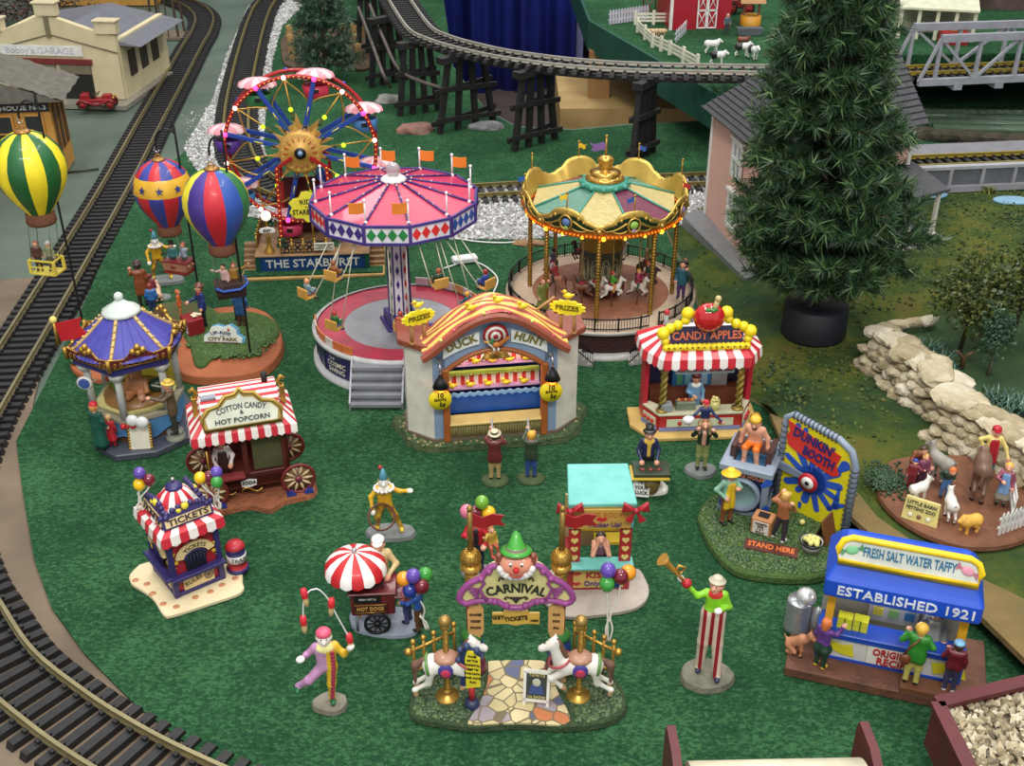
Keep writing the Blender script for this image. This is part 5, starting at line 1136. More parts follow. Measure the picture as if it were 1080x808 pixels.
for side in(0,1):
 Fm=on_side(side);w_=W if side==0 else D
 b=MB().push(Fm);b.box((0,.016,.11),(w_*.6,.02,.13));b.pop();o=b.build('rules_panel',P(225,200,145),tk);text('RULES',.06,P(110,80,60),o,Fm@T3(-.05,.004,.115)@RY(-14)@FLAT,off=.015)
 b=MB().push(Fm@T3(.09,0,.12));b.tube([(.04*math.cos(t),0,.04*math.sin(t))for t in[2*PI*i/14 for i in range(14)]],.004,4,closed=True)
 for k in range(8):b.tube([(0,0,0),(.04*math.cos(PI*k/4),0,.04*math.sin(PI*k/4))],.003,4)
 b.pop().build('wheel_drawing',P(120,90,80),o)
 b=MB().push(Fm);pts=[(-.09,.24),(.09,.24),(.09,.36)]+[(.09*math.cos(R(a_)),.36+.07*math.sin(R(a_)))for a_ in range(15,180,15)]+[(-.09,.36)];b.wall(pts,-.0,.02);b.pop();o=b.build('ticket_window',BLACK,tk)
 b=MB().push(Fm);
 for k in range(6):b.cyl((-.075+.03*k,-.005,.24),(-.075+.03*k,-.005,.40),.004,n=4)
 b.tube([(x*1.08,-.005,z)for x,z in pts[2:]],.01,5);b.pop();b.build('window_bars',NV,o)
 b=MB().push(Fm);vs=[]
 for k in range(13):a_=R(15+150*k/12);vs+=[(.115*math.cos(a_),-.02,.36+.095*math.sin(a_)),(.18*math.cos(a_),-.02,.36+.16*math.sin(a_)),(.115*math.cos(a_),.01,.36+.095*math.sin(a_)),(.18*math.cos(a_),.01,.36+.16*math.sin(a_))]
 b.add(vs,[f for k in range(12)for f in((4*k,4*k+1,4*k+5,4*k+4),(4*k+1,4*k+3,4*k+7,4*k+5),(4*k,4*k+4,4*k+6,4*k+2))]);b.pop();o=b.build('arched_sign',P(225,200,145),tk)
 text('TICKETS',.055,P(60,45,50),o,Fm@T3(0,-.026,.36+.128)@FLAT,arc_warp(.15),off=.02)
 b=MB().push(Fm)
 for x,z in((-.19,.45),(-.17,.36),(-.2,.3),(.19,.42),(.17,.34),(.2,.29)):
  b.push(T3(x,.012,z)@RX(90));b.prism([((.026 if k%2==0 else .011)*math.cos(2*PI*k/10+PI/2),(.026 if k%2==0 else .011)*math.sin(2*PI*k/10+PI/2))for k in range(10)],0,.008);b.pop()
 b.pop().build('gold_stars',P(240,200,50),tk)
e=.05;E=[(-h-e,-e),(h+e,-e),(h+e,D+e),(-h-e,D+e)];I=.13
striped_roof(tk,E,[(-h+.05,.05),(h-.05,.05),(h-.05,D-.05),(-h+.05,D-.05)],7,.68,.73,.10,start=0)
cx_,cy_=0,D/2
oc=lambda r,n=8,off=22.5:[(cx_+r*math.cos(R(off+360/n*k)),cy_+r*math.sin(R(off+360/n*k)))for k in range(n)]
striped_roof(tk,oc(.265),oc(.15),2,.72,.83,0,name='tent_roof',bulge=.03);striped_roof(tk,oc(.17),oc(.05),2,.83,.95,0,name='tent_top',bulge=.02)
MB().push(T3(cx_,cy_,.94)).lathe([(.0,.06),(.03,.05),(.075,.02),(.08,-.01),(.0,-.01)],8).pop().build('tent_cap',NV,tk,bevel=.01);MB().ball((cx_,cy_,1.02),.02,8).build('finial',SILV,tk)
for side in(0,1,2):
 Fm=[T3(0,-.0,.72),T3(-h-.0,D/2,.72)@RZ(-90),T3(h+.0,D/2,.72)@RZ(90)][side];b=MB().push(Fm@RX(-20))
 b.wall([(-.22,0),(.22,0),(.22,.1),(.08,.14),(0,.17),(-.08,.14),(-.22,.1)],0,.025)
 for k in range(9):b.ball((-.22+.055*k,.01,.11+.05*math.sin(PI*k/8)),.028,6)
 b.pop();o=b.build('roof_sign_frame',NV,tk)
 b=MB().push(Fm@RX(-20));b.wall([(-.2,.015),(.2,.015),(.2,.085),(-.2,.085)],-.008,0);b.pop();b.build('roof_sign',P(225,200,145),o);text('TICKETS',.075,P(60,45,50),o,Fm@RX(-20)@T3(0,-.012,.05)@FLAT,off=.02,width=.36)
 b=MB().push(Fm@RX(-20));b.ball((0,0,.15),.035,8,0,(1,.6,1));b.ball((-.06,0,.13),.025,8,0,(1,.6,1));b.pop();b.build('yellow_drapery',P(235,215,60),o)
tkY=LW(tk,(0,0,0)).y
A1=LW(tk,(-h-.04,D*.9,.7));A2=LW(tk,(h+.06,.05,.7))
balloons(147,511,A1.y,[(0,0,0,YB,'yellow balloon'),(.3,2.1,.2,PB,'purple balloon'),(1.7,.9,0,RB,'maroon balloon')],'balloons above the left corner of the ticket booth','in the bunch over the left roof corner of the ticket booth',.052,A1)
balloons(211,504,A2.y,[(0,0,0,YB,'yellow balloon'),(2.7,.9,.3,PB,'purple balloon'),(2.8,-.4,-.6,GB,'green balloon'),(1.3,-.2,.6,RB,'maroon balloon')],'balloons above the right corner of the ticket booth','in the bunch over the right roof corner of the ticket booth',.052,A2)
t=thing('trash_can','small red, white and navy trash can beside the ticket booth','trash can',LW(tk,(h+.15,.06,-.0)),ang)
MB().lathe([(0,0),(.1,0),(.1,.03),(.085,.035),(.085,.11),(.088,.11),(.088,.18),(.085,.18),(.085,.24),(.09,.25),(.06,.29),(0,.30)],20,mf=lambda i,k:[NVI,NVI,NVI,1,1,2,2,0,0,1,1][i]if 0 else(0 if i<3 else 1 if i<5 else 2 if i<7 else 0 if i<9 else 1)).build('can',[NV,P(180,40,50),P(230,225,220)],t);text('TRASH',.055,P(60,45,60),t,T3(0,-.089,.145)@FLAT,cyl_warp(.089),off=.02)
adopt(base,tk,'base')
# cotton candy wagon
c,ang,W=front((224,531),(309,516),.08);h=W/2;D=.5
base=thing('wagon_base','rough terracotta ground slab under the cotton candy wagon','base',(c.x,c.y,.025))
MB().prism(blobG([(220,534),(232,541),(262,535),(286,539),(300,530),(331,522),(333,508),(320,498),(230,500),(215,520)],.06,c),0,.05,tap=.97).build('slab',M((168,98,62),.85,rgb2=(130,78,50),scale=12,bump=.9),base)
wg=thing('cotton_candy_wagon','maroon popcorn wagon with spoked wheels and red-striped barrel roof','food wagon',(c.x,c.y,.08),ang)
MR=M((98,38,30),.45,rgb2=(78,28,24),scale=10,name='maroon paint')
b=MB();b.box((0,.25,.17),(W,D,.12));b.box((0,.48,.48),(W,.04,.62));b.box((-h+.02,.25,.48),(.04,D,.62));b.box((h-.02,.25,.48),(.04,D,.62));b.box((-.02,.02,.48),(.05,.04,.62));b.box((0,.02,.74),(W,.04,.1));b.box((-h+.03,.02,.48),(.06,.04,.62));b.box((h-.03,.02,.48),(.06,.04,.62));b.box((0,.02,.2),(W,.04,.14));b.build('body',MR,wg,bevel=.005)
b=MB()
for k in range(20):b.box((-h+.04+(W-.08)*k/19,-.003,.19),(.006,.01,.14))
b.build('plank_lines',P(60,22,20),wg)
MB().box((-.23,-.03,.285),(.36,.12,.02)).build('serving_shelf',P(125,45,45),wg)
b=MB()
for x0,x1 in((-h+.06,-.05),(.02,h-.06)):b.tube([(x0+(x1-x0)*k/10,-.005,.66+.04*math.sin(PI*k/10)+.01*math.sin(3*PI*k/10))for k in range(11)],.009,5)
b.tube([(-h+.02,-.0,.24),(-h+.02,-.0,.6)],.012,6);b.tube([(-.1+.2*k/8,-.01,.09+.03*math.sin(PI*k/8*2))for k in range(9)],.01,5);b.tube([(-.35+.2*k/8,-.01,.09+.02*math.sin(PI*k/8*2))for k in range(9)],.008,5);b.build('gold_trim',GOLD,wg)
MB().box((.2,.04,.48),(.3,.02,.4)).build('machine_window',M((92,90,62),.15,var=.2,alpha=.8),wg)
o=MB().push(T3(.22,.2,.3)).lathe([(0,0),(.1,.0),(.13,.08),(.12,.09),(.09,.02),(0,.02)],20).pop().build('candy_bowl',M((150,150,130),.3,.4),wg)
b=MB();b.wall([(-.07,-.03),(.0,-.045),(.07,-.03),(.075,.03),(.0,.045),(-.075,.03)],0,.01);o=b.build('soda_plate',WHITE,wg);o.location=(-.02,-.02,.17);text('SODA',.05,BLACK,o,T3(0,-.004,.006)@FLAT,off=.02)
def wheel(parent,x,y,z,r,mat,spoke,hub,n=10,tilt=0,w=.03,name='wheel'):
 b=MB().push(T3(x,y,z)@RX(90));b.tube([(r*math.cos(2*PI*k/28),r*math.sin(2*PI*k/28),0)for k in range(28)],w*.6,6,closed=True);b.pop();o=b.build(name,mat,parent)
 b=MB().push(T3(x,y,z)@RX(90))
 for k in range(n):a_=2*PI*k/n;b.tube([(r*.15*math.cos(a_),r*.15*math.sin(a_),0),(r*.6*math.cos(a_),r*.6*math.sin(a_),0),(r*.95*math.cos(a_),r*.95*math.sin(a_),0)],[.008,.015,.008],5)
 b.pop().build('spokes',spoke,o);MB().push(T3(x,y,z)@RX(90)).lathe([(0,.03),(.03,.03),(.04,-.03),(0,-.03)],12).pop().build('wheel_hub',hub,o)
 MB().push(T3(x,y+.012,z)@RX(90)).lathe([(0,.004),(r*.9,.004),(r*.9,-.004),(0,-.004)],20).pop().build('wheel_disc',P(130,95,60),o);return o
for x in(-h-.0,h+.06):wheel(wg,x,-.06,.155,.155,P(112,36,36),P(215,190,150),P(120,40,60));wheel(wg,x-.02,.5,.18,.155,P(112,36,36),P(215,190,150),P(120,40,60))
b=MB()
for x in(-h,h+.06):b.add([(x-.13,-.12,0),(x-.04,-.12,0),(x-.09,-.12,.05),(x-.13,.0,0),(x-.04,.0,0),(x-.09,.0,.05)],[(0,1,2),(5,4,3),(1,4,5,2),(0,2,5,3)]);b.add([(x+.13,-.12,0),(x+.04,-.12,0),(x+.09,-.12,.05),(x+.13,.0,0),(x+.04,.0,0),(x+.09,.0,.05)],[(2,1,0),(3,4,5),(2,5,4,1),(3,5,2,0)])
b.build('wheel_chock',P(35,60,140),wg)
zR=.80
striped_roof(wg,[(-h-.1,-.09),(h+.1,-.09),(h+.1,.56),(-h-.1,.56)],[(-h+.02,.03),(h-.02,.03),(h-.02,.48),(-h+.02,.48)],[16,8,16,8],zR,zR+.12,.10,start=0)
b=MB();NK=18;
def bar(u):a_=PI*(u);return(.25-.22*math.cos(a_),zR+.12+.19*math.sin(a_)**.8)
for k in range(NK):
 y0,z0=bar(k/NK);y1,z1=bar((k+1)/NK);b.add([(-h+.03,y0,z0),(h-.03,y0,z0),(h-.03,y1,z1),(-h+.03,y1,z1)],[(0,1,2,3)],k%2,False)
for s in(-1,1):b.add([(s*(h-.03),.25,zR+.1)]+[(s*(h-.03),*bar(k/NK))for k in range(NK+1)],[(0,k+1,k+2)if s>0 else(0,k+2,k+1)for k in range(NK)],1)
b.build('barrel_roof',[STR_R,STR_W],wg)
MB().box((-.28,.16,zR+.29),(.14,.12,.02),0,0).build('roof_hatch',P(135,140,150),wg);MB().cyl((.26,.26,zR+.28),(.26,.26,zR+.40),.03,n=8).build('chimney',IRON,wg)
sgp=[(-.42,0),(.42,0),(.44,.12),(.36,.2),(.24,.22),(.16,.30),(.05,.31),(0,.36),(-.05,.31),(-.16,.30),(-.24,.22),(-.36,.2),(-.44,.12)]
sg=thing('wagon_sign','gold-framed COTTON CANDY & HOT POPCORN sign on the wagon roof','sign',LW(wg,(0.0,-.07,zR+.04)),ang)
MB().push(RX(-22)).wall([(x*.86,z)for x,z in sgp],0,.02).pop().build('frame_board',M((175,150,80),.45,.4),sg);MB().push(RX(-22)).wall([(x*.76,.03+z*.80)for x,z in sgp],-.01,0).pop().build('panel',P(212,215,195),sg)
MB().push(RX(-22)).tube([(x*.84,-.01,z+.01)for x,z in sgp],.02,6,closed=True).pop().build('frame_scroll',M((180,150,75),.4,.5),sg)
TX=lambda z:RX(-22)@T3(0,-.014,z)@FLAT
text('COTTON CANDY',.075,P(35,60,60),sg,TX(.2),arc_warp(.7),off=.025,width=.46);text('&',.05,P(35,60,60),sg,TX(.145),off=.02);text('HOT POPCORN',.065,P(35,50,50),sg,TX(.075),off=.015,width=.5)
for s in(-1,1):
 t=thing('roof_ornament','gold scroll ornament at the '+('left' if s<0 else 'right')+' end of the wagon roof','ornament',LW(wg,(s*(h+.02),.2,zR+.08)),ang)
 MB().box((0,0,.1),(.05,.06,.2)).tube([(0,0,.18),(s*-.03,0,.24),(s*.0,0,.29),(s*.03,0,.26)],.025,6).build('scroll',GOLD,t,bevel=.008)
person('vendor in white shirt, dark apron and cap behind the wagon serving shelf',LW(wg,(-.23,.13,.06)),ang,.58,top=P(215,205,200),pants=P(60,40,35),apron=P(50,28,26),hat='cap',hatc=P(205,205,205),hair=P(60,40,35),la=((.17,-.03,.65),(.12,-.13,.56)),ra=((-.17,-.03,.65),(-.12,-.13,.56)))
t=thing('candy_jar','small black and white jar on the wagon serving shelf','jar',LW(wg,(-.37,-.04,.295)),ang);MB().lathe([(0,0),(.03,0),(.032,.04),(.02,.05),(0,.05)],12,mf=lambda i,k:k%2).build('jar',[BLACK,WHITE],t)
lamp_in(wg,(-.1,.25,.78),.9)
adopt(base,wg,'base')
def stone_base(name,label,g,r,mat,rx=1.0,ry=1.0,hh=.05,seed=1,z=.025,loc=None):
 t=thing(name,label,'base',loc or(g.x,g.y,z));rs=random.Random(seed)
 pts=blob([(r*rx*(1+rs.uniform(-.1,.1))*math.cos(2*PI*k/10),r*ry*(1+rs.uniform(-.1,.1))*math.sin(2*PI*k/10))for k in range(10)],.03)
 MB().prism(pts,0,hh,tap=.93).build('slab',mat,t,bevel=.006);return t
SLATE=M((128,132,130),.75,rgb2=(108,112,112),scale=10,bump=.3,name='grey slate')
# blue-roofed toy pavilion
c=G(150,446,.08);pv=thing('toy_pavilion','hexagonal toy pavilion with a ribbed violet blue roof and gold crest','pavilion',(c.x,c.y,.025),0)
qb=[(g.x-c.x,g.y-c.y)for g in(G(x,y,.08)for x,y in((100,470),(122,483),(165,478),(208,459),(209,432),(195,415),(120,418),(100,436)))]
MB().prism(qb,0,.08).build('base_slab',P(70,74,86),pv,bevel=.012)
hx=lambda r,a=0:[(r*math.cos(R(a-90+60*k)),r*math.sin(R(a-90+60*k)))for k in range(6)]
MB().prism(hx(.46),.06,.30).build('plinth',P(90,62,40),pv)
b=MB()
for k in range(6):
 a0,a1=R(-90+60*k),R(-30+60*k)
 for j in range(8):
  u0,u1=j/8,(j+1)/8;f=lambda u:.30-.10*math.sin(PI*u)*.5-.0
  p0=V((.48*math.cos(a0),.48*math.sin(a0),0)).lerp(V((.48*math.cos(a1),.48*math.sin(a1),0)),u0);p1=V((.48*math.cos(a0),.48*math.sin(a0),0)).lerp(V((.48*math.cos(a1),.48*math.sin(a1),0)),u1)
  b.add([(p0.x,p0.y,.33),(p1.x,p1.y,.33),(p1.x*1.02,p1.y*1.02,.14+.05*math.cos(2*PI*u1)),(p0.x*1.02,p0.y*1.02,.14+.05*math.cos(2*PI*u0))],[(0,3,2,1)])
b.build('blue_drapery',P(80,135,185),pv)
MB().prism(hx(.50),.33,.37).build('counter_rim',P(160,155,135),pv);MB().lathe([(.0,.38),(.42,.38),(.44,.42),(.30,.40),(0,.40)],6,sm=False,rot=R(-90)).build('counter_ledge',P(215,210,140),pv)
MB().lathe([(.33,.38),(.33,.46),(.0,.47)],24).build('turntable',P(140,100,50),pv)
b=MB().lathe([(.42,.37),(.42,.98)],3,sm=False,a0=R(30),a1=R(150));b.lathe([(.41,.98),(.41,.37)],3,sm=False,a0=R(30),a1=R(150));b.build('yellow_back',P(215,205,80),pv)
for k in range(6):
 x,y=.45*math.cos(R(-90+60*k)),.45*math.sin(R(-90+60*k));b=MB();b.cyl((x,y,.36),(x*.98,y*.98,.95),.04,.035,n=8);b.push(T3(x,y,.88)).lathe([(.035,-.06),(.09,.0),(.09,.03),(.04,.05)],6).pop();b.build('post',P(180,182,178),pv)
zE=.98;VB=M((62,60,150),.5,rgb2=(74,72,165),scale=8,name='violet blue roof')
b=MB();b.prism(hx(.56),zE-.04,zE+.03);b.build('roof_band',P(45,44,110),pv)
MB().prism(hx(.58),zE+.03,zE+.05).build('gold_edge',GOLD,pv)
b=MB();vs=[]
for k in range(6):
 a0,a1=R(-90+60*k),R(-30+60*k);P0,P1=V((.59*math.cos(a0),.59*math.sin(a0),0)),V((.59*math.cos(a1),.59*math.sin(a1),0));n=16;vs=[]
 for j in range(n+1):
  u=j/n;q=P0.lerp(P1,u);hgt=.09+.03*abs(2*u-1)**3+.10*max(0,1-abs(u-.5)/.2)**.5*(abs(u-.5)<.2)
  vs+=[(q.x,q.y,zE+.04),(q.x*1.01,q.y*1.01,zE+.04+hgt),(q.x*.965,q.y*.965,zE+.04+hgt),(q.x*.95,q.y*.95,zE+.04)]
 b.add(vs,[f for j in range(n)for f in((4*j,4*j+4,4*j+5,4*j+1),(4*j+1,4*j+5,4*j+6,4*j+2),(4*j+2,4*j+6,4*j+7,4*j+3))],[m for j in range(n)for m in(1,0,0)])
b.build('crest',[GOLD,P(92,36,32)],pv)
b=MB()
for k in range(6):
 a0,a1=R(-90+60*k),R(-30+60*k);P0,P1=V((.60*math.cos(a0),.60*math.sin(a0),0)),V((.60*math.cos(a1),.60*math.sin(a1),0))
 for j in range(1,10):q=P0.lerp(P1,j/10);b.tube([(q.x+.012*math.cos(t),q.y+.003*math.sin(t),zE+.085+.022*math.sin(t))for t in[2*PI*i/8 for i in range(8)]],.005,4,closed=True)
 b.tube([(P0.x,P0.y,zE+.03),(P0.x*1.02,P0.y*1.02,zE+.16)],.022,6)
 for e_ in(0,1):b.tube([tuple(P0+V((0,0,zE+.05+.0*e_))),tuple(P1+V((0,0,zE+.05)))],.008,4)
 q=P0.lerp(P1,.5);[b.ball((q.x+dx*(P1-P0).normalized().x,q.y+dx*(P1-P0).normalized().y,zE+.2+dz),.035,8)for dx,dz in((0,.04),(-.05,0),(.05,0),(0,-.02))]
b.build('crest_scrolls',GOLD,pv)
b=MB();NR=8;vs=[]
RP=[(.55,zE+.09),(.45,zE+.165),(.33,zE+.26),(.23,zE+.35),(.15,zE+.42)]
b.lathe(RP,48,sm=False,rot=R(-90));
for k in range(48):
 if k%8==0:continue
b.build('roof',VB,pv)
b=MB()
for k in range(24):
 A=R(-90+15*k)
 if k%4:b.tube([(r*math.cos(A),r*math.sin(A),z)for r,z in RP],.006,4)
b.build('roof_seams',VB,pv)
b=MB()
for k in range(6):
 A=R(-90+60*k);b.tube([(r*math.cos(A),r*math.sin(A),z+.004)for r,z in RP],.022,6)
 for q in range(7):u=q/6;b.ball(((.53-.36*u)*math.cos(A),(.53-.36*u)*math.sin(A),zE+.125+.30*u),.018,6)
b.build('roof_ribs',M((205,175,115),.45,.4),pv)
MB().lathe([(.16,zE+.39),(.2,zE+.41),(.19,zE+.44),(.1,zE+.49),(.055,zE+.53),(.03,zE+.55),(.0,zE+.55)],12).ball((0,0,zE+.58),.048,12).build('cap',P(205,215,208),pv)
t=thing('red_flag','red swallowtail flag on a yellow-knobbed pole, left of the violet blue roof','flag',(c.x-.66,c.y-.12,1.2),-4)
MB().cyl((0,0,-.1),(0,0,.16),.018,n=8).build('pole',GOLD,t);MB().ball((0,0,.18),.04,10).build('knob',P(225,205,110),t);MB().wall([(.01,.14),(.16,.18),(.30,.22),(.26,.12),(.34,.02),(.2,-.03),(.04,-.06)],-.006,.006).build('flag',P(185,22,35),t)
t=thing('round_sign','small round blue sign with a white rim on the left pavilion post','sign',(c.x-.42,c.y-.26,.72));MB().push(RX(90)).lathe([(0,.01),(.06,.01),(.08,.0),(.075,-.02),(0,-.02)],20,mf=lambda i,k:0 if i<1 else 1).pop().build('disc',[P(60,90,160),WHITE],t);MB().cyl((0,.0,-.02),(.1,.08,0),.01,n=6).build('bracket',P(160,160,150),t)
beast('dog','green stuffed crocodile toy on the pavilion turntable',(c.x-.14,c.y-.12,.53),-60,.16,P(90,130,50),cat='toy',name='stuffed_toy')
b=thing('teddy_bear','brown teddy bear behind the middle post of the pavilion','toy',(c.x+.06,c.y-.1,.5));sdf_mesh([((0,0,.1),(0,0,.14),.09,.08,0),((0,-.01,.27),(0,-.02,.28),.075,.07,0),((.06,0,.34),(.06,0,.34),.03,.03,0),((-.06,0,.34),(-.06,0,.34),.03,.03,0),((0,-.08,.26),(0,-.1,.255),.03,.025,0),((.08,0,.17),(.12,-.08,.08),.035,.03,0),((-.08,0,.17),(-.12,-.08,.08),.035,.03,0),((.05,-.04,.04),(.07,-.14,.03),.045,.035,0),((-.05,-.04,.04),(-.07,-.14,.03),.045,.035,0)],.012,.008,'body',[P(170,115,70)],b)
t=thing('stuffed_pig','pale pink stuffed pig sitting before the teddy bear in the pavilion','toy',(c.x+.12,c.y-.2,.47));bpy.data.objects.remove(t);beast('pig','pale pink stuffed pig in front of the brown teddy bear',(c.x+.13,c.y-.22,.465),20,.13,P(205,150,120),cat='toy',name='stuffed_pig')
t=thing('toy_drum','dark green bundled toy at the right inside the pavilion','toy',(c.x+.27,c.y-.02,.48),30);MB().ball((0,0,.1),.1,12,0,(1.3,.8,.8)).build('bundle',P(35,62,48),t);MB().tube([(-.1,-.06,.14),(0,-.09,.1),(.1,-.06,.02)],.008,5).build('cord',P(200,200,180),t)
t=thing('toy_bouquet','yellow and red flower-like toy at the left inside the pavilion','toy',(c.x-.2,c.y+.0,.47));b=MB()
for k in range(14):b.ball((.07*math.cos(k*2.4),.07*math.sin(k*2.4),.08+.022*k),.035,7,k%3)
b.build('petals',[P(210,200,70),P(190,80,40),P(110,140,50)],t)
lamp_in(pv,(0,-.1,.9),1.6,(1,.95,.7))
t=thing('round_pedestal','round grey stone pedestal under the man in the yellow hat','pedestal',tuple(G(186,462,.1))[:2]+(.105,));MB().lathe([(.1,0),(.105,.03),(.085,.045),(.08,.07),(.09,.09),(0,.1)],18).build('pedestal',P(140,145,130),t)
g=G(186,456,.2);person('puppeteer man in brown coat and yellow hat at the right of the pavilion',(g.x,g.y,.205),-75,.62,top=P(96,76,56),pants=P(60,58,54),coat=.14,hair=P(190,180,160),hat='fedora',hatc=P(210,180,70),la=((.13,-.12,.70),(.08,-.30,.74)),ra=((-.13,-.1,.66),(-.08,-.26,.62)),band=P(180,150,50))
g=G(108,474,.1);person('woman in a long dark green dress and red hat before the pavilion',(g.x,g.y,.105),160,.56,top=P(28,80,66),pants=P(26,84,70),skirt=.36,hair=P(220,150,80),hat='bun',hatc=P(190,30,45),la=((.16,-.03,.62),(.16,-.08,.48)))
g=G(120,471,.1);person('small child in a red coat beside the woman in green',(g.x,g.y,.105),170,.38,top=P(175,30,42),pants=P(170,30,42),skirt=.26,hair=P(205,160,100),hat='bun',hatc=P(205,170,120),res=60)
g=G(149,474,.1);t=thing('framed_sign','blank white sign in a scalloped gold frame leaning at the pavilion','sign',(g.x,g.y,.105),6)
MB().push(RX(-14)).wall([(-.105,.0),(.105,.0),(.105,.27),(-.105,.27)],0,.02).pop().build('panel',P(225,220,200),t)
b=MB().push(RX(-14))
for k in range(9):
 for s in(-1,1):b.ball((s*.108,.01,.01+.032*k),.02,6)
for k in range(6):b.ball((-.09+.036*k,.01,.28),.02,6)
b.pop().build('scalloped_frame',GOLD,t)
t=thing('ribbon_bow','red bow on the upper left corner of the white framed sign','bow',(g.x-.08,g.y-.02,.39),0);MB().ball((-.05,0,0),.035,8).ball((.05,0,.01),.035,8).ball((0,-.01,.005),.02,8).build('loops',P(190,28,40),t)
t=thing('silver_masks','pair of silver disc masks over the framed sign','mask',(g.x+.02,g.y-.02,.43),0);[MB().push(T3(x,0,z)@RX(80)).lathe([(0,.03),(.045,.03),(.065,.0),(.06,-.02),(0,-.02)],18).pop().build('mask',P(215,215,215),t)for x,z in((-.05,.03),(.05,.01))]
# city park island and balloon stands
TC=M((172,98,58),.75,rgb2=(150,82,48),scale=3,bump=.2,name='terracotta');GM=M((52,86,34),.95,rgb2=(84,108,52),scale=18,bump=1,bscale=50,name='moulded grass')
c=G(243,365,.12);pk=thing('park_island','terracotta display island topped with rough grass','display base',(c.x,c.y,.025))
MB().prism(blobG([(186,342),(186,365),(187,390),(205,399),(250,398),(283,388),(299,366),(294,342),(277,327),(250,323),(222,326),(197,336)],.12,c),0,.11,tap=.97).build('earth',TC,pk,bevel=.012)
MB().prism(blobG([(191,352),(200,368),(206,388),(216,389),(226,380),(250,378),(272,377),(276,368),(291,360),(296,350),(288,338),(262,330),(232,332),(222,327),(198,340)],.13,c),.1,.15,tap=.96).build('grass',GM,pk,bevel=.015)
b=MB()
for k in range(420):
 u=random.random()*2*PI;r=random.random()**.5;g=G(243+50*r*math.cos(u),355+24*r*math.sin(u),.17)-c;b.ball((g.x,g.y,.145),random.uniform(.015,.03),5,k%2,(1,1,.6))
b.build('grass_tufts',[P(62,100,40),P(44,76,32)],pk)['kind']='stuff'
c2=G(96,372,.08);bs2=thing('display_island','terracotta balloon stand base with a bush, left of the pavilion','display base',(c2.x,c2.y,.025));MB().prism(blobG([(73,374),(75,388),(95,400),(122,398),(140,380),(128,355),(100,344),(80,352)],.08,c2),0,.06,tap=.97).build('earth',TC,bs2,bevel=.01)
b=MB();g=G(84,380,.1)-c2
for k in range(70):b.ball((g.x+random.gauss(0,.05),g.y+random.gauss(0,.05),.08+random.random()*.1),random.uniform(.015,.035),5,k%2)
b.build('bush',[P(40,72,40),P(58,92,48)],bs2)['kind']='stuff'
c3=G(205,338,.06);bs3=thing('display_island','low grassy balloon stand base behind the violet blue pavilion','display base',(c3.x,c3.y,.025));MB().prism(blobG([(160,322),(170,345),(215,350),(232,338),(226,326),(196,318)],.05,c3),0,.04,tap=.95).build('earth',M((66,96,52),.95,rgb2=(96,84,52),scale=8,bump=.8),bs3)
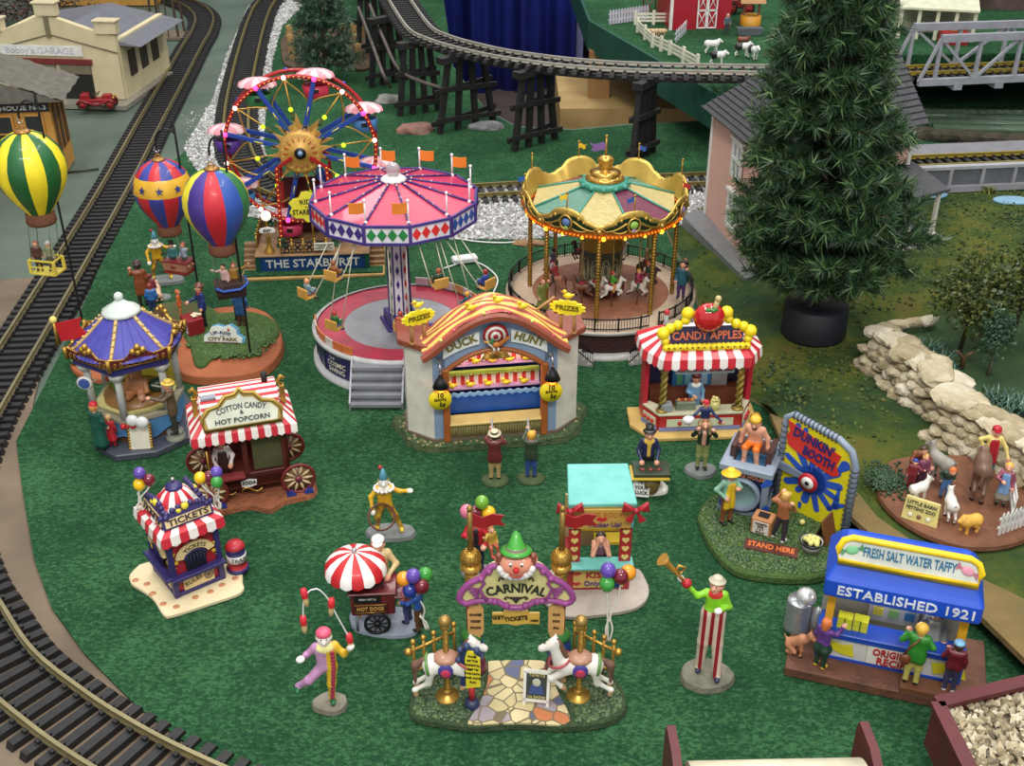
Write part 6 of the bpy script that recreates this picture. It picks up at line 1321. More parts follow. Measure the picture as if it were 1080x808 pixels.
def stand(label,foot,zf,hookpx,side,balpx,r,mats,gores,band,baspx,style,blab,klab):
 f=G(*foot,zf);Y=f.y;top=HZ(Y,hookpx[1])
 t=thing('balloon_stand',label,'stand',(f.x,f.y,zf));hz_=top-zf
 zb=HZ(Y,balpx[1]);k=(CH-zb)/(SP+(balpx[1]-404)/FL*CP);bxx=(balpx[0]-540)/FL*k
 d=bxx-f.x;hk=zb+r*1.17+.10
 pts=[(0,0,0),(0,0,hz_-.14),(d*.08,0,hz_-.05),(d*.4,0,hz_),(d*.8,0,hz_-.04),(d,0,hz_-.14),(d,0,max(hk-zf+.02,.1))]
 MB().tube(catmull(pts,.03),.013,8).build('hooked_pole',IRON,t)
 ht=hk-zf;MB().tube([(d+.03*math.cos(a_),0,ht+.0+.035*math.sin(a_))for a_ in[PI/2+i*.5 for i in range(10)]],.007,6).build('hook',SILV,t)
 bt=thing('hot_air_balloon',blab,'hot air balloon',(bxx,Y,zb));n=gores*6
 prof=[(.0,1.10),(.10,1.10),(.35,1.04),(.62,.88),(.85,.60),(.98,.25),(1.0,.0),(.96,-.28),(.84,-.58),(.66,-.88),(.46,-1.16),(.36,-1.30)]
 def mf(i,k):
  if band and 4<=i<=5:return len(mats)-1
  return(k//6+(gores if 0 else 0))%(len(mats)-(1 if band else 0))if not(band and i>5)else(k//6+1)%(len(mats)-1)
 b=MB();vs=[]
 for(q,z)in prof:
  for k in range(n):A=2*PI*k/n+R(15)-PI/2;w_=1+.02*abs(math.sin(gores*(A-R(15)+PI/2)/2));vs.append((q*r*w_*math.cos(A),q*r*w_*math.sin(A),z*r))
 fs,mi=[],[]
 for i in range(len(prof)-1):
  for k in range(n):l=(k+1)%n;fs.append((i*n+k,(i+1)*n+k,(i+1)*n+l,i*n+l));mi.append(mf(i,k))
 b.add(vs,fs,mi,True);env=b.build('envelope',mats,bt,rz=R(-22 if style=='wicker' else 0))
 if band:
  b=MB()
  for k in range(10):b.push(RZ(36*k+10)@T3(0,-r*1.01,r*.28)@RX(90-14));b.prism([((.05 if q%2==0 else .02)*math.cos(PI*q/5+PI/2),(.05 if q%2==0 else .02)*math.sin(PI*q/5+PI/2))for q in range(10)],0,.008);b.pop()
  b.build('stars',P(45,55,120),env)
 MB().lathe([(0,1.17*r),(.16*r,1.16*r),(.2*r,1.12*r),(.24*r,1.08*r),(.1*r,1.07*r)],18).tube([(.03*math.cos(a_),0,1.2*r+.03*math.sin(a_))for a_ in[2*PI*i/10 for i in range(10)]],.008,5,closed=True).build('crown_ring',M((165,120,65),.4,.5),bt)
 MB().lathe([(.34*r,-1.28*r),(.42*r,-1.34*r),(.42*r,-1.5*r),(.44*r,-1.58*r),(.40*r,-1.66*r),(.3*r,-1.6*r)],20).build('wicker_collar',M((128,80,52),.6,rgb2=(108,64,42),scale=30,bump=.5),bt)
 zk_=HZ(Y,baspx[1])-zb;kk=(CH-zk_-zb)/(SP+(baspx[1]-404)/FL*CP);xk=(baspx[0]-540)/FL*kk-bxx
 bs=[]
 W_,D_,H_=.32,.20,.17;an=R({'yellow':-12,'red':-18,'wicker':20}[style]);ca_,sa_=math.cos(an),math.sin(an)
 b=MB().push(T3(xk,0,zk_)@Matrix.Rotation(an,4,'Z'))
 if style=='yellow':
  for z in(0,H_):b.tube([(-W_/2,-D_/2,z),(W_/2,-D_/2,z),(W_/2,D_/2,z),(-W_/2,D_/2,z)],.014,4,closed=True,sm=False)
  for x in(-1,1):
   for y in(-1,1):b.box((x*W_/2,y*D_/2,H_/2),(.03,.03,H_))
  b.box((0,0,.0),(W_,D_,.015));b.box((0,-D_/2,H_*.5),(W_,.012,.012));mt=P(225,205,80)
 elif style=='red':
  b.box((0,0,H_*.1),(W_,D_,H_*.25),1);b.box((0,0,H_*.55),(W_*1.02,D_*1.02,H_*.6),0,0,1.05);b.box((0,0,H_*.9),(W_*1.08,D_*1.08,H_*.12),1);mt=[P(165,115,90),P(130,42,42)]
  b.ball((-.02,-D_/2-.005,H_*.55),.03,8,1,(1.3,.3,.8));[b.ball((W_/2+.012,y,H_*.6),.022,8,0)for y in(-.05,.05)]
 else:
  b.box((0,0,H_*.5),(W_,D_,H_),0,0,1.1);mt=M((84,62,54),.7,rgb2=(60,44,40),scale=40,bump=.6)
  for k in range(16):b.cyl((-W_/2+W_*(k+.5)/16,-D_/2-.005,.01),(-(W_/2+W_*-(k+.5)/16)*1.08,-D_/2-.018,H_),.007,n=4)
 b.pop();bk=b.build('basket',mt,bt)
 if style=='wicker':
  b=MB().push(T3(xk,0,zk_)@Matrix.Rotation(an,4,'Z'));b.tube([(-W_/2-.01,-D_/2-.03,H_*.95),(-W_*.3,-D_/2-.04,H_*.68),(0,-D_/2-.03,H_*.66),(W_*.3,-D_/2-.04,H_*.68),(W_/2+.02,-D_/2-.02,H_*.95),(W_/2+.04,0,H_*.7),(W_/2+.02,D_/2,H_*.95)],.018,6);b.pop();b.build('blue_swag',P(40,80,170),bk)
 for sx in(-1,1):
  for sy in(-1,1):
   e=V((xk,0,zk_))+Matrix.Rotation(an,3,'Z')@V((sx*W_*.42,sy*D_*.42,H_));MB().cyl(tuple(e),(sx*.3*r,sy*.3*r,-1.62*r),.005,n=4).build('rope',P(90,110,80),bt)
 return V((bxx+xk,Y,zb+zk_)),an
YG=[P(245,222,40),P(28,95,45)];b1,_=stand('black hooked pole holding the yellow and green balloon',(89,349),.09,(32,106),-1,(32,178),.40,YG,12,False,(51,286),'yellow','yellow and green striped hot air balloon at the left edge','')
RBm=[P(58,66,150),P(195,40,50),P(225,175,50)];b2,_=stand('black hooked pole holding the red and blue balloon with a starred band',(213,330),.07,(178,136),-1,(172,200),.345,RBm,12,True,(190,286),'red','red and blue hot air balloon with a yellow starred band','')
RBW=[P(200,36,50),P(45,84,165),P(45,115,62),P(230,215,60),P(70,50,135)];b3,_=stand('black hooked pole holding the rainbow balloon, foot on the park island',(264,372),.17,(236,144),-1,(228,214),.36,RBW,10,False,(244,311),'wicker','rainbow hot air balloon striped purple, red, blue and green','')
kz=dict(res=60,pel=(0,0,.5));sitl=dict(rl=((-.05,-.05,.3),(-.05,-.02,.1)),ll=((.05,-.05,.3),(.05,-.02,.1)))
def rider(lab,b_,dx,dy,face,**kw):person(lab,(b_.x+dx,b_.y+dy,b_.z+.01),face,.38,res=60,**kw)
rider('auburn-haired rider in a brown coat, left in the yellow basket',b1,-.09,0,10,top=P(90,55,50),pants=P(60,50,50),hair=P(170,90,60))
rider('elderly rider in a pale green jacket, right in the yellow basket',b1,.06,.0,-10,top=P(140,145,110),pants=P(90,90,80),hair=P(225,220,210),hat='cap',hatc=P(190,190,180))
rider('rider in a teal coat and black top hat in the red balloon basket',b2,-.06,0,0,top=P(60,120,120),pants=P(50,60,70),hair=P(60,45,40),hat='top')
rider('waving child in pale blue in the red balloon basket',b2,.08,0,-30,top=P(170,190,210),pants=P(90,90,90),hair=P(190,80,60),la=((.18,-.05,.75),(.28,-.08,.85)))
rider('dark-haired rider in pale pink stretching an arm from the wicker basket',b3,-.05,-.01,-20,top=P(215,175,170),pants=P(90,70,60),hair=P(60,40,40),ra=((-.22,-.04,.74),(-.36,-.06,.76)))
rider('red-haired rider in mustard waving from the wicker basket',b3,.06,.03,10,top=P(170,125,50),pants=P(100,70,40),hair=P(185,60,45),hairlen=.1,la=((.24,-.0,.80),(.42,.0,.92)))
g=G(235,362,.17);t=thing('park_sign','cloud-shaped white UP-RISE CITY PARK sign with a blue edge','sign',(g.x,g.y,.175),-4)
cl=[(-.23,0),(.23,0),(.24,.06),(.18,.1),(.17,.16),(.09,.22),(.01,.19),(-.06,.21),(-.13,.19),(-.16,.12),(-.22,.08)]
MB().push(RX(-12)).wall(cl,0,.02).pop().build('board',P(225,230,220),t);MB().push(RX(-12)).wall([(x*1.08+.015,z*1.07+.0)for x,z in cl],.02,.05).pop().build('blue_edge',P(95,160,195),t);MB().box((0,.02,-.01),(.44,.08,.04)).build('foot',P(80,58,45),t)
text('UP-RISE',.055,P(50,55,100),t,RX(-12)@T3(-.02,-.006,.125)@FLAT,arc_warp(.4),off=.03,width=.25);text('IN THE',.018,P(90,80,60),t,RX(-12)@T3(0,-.006,.085)@FLAT);text('CITY PARK',.06,P(120,95,45),t,RX(-12)@T3(0,-.006,.045)@FLAT,off=.02,width=.36)
MB().push(RX(-12)@T3(.08,-.008,.165)).ball((0,0,0),.016,8,0,(1,.4,1.2)).pop().build('balloon_drawing',P(190,60,40),t)
g=G(208,353,.17);t=thing('ticket_stall','red box stall with a white poster before the man in blue','stall',(g.x,g.y,.175),38);MB().box((0,.1,.1),(.2,.24,.2)).build('box',P(140,26,34),t,bevel=.006);MB().push(T3(-.102,.1,.1)@RZ(-90)).wall([(-.09,-.07),(.09,-.07),(.06,.05),(0,.07),(-.06,.05)],-.006,0).pop().build('poster',P(200,205,220),t)
t=thing('paper_stack','cream papers lying on the red box stall','papers',(g.x-.02,g.y+.1,.377),20);b=MB();[b.box((.03*math.cos(k*2),.03*math.sin(k*2),.006+.006*k),(.09,.05,.006),0,k*.9)for k in range(4)];b.build('papers',CREAM,t)
def at(px,py,z,lab,face,h,**kw):
 g=G(px,py,z);return person(lab,(g.x,g.y,z),face,h,**kw)
at(216,343,.175,'man in a dark blue coat and brown hat behind the red stall',-60,.56,top=P(30,50,110),pants=P(40,34,40),hair=P(120,70,50),hat='bowler',hatc=P(110,60,45),coat=.1,scarf=P(160,40,40),ra=((-.15,-.08,.62),(-.12,-.24,.58)))
at(191,334,.1,'small child in an orange coat with a basket by the red stall',100,.38,top=P(205,100,50),pants=P(190,120,70),coat=.1,hair=P(200,110,60),res=60)
at(152,322,.03,'man in a long rust brown coat watching the yellow clown',200,.62,top=P(142,74,40),pants=P(50,42,36),coat=.24,hair=P(60,45,40),hat='bowler',hatc=P(70,50,45),la=((.17,-.12,.68),(.16,-.28,.72)))
at(163,333,.03,'boy in a blue jacket behind the violet blue pavilion roof',190,.46,top=P(50,110,180),pants=P(40,50,90),hair=P(150,60,50),res=60)
at(162,318,.03,'child in a plum coat beside the man in rust brown',180,.40,top=P(140,55,75),pants=P(120,50,70),skirt=.2,hair=P(130,50,60),res=60)
at(256,344,.16,'woman in a blue coat and orange hat with yellow scarf on the park island',170,.56,top=P(60,110,170),pants=P(110,60,40),coat=.2,hair=P(220,100,50),hat='bun',hatc=P(220,90,45),scarf=P(230,180,50))
at(252,339,.16,'man in a tan coat and navy trousers standing before the woman in blue',150,.5,top=P(195,160,110),pants=P(36,38,66),hair=P(140,90,60),res=60)
beast('dog','tan dog performing beside the yellow clown',(G(168,316,.05).x,G(168,316,.05).y,.05),200,.24,P(222,182,150),pose='sit',cat='dog',res=40)
stone_base('figure_base','pale stone under the tan dog',G(170,316,0),.13,SLATE,1.2,.8,.028,4)
def hoop(lab,loc,r,rx=90,rz=0,mat=None):
 t=thing('hoop',lab,'hoop',loc,rz);MB().push(RX(rx)).tube([(r*math.cos(2*PI*k/28),r*math.sin(2*PI*k/28),0)for k in range(28)],.011,6,closed=True).pop().build('ring',mat or P(100,50,30),t)
CY=M((228,180,40),.5,rgb2=(205,150,30),scale=12,name='yellow costume');CYP=M((225,185,50),.5,rgb2=(120,40,40),scale=22,name='patched costume')
def hoop_clown(px,py,base,lab,face,flip=1):
 g=G(px,py,.05);s=flip
 arms=dict(la=((.22,-.02,.72),(.34,-.06,.74)),ra=((-.2,-.03,.66),(-.19,-.12,.50)))if s>0 else dict(ra=((-.22,-.02,.72),(-.34,-.06,.74)),la=((.2,-.03,.66),(.19,-.12,.50)))
 legs=dict(ll=((.14,-.04,.30),(.22,-.0,.05)),rl=((-.12,-.02,.27),(-.13,.08,.06)))
 p=person(lab,(g.x,g.y,.075),face,.62,top=CY,pants=CYP,shoe=P(235,200,50),skin=P(225,225,215),hair=P(200,160,60),hat='cone',hatc=P(90,150,170),glove=P(235,232,222),scarf=P(230,225,215),**arms,**legs)
 MB().ball((-.02,.02,.70),.022,8).build('pompom',P(170,40,45),p)
 b=MB()
 for k in range(14):A=2*PI*k/14;b.ball((.085*math.cos(A),.075*math.sin(A)-.005,.492),.018,6)
 b.build('ruff',P(235,232,225),p);return p,g
p,g=hoop_clown(408,562,0,'yellow-costumed clown with a brown hoop in the middle of the turf',8);hoop('brown hoop held by the clown in the middle of the turf',(g.x-.02,g.y-.13,.33),.12,55,20)
stone_base('figure_base','grey slate slab under the clown with the brown hoop',G(413,566,0),.22,SLATE,1.15,.62,.05,8)
p,g=hoop_clown(170,296,0,'yellow-costumed clown with a dark hoop behind the balloon baskets',20,1);hoop('dark hoop of the clown behind the balloon baskets',(g.x+.1,g.y-.1,.36),.13,60,-40,P(50,50,40));stone_base('figure_base','grey slab under the far clown behind the balloon baskets',G(175,299,0),.24,SLATE,1.1,.6,.05,5)
g=G(349,741,.06);stone_base('figure_base','rough round stone under the juggling clown',g,.14,M((140,134,118),.8,rgb2=(115,110,98),scale=12,bump=.5),1,.8,.055,3)
LIL=P(190,130,175)
p=person('juggling clown in a lilac and yellow harlequin suit on one leg',(g.x,g.y,.08),8,.72,limbs=dict(ra=P(185,135,175),rl=P(185,135,175),lt=P(220,180,50),la=P(222,180,50)),top=P(190,145,180),pants=M((222,182,50),.5,var=0),shoe=P(25,95,50),skin=P(238,228,220),hair=P(200,205,90),hat='bun',hatc=P(225,90,120),scarf=P(232,225,150),glove=P(235,232,222),ra=((-.2,.02,.66),(-.24,-.09,.72)),la=((.19,-.02,.66),(.25,-.08,.78)),rl=((-.2,-.05,.37),(-.32,.02,.24)),ll=((.03,-.02,.27),(.02,.0,.045)))
b=MB()
for k in range(14):b.ball((.018+.035*min(1,k/9),-.04-.022*min(1,k/9),.07+.036*k),.017,6,0,(1.1,.5,1.2))
b.build('harlequin_spots',P(165,45,80),p)
J=[(-.245,0,.62),(-.25,0,.80),(-.21,0,.95),(-.08,0,.99),(.02,0,.87),(.08,0,.72),(.15,0,.60)]
t=thing('juggling_arc','white wire arc carrying four red and tan juggling clubs','juggling clubs',(g.x,g.y-.06,.10),8);MB().tube(catmull([V(p_)for p_ in[(-.12,0,.84),(-.11,0,.98),(-.08,0,1.10),(.0,0,1.14),(.07,0,1.04),(.12,0,.88),(.2,0,.64)]],.04),.006,6).build('wire',P(225,225,225),t)
for x,z,d in((-.12,.83,0),(-.09,1.08,-5),(.09,.97,5),(.2,.62,-5)):
 o=MB().push(T3(x,0,z)@RY(d)).lathe([(0,.07),(.022,.065),(.026,.02),(.024,-.01)],10).pop().build('club',P(205,40,50),t);MB().push(T3(x,0,z)@RY(d)).lathe([(.02,-.01),(.022,-.05),(.014,-.09),(0,-.09)],10).pop().build('club_grip',TAN,o)
g=G(745,712,.06);stone_base('figure_base','rough grey stone under the tall horn-blowing clown',g,.22,M((128,126,108),.8,rgb2=(98,98,86),scale=10,bump=.6),1,.8,.06,6)
ST=bpy.data.materials.new('striped trousers');ST.use_nodes=True;nt=ST.node_tree;bs_=nt.nodes['Principled BSDF'];tc=nt.nodes.new('ShaderNodeTexCoord');wv=nt.nodes.new('ShaderNodeTexWave');wv.inputs['Scale'].default_value=5.2;rp=nt.nodes.new('ShaderNodeValToRGB');rp.color_ramp.interpolation='CONSTANT';rp.color_ramp.elements[0].color=(*lin((150,26,38)),1);rp.color_ramp.elements[1].color=(*lin((215,195,175)),1);rp.color_ramp.elements[1].position=.45
nt.links.new(tc.outputs['Object'],wv.inputs['Vector']);nt.links.new(wv.outputs['Fac'],rp.inputs['Fac']);nt.links.new(rp.outputs['Color'],bs_.inputs['Base Color'])
LG=P(135,205,40)
H_=.66
p=person('tall stilt clown in a lime jacket and red-striped trousers blowing a horn',(g.x,g.y,.085),-12,H_,top=LG,pants=ST,shoe=P(35,45,75),skin=P(225,165,140),hair=P(190,36,50),hat='bowler',hatc=P(190,185,160),glove=P(232,228,218),scarf=P(195,50,40),pel=(0,0,.95),che=(0,0,1.17),coat=.09,ra=((-.2,-.05,1.2),(-.38,-.05,1.39)),la=((.17,.0,1.06),(.07,-.13,1.1)),ll=((.08,-.01,.49),(.12,-.08,.055)),rl=((-.08,0,.49),(-.1,.03,.06)),look=-25,hairlen=.03,lw=1.5)
t=thing('brass_horn','brass horn raised by the tall clown','horn',(g.x-.30,g.y-.02,1.06),0)
MB().tube([(.06,0,-.04),(.0,0,.03),(-.05,0,.09),(-.10,0,.15),(-.13,0,.18)],[.012,.014,.02,.03,.055],12).build('bell',M((200,150,70),.35,.5),t);MB().ball((.07,0,-.05),.04,10).build('bulb',P(180,30,40),t);MB().tube([(.02,0,.05),(.05,0,.10),(.0,0,.12),(-.02,0,.08)],.011,6,closed=True).build('tubing',M((200,150,70),.35,.5),t)
g=G(683,516,.05);stone_base('figure_base','white oval base under the shell game stand',G(685,518,0),.2,P(215,212,205),.95,.72,.04,9)
t=thing('game_stand','small green-topped barrel stand with shells for the try your luck game','stand',(g.x+.0,g.y-.02,.065));MB().lathe([(.1,0),(.12,.1),(.1,.2),(0,.2)],16).build('barrel',M((130,110,60),.6,rgb2=(105,88,48),scale=14),t);MB().box((.02,.01,.225),(.36,.24,.05)).build('table_top',P(36,56,36),t,bevel=.006);MB().box((.0,-.02,.205),(.37,.25,.012)).build('gold_edge',P(190,160,50),t)
for k in range(3):o=thing('shell','dark red walnut shell on the green game table, '+('left','middle','right')[k],'shell',(g.x-.07+.08*k,g.y-.05,.318));MB().ball((0,0,0),.026,10,0,(1.2,1,.7)).build('shell',P(110,40,40),o)
t=thing('paper_sign','white TRY YOUR LUCK card leaning on the barrel stand','sign',(g.x-.08,g.y-.15,.066),-8);MB().push(RX(-18)).box((0,0,.09),(.15,.012,.18)).pop().build('card',P(225,225,220),t)
for k,s in enumerate(('TRY','YOUR','LUCK')):text(s,.048,BLACK,t,RX(-18)@T3(0,-.008,.145-.052*k)@FLAT,off=.03)
person('shell game man in a navy coat, gold scarf and black top hat',(g.x,g.y+.14,.065),0,.60,top=P(38,42,80),pants=P(30,30,36),hair=P(60,45,40),hat='top',scarf=P(215,175,70),vest=P(220,180,80),la=((.17,-.02,.62),(.13,-.16,.50)),ra=((-.17,-.02,.62),(-.13,-.16,.50)),band=P(120,120,120))
g=G(739,495,.06);stone_base('figure_base','grey oval slab under the father carrying a child',g,.17,SLATE,1,.78,.05,12)
person('father in a dark green jacket and khaki trousers with a child on his shoulders',(g.x,g.y,.075),-4,.58,top=P(30,52,34),pants=P(150,155,95),hair=P(140,90,60),vest=P(200,150,120),ra=((-.19,-.04,.70),(-.13,-.10,.84)),la=((.2,-.04,.70),(.15,-.10,.82)),hat=None)
person('child in a navy jersey and red cap riding on the father\'s shoulders',(g.x,g.y+.04,.43),-4,.42,top=P(36,44,90),pants=P(150,130,90),hair=P(90,50,40),hat='cap',hatc=P(180,28,45),rl=((-.12,-.16,.42),(-.13,-.2,.2)),ll=((.12,-.16,.42),(.13,-.2,.2)),ra=((-.24,-.08,.66),(-.36,-.14,.58)),la=((.24,-.08,.62),(.38,-.14,.52)))
t=thing('cotton_candy','puff of white cotton candy held out by the child in the red cap','candy',(g.x-.18,g.y-.04,.67));MB().ball((0,0,0),.05,10,0,(1.2,1,.9)).ball((.03,0,.01),.035,8).build('puff',P(225,220,225),t);MB().cyl((.02,0,-.06),(0,0,-.02),.006,n=6).build('stick',TAN,t)
g=G(503,603,.05);stone_base('figure_base','grey slab under the ringmaster behind the carnival arch',g,.15,SLATE,1,.8,.04,14)
person('ringmaster in a red coat and navy trousers behind the left arch post',(g.x,g.y,.065),0,.62,top=P(190,30,45),pants=P(28,40,62),hair=P(80,40,35),vest=P(40,30,40),ra=((-.17,-.05,.66),(-.1,-.16,.70)),la=((.17,-.08,.66),(.12,-.18,.60)))
person('child in a mustard top carried on the ringmaster\'s arm',(g.x+.13,g.y-.06,.24),30,.36,top=P(190,155,60),pants=P(175,90,60),hair=P(170,120,70),rl=((-.08,-.15,.45),(-.08,-.2,.28)),ll=((.08,-.15,.45),(.1,-.2,.28)),ra=((-.2,-.08,.7),(-.26,-.12,.82)),res=60,shoe=P(225,60,60))
balloons(501,541,g.y,[(0,0,0,RB,'maroon balloon'),(1.9,0,0,YB,'yellow balloon'),(1.0,1.8,0,(110,165,50),'lime balloon'),(-1.2,-.4,.9,(220,120,150),'pink balloon')],'balloons over the ringmaster','in the bunch over the ringmaster',.062,(g.x+.06,g.y,.45))
# hot dog cart
c=G(405,655,.06);sl=thing('figure_base','grey slab under the maroon hot dog cart','base',(c.x,c.y,.025));MB().prism(blobG([(368,650),(375,664),(410,671),(437,668),(446,655),(440,645),(420,640),(385,640),(372,643)],.06,c),0,.045,tap=.98).build('slab',M((150,158,172),.7,rgb2=(130,138,152),scale=8),sl,bevel=.006)
g=G(397,664,.07);hc=thing('hot_dog_cart','maroon hot dog cart with black spoked wheel','food cart',(g.x-.02,g.y+.1,.07),4)
b=MB();b.box((0,0,.28),(.36,.24,.22),0);b.box((0,-.0,.40),(.40,.28,.025),0);b.box((.22,0,.33),(.12,.22,.03),0);b.build('cart_body',P(100,28,32),hc,bevel=.01)
bx('serving_well',(-.03,.0,.43),(.26,.16,.04),P(70,24,28),hc);o=bx('name_panel',(-.02,-.125,.25),(.28,.012,.09),P(70,26,28),hc)
MB().tube([(-.15,-.13,.21),(.11,-.13,.21),(.11,-.13,.29),(-.15,-.13,.29)],.006,4,closed=True).build('gold_border',GOLD,o);text('HOT DOGS',.05,P(190,150,80),o,T3(-.02,-.134,.25)@FLAT,off=.02,width=.22)
o=bx('menu_panel',(-.04,-.125,.345),(.22,.01,.07),BLACK,hc);text('FRESH HOT 5¢',.022,P(200,195,190),o,T3(-.04,-.132,.35)@FLAT)
for y,xx in((-.15,.03),(.14,.07)):
 b=MB().push(T3(xx,y,.105)@RX(90));b.tube([(.1*math.cos(2*PI*k/24),.1*math.sin(2*PI*k/24),0)for k in range(24)],.014,6,closed=True)
 for k in range(10):b.tube([(0,0,0),(.1*math.cos(PI*k/5),.1*math.sin(PI*k/5),0)],.007,4)
 b.lathe([(0,.02),(.025,.02),(.025,-.02),(0,-.02)],10);b.pop();b.build('wheel',IRON,hc)
for x in(-.14,):b=MB();b.cyl((x,-.1,0),(x,-.1,.2),.012,n=6);b.build('leg',P(120,125,135),hc)
b=MB();[b.ball((-.1+.05*k,.0,.47),.022,6,0,(1.8,.8,.8))for k in range(4)];b.build('hot_dogs',P(150,70,45),hc)
um=thing('cart_umbrella','red and white striped umbrella over the hot dog cart','umbrella',(g.x-.15,g.y+.12,.09));MB().cyl((0,0,.0),(0,0,.68),.011,n=8).build('pole',P(225,180,60),um)
b=MB();n=64
prof=[(.0,.70),(.06,.695),(.14,.67),(.2,.63),(.245,.58),(.255,.52)]
vs=[]
for i,(r,z)in enumerate(prof):
 for k in range(n):vs.append((r*math.cos(2*PI*k/n),r*math.sin(2*PI*k/n),z-(.02*abs(math.sin(k*PI/4))if i==5 else 0)))
fs,mi=[],[]
for i in range(5):
 for k in range(n):l=(k+1)%n;fs.append((i*n+k,(i+1)*n+k,(i+1)*n+l,i*n+l));mi.append((k//4)%2)
b.add(vs,fs,mi,True);b.build('canopy',[P(192,30,38),P(236,232,228)],um);MB().ball((0,0,.715),.025,8).build('finial',SILV,um)
person('hot dog vendor in a tan shirt and white cap behind the cart',(g.x+.02,g.y+.32,.07),0,.72,top=P(200,175,125),pants=P(80,60,50),hair=P(60,45,40),hat='cap',hatc=P(232,230,225),la=((.2,-.04,.64),(.12,-.2,.60)),ra=((-.16,-.04,.64),(-.08,-.2,.6)))
person('boy in blue with brown trousers at the right end of the hot dog cart',(g.x+.36,g.y+.0,.07),-110,.48,top=P(45,85,165),pants=P(95,60,38),hair=P(160,100,60),ra=((-.16,-.12,.66),(-.1,-.26,.7)),la=((.16,-.12,.66),(.1,-.26,.6)))
person('child in pink reaching over the end of the hot dog cart',(g.x+.26,g.y+.1,.07),-110,.5,top=P(215,120,140),pants=P(60,60,110),hair=P(150,90,60),res=60,ra=((-.16,-.12,.66),(-.1,-.26,.7)))
balloons(441,614,g.y-.02,[(-.6,1.0,0,PB,'purple balloon'),(-1.9,.2,.4,OB,'orange balloon'),(-1.1,-1.2,-.2,BB,'blue balloon'),(.5,-.4,-.4,RB,'maroon balloon'),(.9,.5,.9,GB,'green balloon')],'balloons at the hot dog cart','in the bunch beside the hot dog cart',.062,(g.x+.43,g.y-.04,.10))
# carnival arch
c=G(547,728,.07);CX,CY_=c.x,c.y
ar=thing('carnival_gate','carnival entrance gate with a purple scrolled name board and a flagstone path','entrance gate',(CX,CY_,.025),0)
loc=lambda x,y,z=.08:G(x,y,z)-V((CX,CY_,0))
GG=M((44,66,40),.95,rgb2=(74,92,58),scale=22,bump=1,bscale=60,name='gate grass')
MB().prism(blobG([(431,742),(433,756),(460,763),(500,768),(547,765),(595,768),(640,763),(660,750),(661,735),(650,715),(632,700),(600,695),(575,699),(545,697),(515,698),(480,702),(452,708),(437,722)],.08,c),0,.07,tap=.985).build('grass_base',GG,ar,bevel=.012)
GQ=blobG([(433,742),(435,755),(460,761),(500,766),(547,764),(595,766),(640,761),(658,750),(659,735),(648,716),(632,702),(600,697),(515,699),(480,704),(452,710),(437,722)],.08,c)
def flag_mat():
 m=bpy.data.materials.new('flagstones');m.use_nodes=True;nt=m.node_tree;L=nt.links;bs=nt.nodes['Principled BSDF'];bs.inputs['Roughness'].default_value=.7
 tc=nt.nodes.new('ShaderNodeTexCoord');v1=nt.nodes.new('ShaderNodeTexVoronoi');v1.inputs['Scale'].default_value=8.5;v2=nt.nodes.new('ShaderNodeTexVoronoi');v2.feature='DISTANCE_TO_EDGE';v2.inputs['Scale'].default_value=8.5
 L.new(tc.outputs['Object'],v1.inputs['Vector']);L.new(tc.outputs['Object'],v2.inputs['Vector']);sp=nt.nodes.new('ShaderNodeSeparateColor');L.new(v1.outputs['Color'],sp.inputs[0])
 r=nt.nodes.new('ShaderNodeValToRGB');r.color_ramp.interpolation='CONSTANT';e=r.color_ramp.elements;e[0].color=(*lin((205,190,145)),1);e[1].position=.62;e[1].color=(*lin((185,115,72)),1)
 for p,cc in((.76,(90,95,125)),(.87,(150,140,145)),(.3,(190,175,130))):q=e.new(p);q.color=(*lin(cc),1)
 L.new(sp.outputs[0],r.inputs['Fac']);m2=nt.nodes.new('ShaderNodeMath');m2.operation='GREATER_THAN';m2.inputs[1].default_value=.045;L.new(v2.outputs['Distance'],m2.inputs[0])
 mx=nt.nodes.new('ShaderNodeMix');mx.data_type='RGBA';mx.inputs[6].default_value=(*lin((110,100,75)),1);L.new(m2.outputs[0],mx.inputs[0]);L.new(r.outputs['Color'],mx.inputs[7]);L.new(mx.outputs[2],bs.inputs['Base Color']);return m
MB().prism([(q[0],q[1])for q in blobG([(515,699),(545,698),(577,700),(582,715),(590,735),(600,755),(596,766),(547,764),(500,766),(494,762),(505,745),(514,722)],.085,c)],.05,.078).build('flagstone_path',flag_mat(),ar)
tufts(ar,GQ,None,3800,.07,[P(62,88,52),P(46,68,42),P(84,104,64)],avoid=[(q[0]*1.0,q[1])for q in blobG([(512,697),(580,697),(588,720),(606,768),(486,770),(503,745)],.085,c)])
lp,rp_=loc(499,708),loc(589,708)
RX_=(lp.x,rp_.x);PY_=(lp.y+rp_.y)/2
ZB=HZ(CY_+PY_,590)-.025
